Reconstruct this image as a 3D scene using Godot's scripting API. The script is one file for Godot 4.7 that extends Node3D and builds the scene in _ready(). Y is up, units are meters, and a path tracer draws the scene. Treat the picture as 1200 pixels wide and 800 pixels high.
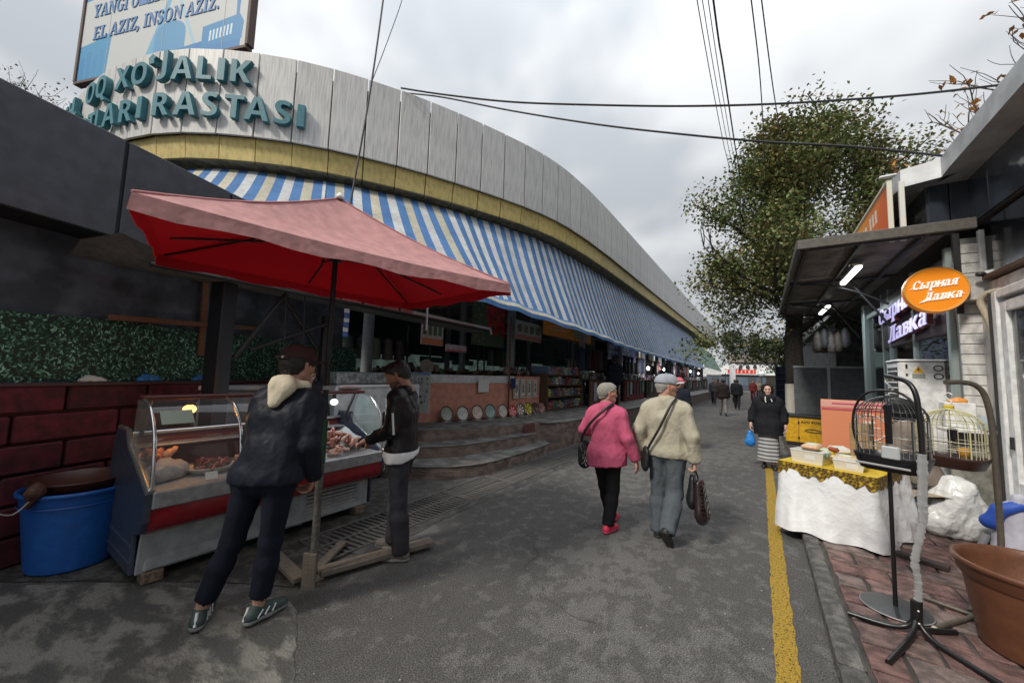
extends Node3D
# A market street under an overcast sky: striped market hall and meat counter on the left, cheese shop on the right.

# ---------------------------------------------------------------- mesh builder
class MB:
	var v := PackedVector3Array()
	var n := PackedVector3Array()
	var c := PackedColorArray()
	var t := PackedVector2Array()
	var ix := PackedInt32Array()
	var col := Color.WHITE
	var xf := Transform3D()

	func vert(p: Vector3, nn: Vector3, uv := Vector2.ZERO) -> void:
		v.append(xf * p)
		n.append((xf.basis * nn).normalized())
		c.append(col)
		t.append(uv)

	func tri(a: Vector3, b: Vector3, d: Vector3) -> void:  # counter-clockwise seen from outside
		var nn := (b - a).cross(d - a)
		if nn.length_squared() < 1e-16:
			return
		nn = nn.normalized()
		var k := v.size()
		vert(a, nn); vert(b, nn); vert(d, nn)
		ix.append_array([k, k + 2, k + 1])

	func quad(a: Vector3, b: Vector3, d: Vector3, e: Vector3, uv := false) -> void:
		var nn := (b - a).cross(e - a)
		if nn.length_squared() < 1e-16:
			nn = (d - b).cross(e - b)
		if nn.length_squared() < 1e-18:
			return
		nn = nn.normalized()
		var k := v.size()
		if uv:
			vert(a, nn, Vector2(0, 1)); vert(b, nn, Vector2(1, 1)); vert(d, nn, Vector2(1, 0)); vert(e, nn, Vector2(0, 0))
		else:
			vert(a, nn); vert(b, nn); vert(d, nn); vert(e, nn)
		ix.append_array([k, k + 2, k + 1, k, k + 3, k + 2])

	func box(p: Vector3, s: Vector3, bev := 0.0, b := Basis()) -> MB:
		var h := s * 0.5
		var m := minf(bev, minf(h.x, minf(h.y, h.z)) * 0.9)
		var i := h - Vector3(m, m, m)
		var old := xf
		xf = xf * Transform3D(b, p)
		for ax in 3:
			var u := (ax + 1) % 3
			var w := (ax + 2) % 3
			for sg in [-1.0, 1.0]:
				var q: Array[Vector3] = []
				for st in [[-1, -1], [1, -1], [1, 1], [-1, 1]]:
					var p3 := Vector3.ZERO
					p3[ax] = h[ax] * sg
					p3[u] = i[u] * st[0]
					p3[w] = i[w] * st[1]
					q.append(p3)
				if sg > 0:
					quad(q[0], q[1], q[2], q[3])
				else:
					quad(q[3], q[2], q[1], q[0])
			if m > 0.0:
				for sg in [-1.0, 1.0]:
					for tg in [-1.0, 1.0]:  # edges that run along ax
						var a := Vector3.ZERO
						var d := Vector3.ZERO
						a[u] = h[u] * sg; a[w] = i[w] * tg
						d[u] = i[u] * sg; d[w] = h[w] * tg
						var a0 := a; var a1 := a; var d0 := d; var d1 := d
						a0[ax] = -i[ax]; a1[ax] = i[ax]; d0[ax] = -i[ax]; d1[ax] = i[ax]
						if sg * tg > 0:
							quad(a0, d0, d1, a1)
						else:
							quad(a1, d1, d0, a0)
		if m > 0.0:
			for sx in [-1.0, 1.0]:
				for sy in [-1.0, 1.0]:
					for sz in [-1.0, 1.0]:
						var a := Vector3(h.x * sx, i.y * sy, i.z * sz)
						var d := Vector3(i.x * sx, h.y * sy, i.z * sz)
						var e := Vector3(i.x * sx, i.y * sy, h.z * sz)
						if sx * sy * sz > 0:
							tri(a, d, e)
						else:
							tri(a, e, d)
		xf = old
		return self

	func patch(rows: Array, closed := false, cols: Array = []) -> MB:  # rows of points, smooth; outside is where across x along points
		var nr := rows.size()
		var nc: int = rows[0].size()
		var m := nc + 1 if closed else nc
		var nr0 := v.size()
		var un: PackedVector2Array
		un.resize(0)
		for i in nr:
			for j in m:
				var jj := j % nc
				var jm := (jj - 1 + nc) % nc if closed else maxi(jj - 1, 0)
				var jp := (jj + 1) % nc if closed else mini(jj + 1, nc - 1)
				var du: Vector3 = rows[i][jp] - rows[i][jm]
				var dv: Vector3 = rows[mini(i + 1, nr - 1)][jj] - rows[maxi(i - 1, 0)][jj]
				if du.length_squared() < 1e-14:
					var i2 := 1 if i == 0 else nr - 2
					du = rows[i2][jp] - rows[i2][jm]
				var nn := du.cross(dv)
				if nn.length_squared() < 1e-18:
					nn = Vector3.UP if i > 0 else Vector3.DOWN
				if cols.size():
					col = cols[i] if cols[i] is Color else cols[i][jj]
				vert(rows[i][jj], nn.normalized(), Vector2(float(j) / maxi(m - 1, 1), float(i) / maxi(nr - 1, 1)))
		for i in nr - 1:
			for j in m - 1:
				var k := nr0 + i * m + j
				ix.append_array([k, k + m + 1, k + 1, k, k + m, k + m + 1])
		return self

	func tube(path: Array, r, sides := 8, caps := true) -> MB:
		var np := path.size()
		var tg := PackedVector3Array()
		for i in np:
			tg.append((path[mini(i + 1, np - 1)] - path[maxi(i - 1, 0)]).normalized())
		var up := Vector3.UP if absf(tg[0].y) < 0.9 else Vector3.RIGHT
		var nn := tg[0].cross(up).normalized()
		var rows := []
		for i in np:
			nn = (nn - tg[i] * nn.dot(tg[i])).normalized()
			var bb := tg[i].cross(nn)
			var rr: float = r[i] if r is Array or r is PackedFloat32Array else r
			var ring := PackedVector3Array()
			for k in sides:
				var a := TAU * k / sides
				ring.append(path[i] + nn * (cos(a) * rr) + bb * (sin(a) * rr))
			rows.append(ring)
		if caps:
			for e in [0, np - 1]:
				var ring: PackedVector3Array = rows[e]
				for k in sides:
					if e == 0:
						tri(path[0], ring[(k + 1) % sides], ring[k])
					else:
						tri(path[e], ring[k], ring[(k + 1) % sides])
		return patch(rows, true)

	func lathe(prof: Array, p := Vector3.ZERO, segs := 24, b := Basis()) -> MB:  # [radius, height] from below upwards
		var old := xf
		xf = xf * Transform3D(b, p)
		var rows := []
		for q in prof:
			var ring := PackedVector3Array()
			for k in segs:
				var a := TAU * k / segs
				ring.append(Vector3(cos(a) * q[0], q[1], -sin(a) * q[0]))
			rows.append(ring)
		patch(rows, true)
		xf = old
		return self

	func prism(poly: PackedVector2Array, depth: float, at := Transform3D()) -> MB:  # outline in x, y; from z 0 to depth
		var old := xf
		xf = xf * at
		if Geometry2D.is_polygon_clockwise(poly):
			poly = poly.duplicate()
			poly.reverse()
		var tr := Geometry2D.triangulate_polygon(poly)
		for i in range(0, tr.size(), 3):
			var a := poly[tr[i]]; var b := poly[tr[i + 1]]; var d := poly[tr[i + 2]]
			if (b - a).cross(d - a) < 0:
				var s := b; b = d; d = s
			tri(Vector3(a.x, a.y, depth), Vector3(b.x, b.y, depth), Vector3(d.x, d.y, depth))
			tri(Vector3(a.x, a.y, 0), Vector3(d.x, d.y, 0), Vector3(b.x, b.y, 0))
		for i in poly.size():
			var a := poly[i]; var b := poly[(i + 1) % poly.size()]
			quad(Vector3(a.x, a.y, 0), Vector3(b.x, b.y, 0), Vector3(b.x, b.y, depth), Vector3(a.x, a.y, depth))
		xf = old
		return self

	func slab(poly: PackedVector2Array, y0: float, y1: float) -> MB:  # outline in x, z; from y0 up to y1
		return prism(poly, y1 - y0, Transform3D(Basis(Vector3(1, 0, 0), Vector3(0, 0, 1), Vector3(0, -1, 0)), Vector3(0, y1, 0)).scaled_local(Vector3(1, 1, 1)))

	func sheet(poly: PackedVector2Array, y: float) -> MB:  # flat outline in x, z facing up
		var tr := Geometry2D.triangulate_polygon(poly)
		for i in range(0, tr.size(), 3):
			var a := poly[tr[i]]; var b := poly[tr[i + 1]]; var d := poly[tr[i + 2]]
			if (b - a).cross(d - a) > 0:
				var s := b; b = d; d = s
			tri(Vector3(a.x, y, a.y), Vector3(b.x, y, b.y), Vector3(d.x, y, d.y))
		return self

	func ball(p: Vector3, r: Vector3, segs := 12, b := Basis()) -> MB:
		var prof := []
		var old := xf
		xf = xf * Transform3D(b, p)
		var rows := []
		var nr := maxi(4, segs / 2)
		for i in nr + 1:
			var a := -PI / 2 + PI * i / nr
			var ring := PackedVector3Array()
			for k in segs:
				var e := TAU * k / segs
				ring.append(Vector3(cos(e) * cos(a) * r.x, sin(a) * r.y, -sin(e) * cos(a) * r.z))
			rows.append(ring)
		patch(rows, true)
		xf = old
		return self

	func mesh() -> ArrayMesh:
		var a := []
		a.resize(Mesh.ARRAY_MAX)
		a[Mesh.ARRAY_VERTEX] = v
		a[Mesh.ARRAY_NORMAL] = n
		a[Mesh.ARRAY_COLOR] = c
		a[Mesh.ARRAY_TEX_UV] = t
		a[Mesh.ARRAY_INDEX] = ix
		var m := ArrayMesh.new()
		m.add_surface_from_arrays(Mesh.PRIMITIVE_TRIANGLES, a)
		return m


# ---------------------------------------------------------------- distance field for bodies and clothes
class Field:
	var cell: float
	var o: Vector3
	var nx: int
	var ny: int
	var nz: int
	var d: PackedFloat32Array

	func _init(lo: Vector3, hi: Vector3, cl: float) -> void:
		cell = cl
		o = lo - Vector3.ONE * cl * 2
		var s := (hi - lo) / cl + Vector3.ONE * 5
		nx = int(s.x); ny = int(s.y); nz = int(s.z)
		d.resize(nx * ny * nz)
		d.fill(9.0)

	func bone(a: Vector3, b: Vector3, ra: float, rb: float, flat := 1.0, fdir := Vector3.FORWARD, k := 0.03, carve := false) -> void:
		var g := maxf(ra, rb) + k + cell * 2.0
		var lo := (a.min(b) - Vector3.ONE * g - o) / cell
		var hi := (a.max(b) + Vector3.ONE * g - o) / cell
		var x0 := maxi(0, int(lo.x)); var x1 := mini(nx - 1, int(hi.x) + 1)
		var y0 := maxi(0, int(lo.y)); var y1 := mini(ny - 1, int(hi.y) + 1)
		var z0 := maxi(0, int(lo.z)); var z1 := mini(nz - 1, int(hi.z) + 1)
		var ab := b - a
		var il := 1.0 / maxf(ab.length_squared(), 1e-8)
		var dr := rb - ra
		var ik := 1.0 / k
		var sq := flat * flat - 1.0
		var isf := flat != 1.0
		for z in range(z0, z1 + 1):
			for y in range(y0, y1 + 1):
				var i := (z * ny + y) * nx + x0
				var p := o + Vector3(x0, y, z) * cell - a
				for x in range(x0, x1 + 1):
					var u := clampf(p.dot(ab) * il, 0.0, 1.0)
					var q := p - ab * u
					var l := q.length_squared()
					if isf:
						var f := q.dot(fdir)
						l += f * f * sq
					var e := sqrt(l) - ra - dr * u
					var w := d[i]
					if carve:
						e = -e
						var h := k - absf(w - e)
						d[i] = maxf(w, e) + (h * h * ik * 0.25 if h > 0.0 else 0.0)
					else:
						var h := k - absf(w - e)
						d[i] = minf(w, e) - (h * h * ik * 0.25 if h > 0.0 else 0.0)
					p.x += cell
					i += 1

	func cut(q: Vector3, nn: Vector3) -> void:  # takes away what lies on the side nn points to
		for z in nz:
			for y in ny:
				var i := (z * ny + y) * nx
				var e := (o + Vector3(0, y, z) * cell - q).dot(nn)
				var st := nn.x * cell
				for x in nx:
					if e > d[i]:
						d[i] = e
					e += st
					i += 1

	func build(mb: MB, noise: FastNoiseLite = null, amp := 0.0, tint = null) -> void:
		var id := PackedInt32Array()
		id.resize(nx * ny * nz)
		id.fill(-1)
		var ps := PackedVector3Array()
		var ns := PackedVector3Array()
		var sx := 1; var sy := nx; var sz := nx * ny
		var lim := cell * 2.0
		var offs := PackedInt32Array([0, sx, sy, sx + sy, sz, sx + sz, sy + sz, sx + sy + sz])
		for z in nz - 1:
			for y in ny - 1:
				var i := (z * ny + y) * nx
				for x in nx - 1:
					var w := d[i]
					if w < lim and w > -lim:
						var c0 := w; var c1 := d[i + sx]; var c2 := d[i + sy]; var c3 := d[i + sx + sy]
						var c4 := d[i + sz]; var c5 := d[i + sx + sz]; var c6 := d[i + sy + sz]; var c7 := d[i + sx + sy + sz]
						var mn := minf(minf(minf(c0, c1), minf(c2, c3)), minf(minf(c4, c5), minf(c6, c7)))
						var mx := maxf(maxf(maxf(c0, c1), maxf(c2, c3)), maxf(maxf(c4, c5), maxf(c6, c7)))
						if mn < 0.0 and mx >= 0.0:
							var gr := Vector3(c1 + c3 + c5 + c7 - c0 - c2 - c4 - c6, c2 + c3 + c6 + c7 - c0 - c1 - c4 - c5, c4 + c5 + c6 + c7 - c0 - c1 - c2 - c3) * 0.25
							var avg := (c0 + c1 + c2 + c3 + c4 + c5 + c6 + c7) * 0.125
							var gl := gr.length_squared()
							var p := Vector3(0.5, 0.5, 0.5)
							if gl > 1e-12:
								var mv := gr * (avg / gl)
								p -= mv.clamp(Vector3(-0.5, -0.5, -0.5), Vector3(0.5, 0.5, 0.5))
							id[i] = ps.size()
							ps.append(o + (Vector3(x, y, z) + p) * cell)
							ns.append(gr.normalized())
					i += 1
		var tris := PackedInt32Array()
		for z in range(1, nz - 1):
			for y in range(1, ny - 1):
				var i := (z * ny + y) * nx + 1
				for x in range(1, nx - 1):
					var w := d[i]
					if w < lim and w > -lim:
						var s := w < 0.0
						if s != (d[i + sx] < 0.0):
							face(tris, id[i], id[i - sy], id[i - sy - sz], id[i - sz], s)
						if s != (d[i + sy] < 0.0):
							face(tris, id[i], id[i - sz], id[i - sx - sz], id[i - sx], s)
						if s != (d[i + sz] < 0.0):
							face(tris, id[i], id[i - sx], id[i - sx - sy], id[i - sy], s)
					i += 1
		if noise and amp > 0.0:
			for i in ps.size():
				ps[i] += ns[i] * (noise.get_noise_3dv(ps[i] * Vector3(1.25, 0.62, 1.25)) * amp * 0.42)
			var acc := PackedVector3Array()
			acc.resize(ps.size())
			for i in range(0, tris.size(), 3):
				var a := ps[tris[i]]
				var nn := (ps[tris[i + 2]] - a).cross(ps[tris[i + 1]] - a)
				acc[tris[i]] += nn; acc[tris[i + 1]] += nn; acc[tris[i + 2]] += nn
			for i in ps.size():
				if acc[i].length_squared() > 1e-20:
					ns[i] = acc[i].normalized()
		var k := mb.v.size()
		var has: bool = tint != null
		for i in ps.size():
			if has:
				mb.col = tint.call(ps[i])
			mb.vert(ps[i], ns[i])
		for i in tris.size():
			mb.ix.append(tris[i] + k)

	func face(tris: PackedInt32Array, a: int, b: int, c: int, e: int, s: bool) -> void:
		if a < 0 or b < 0 or c < 0 or e < 0:
			return
		if s:
			tris.append_array([a, c, b, a, e, c])
		else:
			tris.append_array([a, b, c, a, c, e])


# ---------------------------------------------------------------- naming
var taken := {}

func numbered(parent: Node, called: String) -> String:
	var key := str(parent.get_instance_id()) + called
	var k: int = taken.get(key, 0)
	taken[key] = k + 1
	return called if k == 0 else "%s_%03d" % [called, k]

func tag(o: Node, label := "", category := "", group := "", kind := "") -> Node:
	if label: o.set_meta("label", label)
	if category: o.set_meta("category", category)
	if group: o.set_meta("group", group)
	if kind: o.set_meta("kind", kind)
	return o

func part(called: String, shape, m: Material, parent: Node = self) -> MeshInstance3D:
	var o := MeshInstance3D.new()
	o.name = numbered(parent, called)
	o.mesh = shape.mesh() if shape is MB else shape
	if o.mesh is PrimitiveMesh or o.mesh is ArrayMesh:
		o.material_override = m
	parent.add_child(o, true)
	return o

func thing(called: String, label: String, category: String, at := Vector3.ZERO, turn := 0.0, group := "") -> Node3D:
	var o := Node3D.new()
	o.name = numbered(self, called)
	add_child(o, true)
	o.position = at
	o.rotation.y = turn
	tag(o, label, category, group)
	return o

func struct(called: String, shape, m: Material) -> MeshInstance3D:
	var o := part(called, shape, m)
	o.set_meta("kind", "structure")
	return o

func dup(src: Node3D, label: String, at: Vector3, turn := 0.0, group := "") -> Node3D:
	var r: Node3D = src.duplicate()
	var stem := String(src.name).rstrip("0123456789").trim_suffix("_")
	r.name = numbered(self, stem)
	add_child(r, true)
	r.position = at
	r.rotation.y = turn
	tag(r, label, "", group)
	return r

# ---------------------------------------------------------------- materials
var T := {}
var rng := RandomNumberGenerator.new()

func lin(r: float, g: float, b: float) -> Color:
	return Color(r, g, b).linear_to_srgb()

func ntex(freq: float, lo: Color, hi: Color, sd := 1, kind := FastNoiseLite.TYPE_SIMPLEX_SMOOTH, oct := 4, size := 512, mid = null, p0 := 0.25, p1 := 0.75, gain := 0.5) -> NoiseTexture2D:
	var f := FastNoiseLite.new()
	f.seed = sd
	f.noise_type = kind
	f.frequency = freq
	f.fractal_octaves = oct
	f.fractal_gain = gain
	f.fractal_type = FastNoiseLite.FRACTAL_FBM if oct > 1 else FastNoiseLite.FRACTAL_NONE
	var t := NoiseTexture2D.new()
	t.width = size
	t.height = size
	t.seamless = true
	t.noise = f
	var g := Gradient.new()
	if mid == null:
		g.offsets = PackedFloat32Array([p0, p1])
		g.colors = PackedColorArray([lo, hi])
	else:
		g.offsets = PackedFloat32Array([p0, (p0 + p1) / 2, p1])
		g.colors = PackedColorArray([lo, mid, hi])
	t.color_ramp = g
	return t

func grey(a: float) -> Color:
	return Color(a, a, a)

func textures() -> void:
	T.grime = ntex(0.012, grey(0.88), grey(1.0), 3)
	T.patchy = ntex(0.010, grey(0.70), grey(1.0), 5, FastNoiseLite.TYPE_SIMPLEX_SMOOTH, 7)
	T.speck = ntex(0.22, grey(0.5), grey(1.0), 7, FastNoiseLite.TYPE_SIMPLEX_SMOOTH, 2)
	T.bump = ntex(0.05, grey(0.0), grey(1.0), 9, FastNoiseLite.TYPE_SIMPLEX_SMOOTH, 4)
	T.fine = ntex(0.25, grey(0.0), grey(1.0), 11, FastNoiseLite.TYPE_SIMPLEX_SMOOTH, 3)
	var wr := ntex(0.010, grey(0.0), grey(1.0), 15, FastNoiseLite.TYPE_SIMPLEX_SMOOTH, 3, 512, null, 0.1, 0.95)
	(wr.noise as FastNoiseLite).fractal_type = FastNoiseLite.FRACTAL_RIDGED
	T.wrinkle = wr
	T.fold = ntex(0.01, grey(0.0), grey(1.0), 13, FastNoiseLite.TYPE_SIMPLEX_SMOOTH, 3)

# col is the linear base colour
func mk(col: Color, rough := 0.8, o := {}) -> StandardMaterial3D:
	var m := StandardMaterial3D.new()
	m.albedo_color = Color(col.r, col.g, col.b).linear_to_srgb()
	m.roughness = rough
	m.metallic = o.get("metal", 0.0)
	m.metallic_specular = o.get("spec", 0.5)
	if o.has("tex"):
		m.albedo_texture = o.tex
	m.uv1_triplanar = o.get("tri", true)
	m.uv1_world_triplanar = o.get("world", false)
	var s = o.get("s", 1.0)
	m.uv1_scale = s if s is Vector3 else Vector3(s, s, s)
	if o.has("bump"):
		m.heightmap_enabled = true
		m.heightmap_texture = o.bump
		m.heightmap_scale = o.get("bh", 0.3)
	if o.has("det"):
		m.detail_enabled = true
		m.detail_albedo = o.det
		m.detail_blend_mode = BaseMaterial3D.BLEND_MODE_MUL
		m.detail_uv_layer = BaseMaterial3D.DETAIL_UV_2
		m.uv2_triplanar = true
		m.uv2_world_triplanar = o.get("world", false)
		var ds = o.get("ds", 4.0)
		m.uv2_scale = ds if ds is Vector3 else Vector3(ds, ds, ds)
	if o.has("vc"):
		m.vertex_color_use_as_albedo = true
	if o.has("back"):
		m.backlight_enabled = true
		m.backlight = Color(o.back.r, o.back.g, o.back.b).linear_to_srgb()
	if o.has("emit"):
		m.emission_enabled = true
		m.emission = Color(o.emit.r, o.emit.g, o.emit.b).linear_to_srgb()
		m.emission_energy_multiplier = o.get("ee", 1.0)
	if o.has("coat"):
		m.clearcoat_enabled = true
		m.clearcoat = o.coat
		m.clearcoat_roughness = o.get("coatr", 0.2)
	if o.has("rim"):
		m.rim_enabled = true
		m.rim = o.rim
		m.rim_tint = 0.5
	m.cull_mode = BaseMaterial3D.CULL_DISABLED
	return m

func glass(a := 0.12, tint := Color(0.75, 0.8, 0.8)) -> StandardMaterial3D:
	var m := StandardMaterial3D.new()
	m.albedo_color = Color(tint.r, tint.g, tint.b, a)
	m.transparency = BaseMaterial3D.TRANSPARENCY_ALPHA
	m.roughness = 0.03
	m.cull_mode = BaseMaterial3D.CULL_DISABLED
	return m

func V(x: float, y: float, z: float) -> Vector3:
	return Vector3(x, y, z)

func spline(pts: Array, per := 6) -> Array:
	var out := []
	for i in pts.size() - 1:
		var a = pts[maxi(i - 1, 0)]; var b = pts[i]; var c = pts[i + 1]; var d = pts[mini(i + 2, pts.size() - 1)]
		for k in per:
			var t := float(k) / per
			out.append(0.5 * ((2.0 * b) + (c - a) * t + (2.0 * a - 5.0 * b + 4.0 * c - d) * t * t + (3.0 * b - a - 3.0 * c + d) * t * t * t))
	out.append(pts[pts.size() - 1])
	return out

func at_len(pts: Array, s: float) -> Array:  # [point, direction] at that length along a polyline
	for i in pts.size() - 1:
		var l: float = (pts[i + 1] - pts[i]).length()
		if s <= l or i == pts.size() - 2:
			var dir = (pts[i + 1] - pts[i]).normalized()
			return [pts[i] + dir * s, dir]
		s -= l
	return []

func total_len(pts: Array) -> float:
	var l := 0.0
	for i in pts.size() - 1:
		l += (pts[i + 1] - pts[i]).length()
	return l

func word(called: String, s: String, h: float, depth: float, width: float, at: Transform3D, m: Material, parent: Node) -> void:  # upright serif letters laid side by side in local x
	var x := 0.0
	var gl := []
	for ch in s:
		var plain: bool = ch in ["\u043d", "\u043a"]
		var tm := text_mesh(ch, h, depth, not plain)
		var ab := tm.get_aabb()
		var k := 1.18 if plain else 1.0
		gl.append([tm, x - ab.position.x * k, k])
		x += ab.size.x * k + h * 0.07
	for q in gl:
		var o := part(called, q[0], m, parent)
		o.transform = at * Transform3D(Basis(V(q[2] * width / x, 0, 0), Vector3.UP, Vector3.BACK), V(q[1] * width / x, 0, 0))

func text_mesh(s: String, h: float, depth: float, serif := false, bold := true) -> TextMesh:  # h is roughly the height of a capital
	var f := SystemFont.new()
	f.font_names = PackedStringArray(["Droid Serif" if serif else "Droid Sans"])
	f.font_weight = 700 if bold else 400
	var t := TextMesh.new()
	t.text = s
	t.font = f
	t.font_size = 64
	t.pixel_size = h / 46.0
	t.depth = depth
	t.curve_step = 2.0
	return t

# ---------------------------------------------------------------- the scene
var mats := {}
var cloth_noise := FastNoiseLite.new()
var hair_noise := FastNoiseLite.new()
const FAR_Z := -52.0

func _ready() -> void:
	var cam := Camera3D.new()
	cam.name = "camera"
	cam.keep_aspect = Camera3D.KEEP_HEIGHT
	cam.fov = 84.55
	cam.near = 0.05
	cam.far = 600.0
	cam.position = Vector3(0, 1.68, 0)
	cam.rotation_degrees = Vector3(4.8, 33.6, 1.8)
	add_child(cam)
	cam.current = true

	var we := WorldEnvironment.new()
	we.name = "environment"
	var e := Environment.new()
	e.background_mode = Environment.BG_SKY
	e.sky = Sky.new()
	var ps := PanoramaSkyMaterial.new()
	ps.panorama = sky_picture()
	e.sky.sky_material = ps
	e.tonemap_mode = Environment.TONE_MAPPER_LINEAR
	e.tonemap_exposure = 2.05
	e.sdfgi_enabled = true
	e.ssao_enabled = true
	e.ssil_enabled = true
	we.environment = e
	add_child(we)

	var sun := DirectionalLight3D.new()
	sun.name = "sun"
	sun.light_energy = 0.5
	sun.light_color = Color(1.0, 0.97, 0.92)
	sun.light_angular_distance = 10.0
	sun.shadow_enabled = true
	sun.rotation_degrees = Vector3(-44, -16, 0)
	add_child(sun)

	rng.seed = 20240
	textures()
	cloth_noise.frequency = 4.2
	cloth_noise.fractal_type = FastNoiseLite.FRACTAL_RIDGED
	cloth_noise.fractal_octaves = 2
	cloth_noise.domain_warp_enabled = true
	cloth_noise.domain_warp_amplitude = 0.06
	cloth_noise.domain_warp_frequency = 4.0
	cloth_noise.seed = 4
	hair_noise.frequency = 60.0
	hair_noise.seed = 8
	ground_and_road()
	kerb_and_pavement()
	platform_and_steps()
	market_hall()
	left_building()
	shop_row()
	far_end()
	trees()
	hall_goods()
	meat_stall()
	umbrella()
	table_stall()
	cages_and_pot()
	shop_front_things()
	wires()
	people()


func sky_picture() -> ImageTexture:
	var w := 512
	var h := 256
	var a := FastNoiseLite.new()
	a.seed = 31
	a.frequency = 1.3
	a.fractal_octaves = 5
	a.fractal_gain = 0.5
	var b := FastNoiseLite.new()
	b.seed = 77
	b.frequency = 3.4
	b.fractal_octaves = 4
	var im := Image.create(w, h, false, Image.FORMAT_RGBF)
	for y in h:
		var up := PI / 2 - PI * (y + 0.5) / h
		for x in w:
			var az := TAU * (x + 0.5) / w
			var dirv := Vector3(sin(az) * cos(up), sin(up), cos(az) * cos(up))
			var q := dirv / (maxf(dirv.y, 0.0) + 0.35)  # a flat layer of cloud overhead
			var k := a.get_noise_3dv(q) * 0.62 + b.get_noise_3dv(q * 1.1) * 0.3
			k = clampf(0.5 + k * 1.25, 0.0, 1.0)
			var c := Color(0.56, 0.60, 0.65).lerp(Color(0.86, 0.88, 0.90), smoothstep(0.2, 0.85, k))
			c = c.lerp(Color(0.74, 0.77, 0.80), clampf(1.0 - dirv.y * 3.0, 0.0, 0.7))
			var hy := maxf(dirv.y, 0.0)
			c *= 0.365 + 0.19 * hy + 0.60 * pow(hy, 4.0)
			c.a = 1.0
			if dirv.y < 0.0:
				c = Color(0.3, 0.3, 0.3)
			im.set_pixel(x, y, c)
	return ImageTexture.create_from_image(im)


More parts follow.
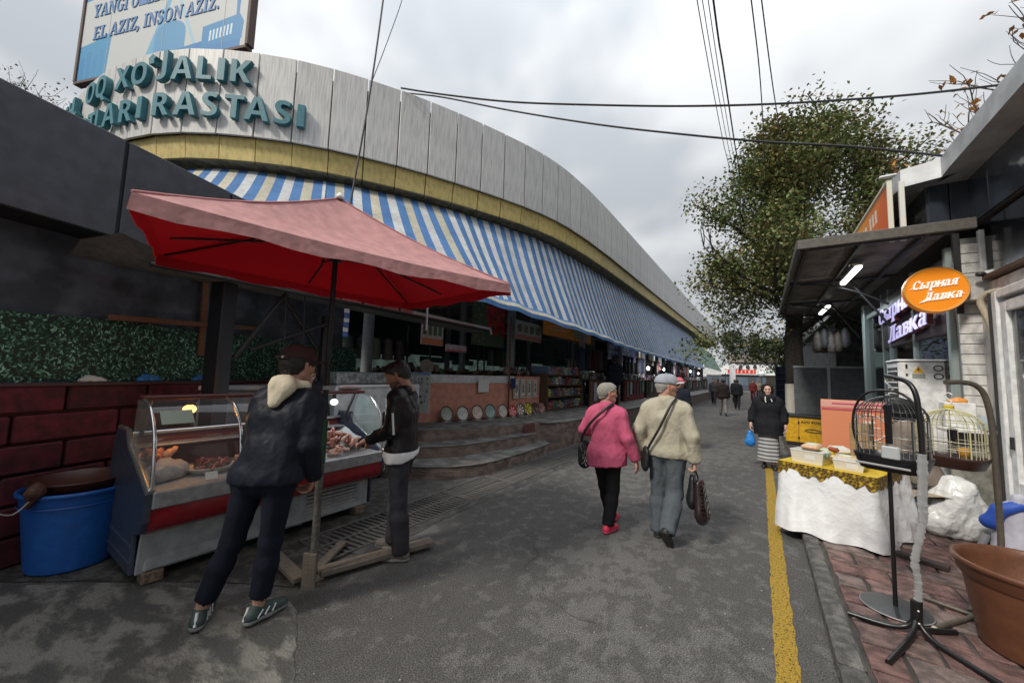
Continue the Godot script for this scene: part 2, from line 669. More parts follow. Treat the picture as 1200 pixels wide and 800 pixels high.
# ---------------------------------------------------------------- ground, road, kerb, pavement, platform
func ground_and_road() -> void:
	var asphalt_tex := ntex(0.012, Color(0.72, 0.72, 0.72), Color(1.0, 0.99, 0.97), 21, FastNoiseLite.TYPE_SIMPLEX_SMOOTH, 7, 1024, Color(0.74, 0.735, 0.73), 0.54, 0.74, 0.68)
	var stones := ntex(0.20, Color(0.50, 0.50, 0.50), Color(1, 1, 1), 22, FastNoiseLite.TYPE_SIMPLEX, 3, 512, Color(0.72, 0.72, 0.72), 0.25, 0.78, 0.8)
	T.stones = stones
	mats.asphalt = mk(Color(0.205, 0.200, 0.196), 0.82, {"tex": asphalt_tex, "s": 0.33, "world": true, "det": stones, "ds": 0.85, "bump": T.fine, "bh": 0.15, "spec": 0.4})
	var m := MB.new()
	m.sheet(PackedVector2Array([Vector2(-160, -420), Vector2(160, -420), Vector2(160, 60), Vector2(-160, 60)]), -0.006)
	struct("ground", m, mk(Color(0.09, 0.088, 0.085), 0.9, {"tex": T.patchy, "s": 0.15, "world": true, "det": stones, "ds": 2.0}))
	m = MB.new()
	m.sheet(PackedVector2Array([Vector2(0.335, -26), Vector2(0.335, FAR_Z), Vector2(-7, FAR_Z), Vector2(-7, -26)]), 0.0)
	struct("road", m, mats.asphalt)
	# the near stretch has its own worn patches and dark tracks
	var near := MB.new()
	near.quad(V(-7, 0, 6), V(0.335, 0, 6), V(0.335, 0, -26), V(-7, 0, -26), true)
	var nm := mk(Color(0.225, 0.220, 0.216), 0.82, {"tex": road_picture(), "tri": false, "world": true, "det": stones, "ds": 0.7, "spec": 0.4})
	struct("near_road", near, nm)
	# a smoother grey concrete apron in front of the meat stall
	m = MB.new()
	var edge := [Vector2(-1.35, -0.62), Vector2(-1.55, -0.83), Vector2(-1.80, -1.02), Vector2(-2.10, -1.17), Vector2(-2.42, -1.34), Vector2(-2.70, -1.49), Vector2(-2.90, -1.50), Vector2(-3.10, -1.38), Vector2(-3.45, -1.22), Vector2(-3.9, -1.0), Vector2(-4.3, -0.70), Vector2(-5.2, 0.1), Vector2(-5.4, 1.2), Vector2(-2.5, 1.8), Vector2(-0.9, 1.4), Vector2(-1.05, 0.1)]
	edge.append(edge[0])
	var ply := PackedVector2Array(spline(edge, 6))
	ply.remove_at(ply.size() - 1)
	for i in ply.size():
		ply[i] += Vector2(rng.randf_range(-0.012, 0.012), rng.randf_range(-0.012, 0.012))
	m.sheet(ply, 0.004)
	var stain := ntex(0.010, Color(0.64, 0.635, 0.63), Color(1.0, 0.99, 0.96), 41, FastNoiseLite.TYPE_SIMPLEX_SMOOTH, 7, 1024, Color(0.82, 0.81, 0.79), 0.36, 0.62, 0.64)
	struct("concrete_apron", m, mk(Color(0.33, 0.325, 0.31), 0.75, {"tex": stain, "s": Vector3(0.22, 0.22, 0.42), "world": true, "det": stones, "ds": 1.6, "bump": T.fine, "bh": 0.25}))
	# dark oil-stained strip under and beside the stall
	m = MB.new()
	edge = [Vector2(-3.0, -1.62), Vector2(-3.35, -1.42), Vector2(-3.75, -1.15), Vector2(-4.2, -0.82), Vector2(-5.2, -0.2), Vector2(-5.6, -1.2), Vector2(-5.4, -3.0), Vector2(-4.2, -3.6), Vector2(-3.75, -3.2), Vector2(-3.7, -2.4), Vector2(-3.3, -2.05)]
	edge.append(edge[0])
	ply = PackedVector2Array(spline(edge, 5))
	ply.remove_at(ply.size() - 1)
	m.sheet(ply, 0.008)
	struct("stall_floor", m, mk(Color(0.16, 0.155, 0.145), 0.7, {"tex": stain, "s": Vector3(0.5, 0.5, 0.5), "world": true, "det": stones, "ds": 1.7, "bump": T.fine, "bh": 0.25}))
	# worn yellow line
	m = MB.new()
	var a := []
	var rows := []
	var z := 6.0
	while z > -9.2:
		rows.append(PackedVector3Array([V(0.155 + rng.randf_range(-0.006, 0.006), 0.004, z), V(0.035 + rng.randf_range(-0.006, 0.006), 0.004, z)]))
		z -= 0.06
	m.patch(rows)
	var worn := ntex(0.055, Color(0.24, 0.22, 0.20), Color(1, 1, 1), 51, FastNoiseLite.TYPE_SIMPLEX, 5, 512, Color(0.93, 0.88, 0.75), 0.20, 0.42, 0.65)
	struct("yellow_line", m, mk(Color(0.62, 0.40, 0.035), 0.75, {"tex": worn, "s": 1.1, "world": true, "det": stones, "ds": 1.2}))
	# cracks in the asphalt
	for k in 5:
		m = MB.new()
		var st: Array = [[-1.75, -2.9, 0.2], [-2.2, -3.6, 0.5], [-1.0, -2.0, 0.2], [-1.5, -4.6, -0.3], [-0.7, -5.8, 0.1], [-2.3, -2.7, 0.9], [-0.5, -3.1, -0.6]][k]
		var p := V(st[0], 0.005, st[1])
		var ang: float = st[2]
		var lf := PackedVector3Array()
		var rt := PackedVector3Array()
		for i in 22:
			ang += rng.randf_range(-0.45, 0.45)
			var d := V(cos(ang), 0, sin(ang))
			var w := (0.0022 * sin(PI * (i + 0.5) / 22.0) + 0.0008) * rng.randf_range(0.5, 1.4)
			lf.append(p + d.cross(Vector3.UP) * w)
			rt.append(p - d.cross(Vector3.UP) * w)
			p += d * rng.randf_range(0.03, 0.07)
		m.patch([lf, rt])
		struct("road_crack", m, mk(Color(0.05, 0.048, 0.046), 0.95))
	# pebbles and grit
	var grit := MB.new()
	for i in 260:
		var g := V(rng.randf_range(-3.1, 0.3), 0.003, rng.randf_range(-8.0, -0.5))
		var s := rng.randf_range(0.003, 0.009)
		grit.col = Color(1, 1, 1) * rng.randf_range(0.5, 1.0)
		grit.ball(g, V(s, s * 0.6, s * 0.8), 5)
	var gr := part("grit", grit, mk(Color(0.3, 0.29, 0.27), 0.9, {"vc": true}))
	tag(gr, "loose pale grit scattered over the asphalt", "grit", "", "stuff")
	# drain: channel and grates
	m = MB.new()
	m.sheet(PackedVector2Array([Vector2(-3.74, -2.0), Vector2(-3.14, -2.0), Vector2(-3.14, -13.0), Vector2(-3.74, -13.0)]), 0.003)
	struct("drain_channel", m, mk(Color(0.012, 0.012, 0.012), 0.9))
	var iron := mk(Color(0.11, 0.105, 0.10), 0.6, {"tex": T.grime, "s": 3.0, "metal": 0.3, "bump": T.bump, "bh": 0.2})
	var bar := MB.new().box(Vector3.ZERO, V(0.255, 0.016, 0.032), 0.005).mesh()
	for k in 11:
		var t := thing("drain_grate", "iron drain grate beside the road, number %s from the meat stall" % ["first", "second", "third", "fourth", "fifth", "sixth", "seventh", "eighth", "ninth", "tenth", "last"][k], "drain grate", V(-3.44 + 0.006 * sin(k * 2.0), 0.008, -2.5 - k * 0.98), 0.004 * sin(k * 3.1), "drain grates along the road")
		var fr := MB.new()
		for x in [-0.285, 0.0, 0.285]:
			fr.box(V(x, 0.004, 0), V(0.03, 0.022, 0.95), 0.005)
		for zz in [-0.465, 0.465]:
			fr.box(V(0, 0.0036, zz), V(0.57, 0.021, 0.03), 0.005)
		part("frame", fr, iron, t)
		if k < 6:
			for s in [-1, 1]:
				for i in 13:
					var b := part("bar", bar, iron, t)
					b.position = V(s * 0.1425, 0.001, -0.402 + i * 0.067)
					b.rotation.y = 0.12
		else:
			var all := MB.new()
			for s in [-1, 1]:
				for i in 13:
					all.box(V(s * 0.1425, 0.001, -0.402 + i * 0.067), V(0.255, 0.016, 0.032))
			part("grid", all, iron, t).set_meta("kind", "stuff")
	# pale concrete collar along the grates
	m = MB.new()
	rows = []
	for i in 46:
		var zc := -2.2 - i * 0.24
		rows.append(PackedVector3Array([V(-3.02 + rng.randf_range(-0.03, 0.03), 0.005, zc), V(-3.15, 0.012, zc)]))
	m.patch(rows)
	struct("drain_collar", m, mk(Color(0.17, 0.165, 0.155), 0.85, {"tex": T.patchy, "s": 0.8, "world": true, "det": stones, "ds": 2.0}))


func road_picture() -> ImageTexture:
	var w := 420
	var h := 1500
	var im := Image.create(w, h, false, Image.FORMAT_RGB8)
	var a := FastNoiseLite.new()
	a.seed = 5
	a.frequency = 3.6
	a.fractal_octaves = 6
	a.fractal_gain = 0.70
	var b := FastNoiseLite.new()
	b.seed = 6
	b.frequency = 0.42
	b.fractal_octaves = 2
	var c := FastNoiseLite.new()
	c.seed = 9
	c.frequency = 7.0
	c.fractal_octaves = 2
	for y in h:
		var z := -26.0 + 32.0 * (y + 0.5) / h
		for x in w:
			var px := -7.0 + 7.335 * (x + 0.5) / w
			var n := a.get_noise_2d(px * 1.15, z * 0.9)
			var d := b.get_noise_2d(px, z * 0.6)
			var lane := exp(-pow((px + 0.95) / 1.15, 2.0))
			var p := smoothstep(0.165, 0.215, n + d * 0.30 + lane * 0.13)
			var k := 0.66 + 0.05 * d + 0.07 * c.get_noise_2d(px, z) + 0.30 * p
			k -= 0.12 * smoothstep(0.1, 0.4, -n - d * 0.4) * smoothstep(-2.0, -3.2, px)
			im.set_pixel(x, y, Color(k, k * (0.985 + 0.005 * p), k * (0.965 + 0.01 * p)).linear_to_srgb())
	im.generate_mipmaps()
	return ImageTexture.create_from_image(im)


func kerb_and_pavement() -> void:
	# pavement bed
	var m := MB.new()
	m.slab(PackedVector2Array([Vector2(0.465, 6), Vector2(6.5, 6), Vector2(6.5, FAR_Z), Vector2(0.465, FAR_Z)]), -0.05, 0.072)
	struct("pavement", m, mk(Color(0.14, 0.125, 0.115), 0.9, {"tex": T.patchy, "s": 0.5, "world": true, "det": T.stones, "ds": 2.0}))
	var pave: Node3D = get_node("pavement")
	# kerb stones
	var km := []
	for k in 3:
		km.append(mk(Color(0.27, 0.26, 0.245) * [1.0, 0.9, 1.08][k], 0.85, {"tex": T.patchy, "s": 1.2 + 0.3 * k, "det": T.stones, "ds": 2.6, "bump": T.bump, "bh": 0.5}))
	var stone := MB.new().box(Vector3.ZERO, V(0.13, 0.17, 0.965), 0.018).mesh()
	var kerb := struct("kerb", MB.new().box(V(0.40, -0.04, FAR_Z / 2 + 3), V(0.118, 0.05, 58)), km[0])
	for i in 40:
		var s := part("kerb_stone", stone, km[i % 3], kerb)
		s.position = V(0.402 + rng.randf_range(-0.006, 0.006), 0.013 + rng.randf_range(-0.006, 0.004), 1.45 - i * 0.985)
		s.rotation = V(rng.randf_range(-0.006, 0.006), rng.randf_range(-0.01, 0.01), rng.randf_range(-0.03, 0.03))
	# red pavers, laid roughly, with wide dirty joints
	var pm := []
	for k in 5:
		var cc: Color = [Color(0.42, 0.235, 0.215), Color(0.36, 0.20, 0.18), Color(0.45, 0.28, 0.255), Color(0.33, 0.215, 0.195), Color(0.40, 0.295, 0.27)][k]
		pm.append(mk(cc, 0.85, {"tex": T.patchy, "s": 1.4, "world": true, "det": T.stones, "ds": 2.4, "bump": T.bump, "bh": 0.4}))
	var row := 0
	var z := -1.2
	while z > -9.4:
		var dz := 0.262
		var x := 0.475 - (0.19 if row % 2 else 0.0)
		while x < 2.3:
			var w := 0.385
			var x0 := maxf(x, 0.475)
			var x1 := minf(x + w, 2.4)
			if x1 - x0 > 0.08:
				var j := func() -> float: return rng.randf_range(-0.018, 0.018)
				var c := [Vector2(x0 + 0.012, z - 0.012), Vector2((x0 + x1) / 2 + j.call(), z - 0.030 + j.call() * 1.2), Vector2(x1 - 0.012, z - 0.012), Vector2(x1 - 0.004 + j.call() * 0.5, z - dz / 2 + j.call()), Vector2(x1 - 0.012, z - dz + 0.012), Vector2((x0 + x1) / 2 + j.call(), z - dz + 0.004 + j.call() * 0.6), Vector2(x0 + 0.012, z - dz + 0.012), Vector2(x0 + 0.020 + j.call() * 0.5, z - dz / 2 + j.call())]
				var mid := Vector2.ZERO
				for q in c:
					mid += q / 8.0
				var top := 0.089 + rng.randf_range(-0.003, 0.003)
				var tx := rng.randf_range(-0.012, 0.012)
				var tz := rng.randf_range(-0.012, 0.012)
				var pb := MB.new()
				var r0 := PackedVector3Array()
				var r1 := PackedVector3Array()
				var r2 := PackedVector3Array()
				for q in c:
					var yy = top + (q.x - mid.x) * tx + (q.y - mid.y) * tz
					r0.append(V(q.x, 0.06, q.y))
					r1.append(V(q.x, yy - 0.006, q.y))
					var qi: Vector2 = q.lerp(mid, 0.06)
					r2.append(V(qi.x, yy, qi.y))
				for k in 8:
					var k2 := (k + 1) % 8
					pb.quad(r0[k2], r0[k], r1[k], r1[k2])
					pb.quad(r1[k2], r1[k], r2[k], r2[k2])
					pb.tri(V(mid.x, top, mid.y), r2[k2], r2[k])
				part("paver", pb, pm[rng.randi() % 5], pave)
			x += w
		z -= dz
		row += 1


var fascia: Array = []  # plan of the hall's front, from the hidden left end to the far end

func platform_and_steps() -> void:
	var conc := mk(Color(0.45, 0.44, 0.42), 0.85, {"tex": T.patchy, "s": 0.5, "world": true, "det": T.stones, "ds": 1.5, "bump": T.bump, "bh": 0.5})
	var redc := mk(Color(0.43, 0.32, 0.27), 0.85, {"tex": T.patchy, "s": Vector3(0.7, 1.2, 0.7), "world": true, "det": T.stones, "ds": 1.3, "bump": T.bump, "bh": 0.7})
	mats.conc = conc
	var l1 := [Vector2(-5.6, -3.75), Vector2(-4.64, -4.05), Vector2(-4.07, -4.48), Vector2(-3.80, -5.1), Vector2(-3.76, -5.95), Vector2(-3.79, -6.7), Vector2(-3.84, -7.36)]
	var l2 := [Vector2(-5.7, -4.15), Vector2(-4.88, -4.48), Vector2(-4.48, -4.95), Vector2(-4.30, -5.6), Vector2(-4.17, -6.4), Vector2(-4.06, -7.16)]
	var l3 := [Vector2(-5.9, -4.5), Vector2(-5.2, -4.8), Vector2(-4.78, -5.35), Vector2(-4.46, -6.2), Vector2(-4.16, -7.5)]
	var lines := [l1, l2, l3]
	for k in 2:
		var p := PackedVector2Array(spline(lines[k], 5))
		p.append(Vector2(-4.7, -8.2 - 0.02 * k))
		p.append(Vector2(-6.6, -7.0))
		p.append(Vector2(-6.6, -4.2))
		var st := struct("step", MB.new().slab(p, -0.02 + 0.2 * k, 0.2 * (k + 1)), redc)
		var nos := MB.new()
		var pts := []
		for q in spline(lines[k], 5):
			pts.append(V(q.x, 0.2 * (k + 1) - 0.004, q.y))
		nos.tube(pts, 0.014, 6)
		part("step_nosing", nos, conc, st)
		var tread := PackedVector2Array()
		for q in p:
			tread.append(q)
		part("step_tread", MB.new().sheet(tread, 0.2 * (k + 1) + 0.004), conc, st)
	var front := [Vector2(-5.9, -4.5), Vector2(-5.2, -4.8), Vector2(-4.78, -5.35), Vector2(-4.46, -6.2), Vector2(-4.16, -7.5), Vector2(-3.86, -7.9), Vector2(-3.78, -8.6), Vector2(-3.74, -10.0), Vector2(-3.72, -14.0), Vector2(-3.70, -24.0), Vector2(-3.70, FAR_Z)]
	var p3 := PackedVector2Array()
	for q in spline(front.slice(0, 8), 5):
		p3.append(q)
	p3.append_array(PackedVector2Array([front[8], front[9], front[10], Vector2(-30, FAR_Z), Vector2(-30, -4.5)]))
	var pl := struct("platform", MB.new().slab(p3, -0.02, 0.6), redc)
	part("platform_top", MB.new().sheet(p3, 0.604), conc, pl)
	var lip := []
	for q in spline(front.slice(4), 3):
		lip.append(V(q.x, 0.593, q.y))
	part("platform_lip", MB.new().tube(lip, 0.02, 6), conc, pl)
	part("red_paint_patch", MB.new().box(V(-4.20, 0.49, -7.12), V(0.012, 0.2, 0.34), 0.002, Basis(Vector3.UP, -0.2)), mk(Color(0.13, 0.05, 0.04), 0.9, {"tex": T.patchy, "s": 4.0}), pl)

# ---------------------------------------------------------------- market hall
func offset_line(pts: Array, d: float) -> Array:  # to the left of travel = away from the street
	var out := []
	for i in pts.size():
		var t: Vector2 = (pts[mini(i + 1, pts.size() - 1)] - pts[maxi(i - 1, 0)]).normalized()
		out.append(pts[i] + Vector2(t.y, -t.x) * d)
	return out

func market_hall() -> void:
	fascia = []
	for q in [[-14.5, -1.1], [-12.5, -1.2], [-11.56, -1.3], [-10.6, -1.47], [-9.41, -1.86], [-8.74, -2.24], [-8.2, -2.66], [-7.7, -3.1], [-7.25, -3.6], [-6.9, -4.1], [-6.52, -4.67], [-6.2, -5.25], [-5.9, -5.86], [-5.62, -6.47], [-5.37, -7.11], [-5.12, -7.72], [-4.92, -8.35], [-4.76, -9.0], [-4.64, -9.8], [-4.55, -11.0], [-4.5, -13.0], [-4.5, FAR_Z]]:
		fascia.append(Vector2(q[0], q[1]))
	var hall := thing("market_hall", "long curved market hall with pale metal fascia over a striped awning", "market hall")
	var streak := ntex(0.02, grey(0.84), grey(1.0), 61, FastNoiseLite.TYPE_SIMPLEX_SMOOTH, 5, 512, grey(0.96), 0.25, 0.75)
	T.streak = streak
	var pm := []
	var ym := []
	for k in 4:
		pm.append(mk(Color(0.53, 0.525, 0.51) * [1.0, 0.96, 1.03, 0.98][k], 0.5, {"tex": streak, "s": Vector3(2.6 + 0.2 * k, 0.13, 2.6), "world": true, "metal": 0.1}))
		ym.append(mk(Color(0.56, 0.44, 0.15) * [1.0, 0.94, 1.05, 0.9][k], 0.55, {"tex": streak, "s": Vector3(1.1, 0.4, 1.1), "world": true}))
	var sm := mk(Color(0.20, 0.185, 0.12), 0.7, {"tex": T.patchy, "s": 0.9, "world": true})
	var dark := mk(Color(0.05, 0.05, 0.05), 0.9)
	var yl := offset_line(fascia, 0.10)
	var inner := offset_line(fascia, 0.52)
	var total := total_len(fascia)
	var w := 0.66
	var k := 0
	var s := 1.0
	while s < total - w:
		var a: Array = at_len(fascia, s)
		var b: Array = at_len(fascia, s + w)
		var mid: Vector2 = (a[0] + b[0]) / 2.0
		var d: Vector2 = (b[0] - a[0])
		var len := d.length()
		d /= len
		var bs := Basis(V(d.x, 0, d.y), Vector3.UP, V(-d.y, 0, d.x))
		var p := MB.new().box(Vector3.ZERO, V(len - 0.022, 1.7, 0.05), 0.008)
		var o := part("fascia_panel", p, pm[rng.randi() % 4], hall)
		o.transform = Transform3D(bs, V(mid.x, 6.85, mid.y) + bs.z * (-0.025 + rng.randf_range(-0.003, 0.003)))
		var out := V(-d.y, 0, d.x)
		o = part("yellow_panel", MB.new().box(Vector3.ZERO, V(len * 0.985 - 0.014, 0.44, 0.04), 0.006), ym[rng.randi() % 4], hall)
		o.transform = Transform3D(bs.rotated(bs.x, 0.1), V(mid.x, 5.80, mid.y) - out * 0.14)
		o = part("soffit_panel", MB.new().box(Vector3.ZERO, V(len * 0.97 - 0.012, 0.03, 0.42), 0.004), sm, hall)
		o.transform = Transform3D(bs, V(mid.x, 5.575, mid.y) - out * 0.37)
		s += w
		k += 1
	# roof body behind the panels, with a dark ceiling under it
	var poly := PackedVector2Array()
	for q in offset_line(fascia, 0.16):
		poly.append(q)
	poly.append(Vector2(-19, FAR_Z))
	poly.append(Vector2(-19, -1.4))
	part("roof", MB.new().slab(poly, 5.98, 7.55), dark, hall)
	poly = PackedVector2Array()
	for q in offset_line(fascia, 0.6):
		poly.append(q)
	poly.append(Vector2(-19, FAR_Z))
	poly.append(Vector2(-19, -1.7))
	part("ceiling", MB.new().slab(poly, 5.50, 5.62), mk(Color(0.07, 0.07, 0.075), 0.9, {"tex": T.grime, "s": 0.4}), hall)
	# awning of striped canvas
	var tops := [[-9.4, 5.52, -2.35, -7.2, 4.05, -1.35], [-8.55, 5.52, -2.9, -6.55, 4.0, -1.85], [-7.45, 5.52, -4.05, -4.75, 3.06, -2.55]]
	awning_section(hall, tops, 0)
	tops = [[-7.45, 5.52, -4.05, -4.75, 3.06, -2.55], [-6.98, 5.52, -4.70, -4.25, 3.02, -3.15], [-6.28, 5.52, -6.0, -3.86, 3.01, -4.7], [-5.72, 5.52, -7.45, -3.84, 3.01, -5.96], [-5.38, 5.52, -8.6, -3.88, 3.0, -7.31], [-5.18, 5.52, -9.7, -3.92, 2.99, -8.8], [-5.06, 5.5, -11.6, -3.98, 2.96, -10.9], [-5.02, 5.5, -14.0, -4.02, 2.87, -13.5], [-5.02, 5.48, -20.0, -4.08, 2.82, -19.8], [-5.02, 5.46, -27.0, -4.1, 2.78, -26.9], [-5.02, 5.45, -36.0, -4.1, 2.75, -36.0]]
	awning_section(hall, tops, 1)
	# a green-grey awning takes over at the far end
	tops = [[-5.02, 5.0, -36.1, -4.0, 2.7, -36.1], [-5.02, 4.9, -44.0, -3.9, 2.65, -44.0], [-5.02, 4.8, FAR_Z, -3.9, 2.6, FAR_Z]]
	var gm := MB.new()
	var ra := PackedVector3Array()
	var rb := PackedVector3Array()
	for q in tops:
		ra.append(V(q[0], q[1], q[2]))
		rb.append(V(q[3], q[4], q[5]))
	gm.patch([rb, ra])
	part("green_awning", gm, mk(Color(0.18, 0.27, 0.22), 0.8, {"back": Color(0.1, 0.16, 0.12)}), hall)
	# columns
	var colm := mk(Color(0.28, 0.29, 0.30), 0.6, {"tex": T.grime, "s": 1.2})
	var cb := MB.new()
	cb.lathe([[0.0, 0.0], [0.2, 0.0], [0.2, 0.12], [0.13, 0.14], [0.13, 4.86], [0.18, 4.9], [0.18, 4.92], [0.0, 4.92]], Vector3.ZERO, 16)
	var cmesh := cb.mesh()
	for q in [[-6.25, -9.35], [-5.62, -13.2], [-5.5, -17.4], [-5.5, -21.6], [-5.5, -25.8], [-5.5, -30.0], [-5.5, -34.2], [-5.5, -38.4], [-5.5, -42.6], [-5.5, -46.8], [-7.9, -5.6], [-9.6, -11.0], [-9.6, -16.0], [-9.6, -21.0], [-9.6, -26.0], [-9.6, -31.0], [-13.2, -8.0], [-13.2, -14.0], [-13.2, -20.0]]:
		var o := part("column", cmesh, colm, hall)
		o.position = V(q[0], 0.6, q[1])
	# beams, and dark hangings over the far side; daylight comes in below them
	for z in [-8.0, -14.0, -20.0, -26.0, -32.0]:
		part("beam", MB.new().box(V(-12.6, 5.2, z), V(11.6, 0.5, 0.22), 0.01), colm, hall)
	var cover := mk(Color(0.03, 0.045, 0.045), 0.9, {"tex": T.grime, "s": 0.5, "back": Color(0.005, 0.012, 0.01)})
	var greenc := mk(Color(0.10, 0.25, 0.20), 0.8, {"tex": T.grime, "s": 0.5, "back": Color(0.12, 0.3, 0.24)})
	var z0 := -1.8
	k = 0
	while z0 > FAR_Z + 1:
		var lw := 2.9
		part("side_screen", MB.new().box(V(-18.6 + 0.05 * (k % 2), 4.05, z0 - lw / 2), V(0.05, 3.0 + 0.25 * sin(k * 2.3), lw + 0.06), 0.01), cover, hall)
		part("low_wall", MB.new().box(V(-18.6, 1.05, z0 - lw / 2), V(0.12, 0.9 + 0.15 * sin(k * 1.7), lw), 0.01), dark, hall)
		if k % 3 != 1:
			part("green_sheet", MB.new().box(V(-17.9 - 0.1 * (k % 2), 2.35 + 0.06 * sin(k * 3.0), z0 - lw / 2), V(0.03, 0.36, lw * 0.8), 0.004), greenc, hall)
		z0 -= lw
		k += 1
	# end wall that closes the hall behind the left building
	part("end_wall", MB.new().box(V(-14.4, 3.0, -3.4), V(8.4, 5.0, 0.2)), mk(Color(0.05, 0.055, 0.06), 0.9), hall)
	roof_sign()
	billboard()


func awning_section(hall: Node3D, ctl: Array, which: int) -> void:
	var tp := []
	var bt := []
	for q in ctl:
		tp.append(V(q[0], q[1], q[2]))
		bt.append(V(q[3], q[4], q[5]))
	tp = spline(tp, 8)
	bt = spline(bt, 8)
	var total := total_len(tp)
	var blue := Color(0.075, 0.20, 0.45)
	var white := Color(0.60, 0.62, 0.63)
	var cream := Color(0.55, 0.52, 0.42)
	var m := MB.new()
	var hem := MB.new()
	var s := 0.0
	var k := 0
	var w := 0.17
	var acc := [0.0]
	for i in tp.size() - 1:
		acc.append(acc[i] + (tp[i + 1] - tp[i]).length())
	var pos := func(u: float, v: float) -> Vector3:
		var i := 0
		while i < acc.size() - 2 and acc[i + 1] < u:
			i += 1
		var f: float = clampf((u - acc[i]) / maxf(acc[i + 1] - acc[i], 0.001), 0, 1)
		var a: Vector3 = tp[i].lerp(tp[i + 1], f)
		var b: Vector3 = bt[i].lerp(bt[i + 1], f)
		var p := a.lerp(b, v)
		p.y -= 0.10 * sin(PI * v) + 0.035 * sin(u * 1.75) * sin(PI * v) - 0.012 * sin(u * 5.3 + 1.0) * v
		p.x += 0.012 * sin(u * 5.1 + v * 2.0)
		return p
	var hemrows := [[], [], [], []]
	while s < total - 0.02:
		var e := minf(s + w, total)
		var c := blue if k % 2 == 0 else (cream if (which == 0 or s < 2.6) and k % 4 == 1 else white)
		m.col = c * (1.0 + 0.06 * sin(k * 2.7))
		var rows := []
		for j in 9:
			var v := 1.0 - j / 8.0
			rows.append(PackedVector3Array([pos.call(s, v), pos.call((s + e) / 2, v), pos.call(e, v)]))
		m.patch(rows)
		for j in 4:
			var b: Vector3 = pos.call(s, 1.0)
			var wob := 0.012 * sin(s * 4.0) + 0.006 * sin(s * 11.0)
			hemrows[3 - j].append(b + V([0.0, 0.05, 0.09, 0.10][j] + wob * j * 0.4, [0.0, -0.05, -0.12, -0.205][j], 0))
		s = e
		k += 1
	var canvas := part("awning_canvas", m, mk(Color(1, 1, 1), 0.85, {"vc": true, "tex": T.grime, "s": 0.35, "world": true, "back": Color(0.24, 0.26, 0.28), "det": T.grime, "ds": 2.0}), hall)
	if which == 1:
		for j in 3:
			var r0 := PackedVector3Array(hemrows[j])
			var r1 := PackedVector3Array(hemrows[j + 1])
			hem.col = [blue, cream * 1.05, blue][j]
			hem.patch([r0, r1])
		part("valance", hem, mk(Color(1, 1, 1), 0.85, {"vc": true, "tex": T.grime, "s": 0.8, "back": Color(0.08, 0.1, 0.12)}), canvas)
		for i in 9:
			var u := 1.2 + i * 3.6
			var p0: Vector3 = pos.call(u, 1.0)
			part("awning_arm", MB.new().tube([p0 + V(0.02, -0.03, 0), V(minf(p0.x - 1.3, -5.5), 3.35, p0.z - 0.1)], 0.02, 6), mk(Color(0.25, 0.26, 0.27), 0.5, {"metal": 0.5}), hall)


func roof_sign() -> void:
	var sg := thing("hall_sign", "two rows of teal block letters along the curved hall front", "sign")
	var teal := mk(Color(0.028, 0.165, 0.205), 0.5, {"tex": T.grime, "s": 2.0})
	var rows := [
		[6.985, [["Q", 0.75], ["I", 1.1], ["SH", 1.52], ["L", 2.05], ["O", 2.55], ["Q", 3.42], ["X", 4.17], ["O", 4.64], ["\u02bb", 5.0], ["J", 5.22], ["A", 5.62], ["L", 6.05], ["I", 6.34], ["K", 6.69]]],
		[6.27, [["M", 0.2], ["A", 0.66], ["H", 1.1], ["S", 1.5], ["U", 1.9], ["L", 2.27], ["O", 2.72], ["T", 3.16], ["L", 3.48], ["A", 3.9], ["R", 4.38], ["I", 4.75], ["R", 5.28], ["A", 5.75], ["S", 6.2], ["T", 6.63], ["A", 7.02], ["S", 7.46], ["I", 7.77]]]]
	rows[0][1][4][1] = 2.95
	for r in rows:
		for q in r[1]:
			if q[1] < 1.2:
				continue
			var a: Array = at_len(fascia, q[1])
			var a0: Array = at_len(fascia, q[1] - 0.3)
			var a1: Array = at_len(fascia, q[1] + 0.3)
			var d: Vector2 = (a1[0] - a0[0]).normalized()
			var bs := Basis(V(d.x, 0, d.y), Vector3.UP, V(-d.y, 0, d.x))
			var quote: bool = q[0] == "\u02bb"
			var o: MeshInstance3D
			if quote:
				o = part("letter", MB.new().prism(PackedVector2Array([Vector2(-0.07, 0), Vector2(0.05, 0.0), Vector2(0.05, 0.09), Vector2(0.10, 0.13), Vector2(0.0, 0.2), Vector2(-0.09, 0.12)]), 0.11), teal, sg)
				o.transform = Transform3D(bs, V(a[0].x, r[0] + 0.33, a[0].y) + bs.z * 0.02)
			else:
				o = part("letter", (text_mesh(q[0], 0.44, 0.10) if q[0] != "I" else MB.new().box(V(0.06, 0.22, 0), V(0.125, 0.44, 0.10), 0.006).mesh()), teal, sg)
				var ab: AABB = o.mesh.get_aabb()
				o.transform = Transform3D(bs.scaled_local(V(1.08, 1.02, 1.0)), V(a[0].x, r[0], a[0].y) + bs.z * 0.06 - Vector3.UP * ab.position.y - bs.x * (ab.get_center().x * 1.08))
				if q[0] == "Q":
					o.position.y -= 0.09


func poly_fill(im: Image, pts: Array, c: Color) -> void:
	var lo := Vector2(1e9, 1e9); var hi := -lo
	for p in pts:
		lo = lo.min(p); hi = hi.max(p)
	var pv := PackedVector2Array(pts)
	for y in range(maxi(0, int(lo.y)), mini(im.get_height(), int(hi.y) + 1)):
		for x in range(maxi(0, int(lo.x)), mini(im.get_width(), int(hi.x) + 1)):
			if Geometry2D.is_point_in_polygon(Vector2(x, y), pv):
				im.set_pixel(x, y, c)

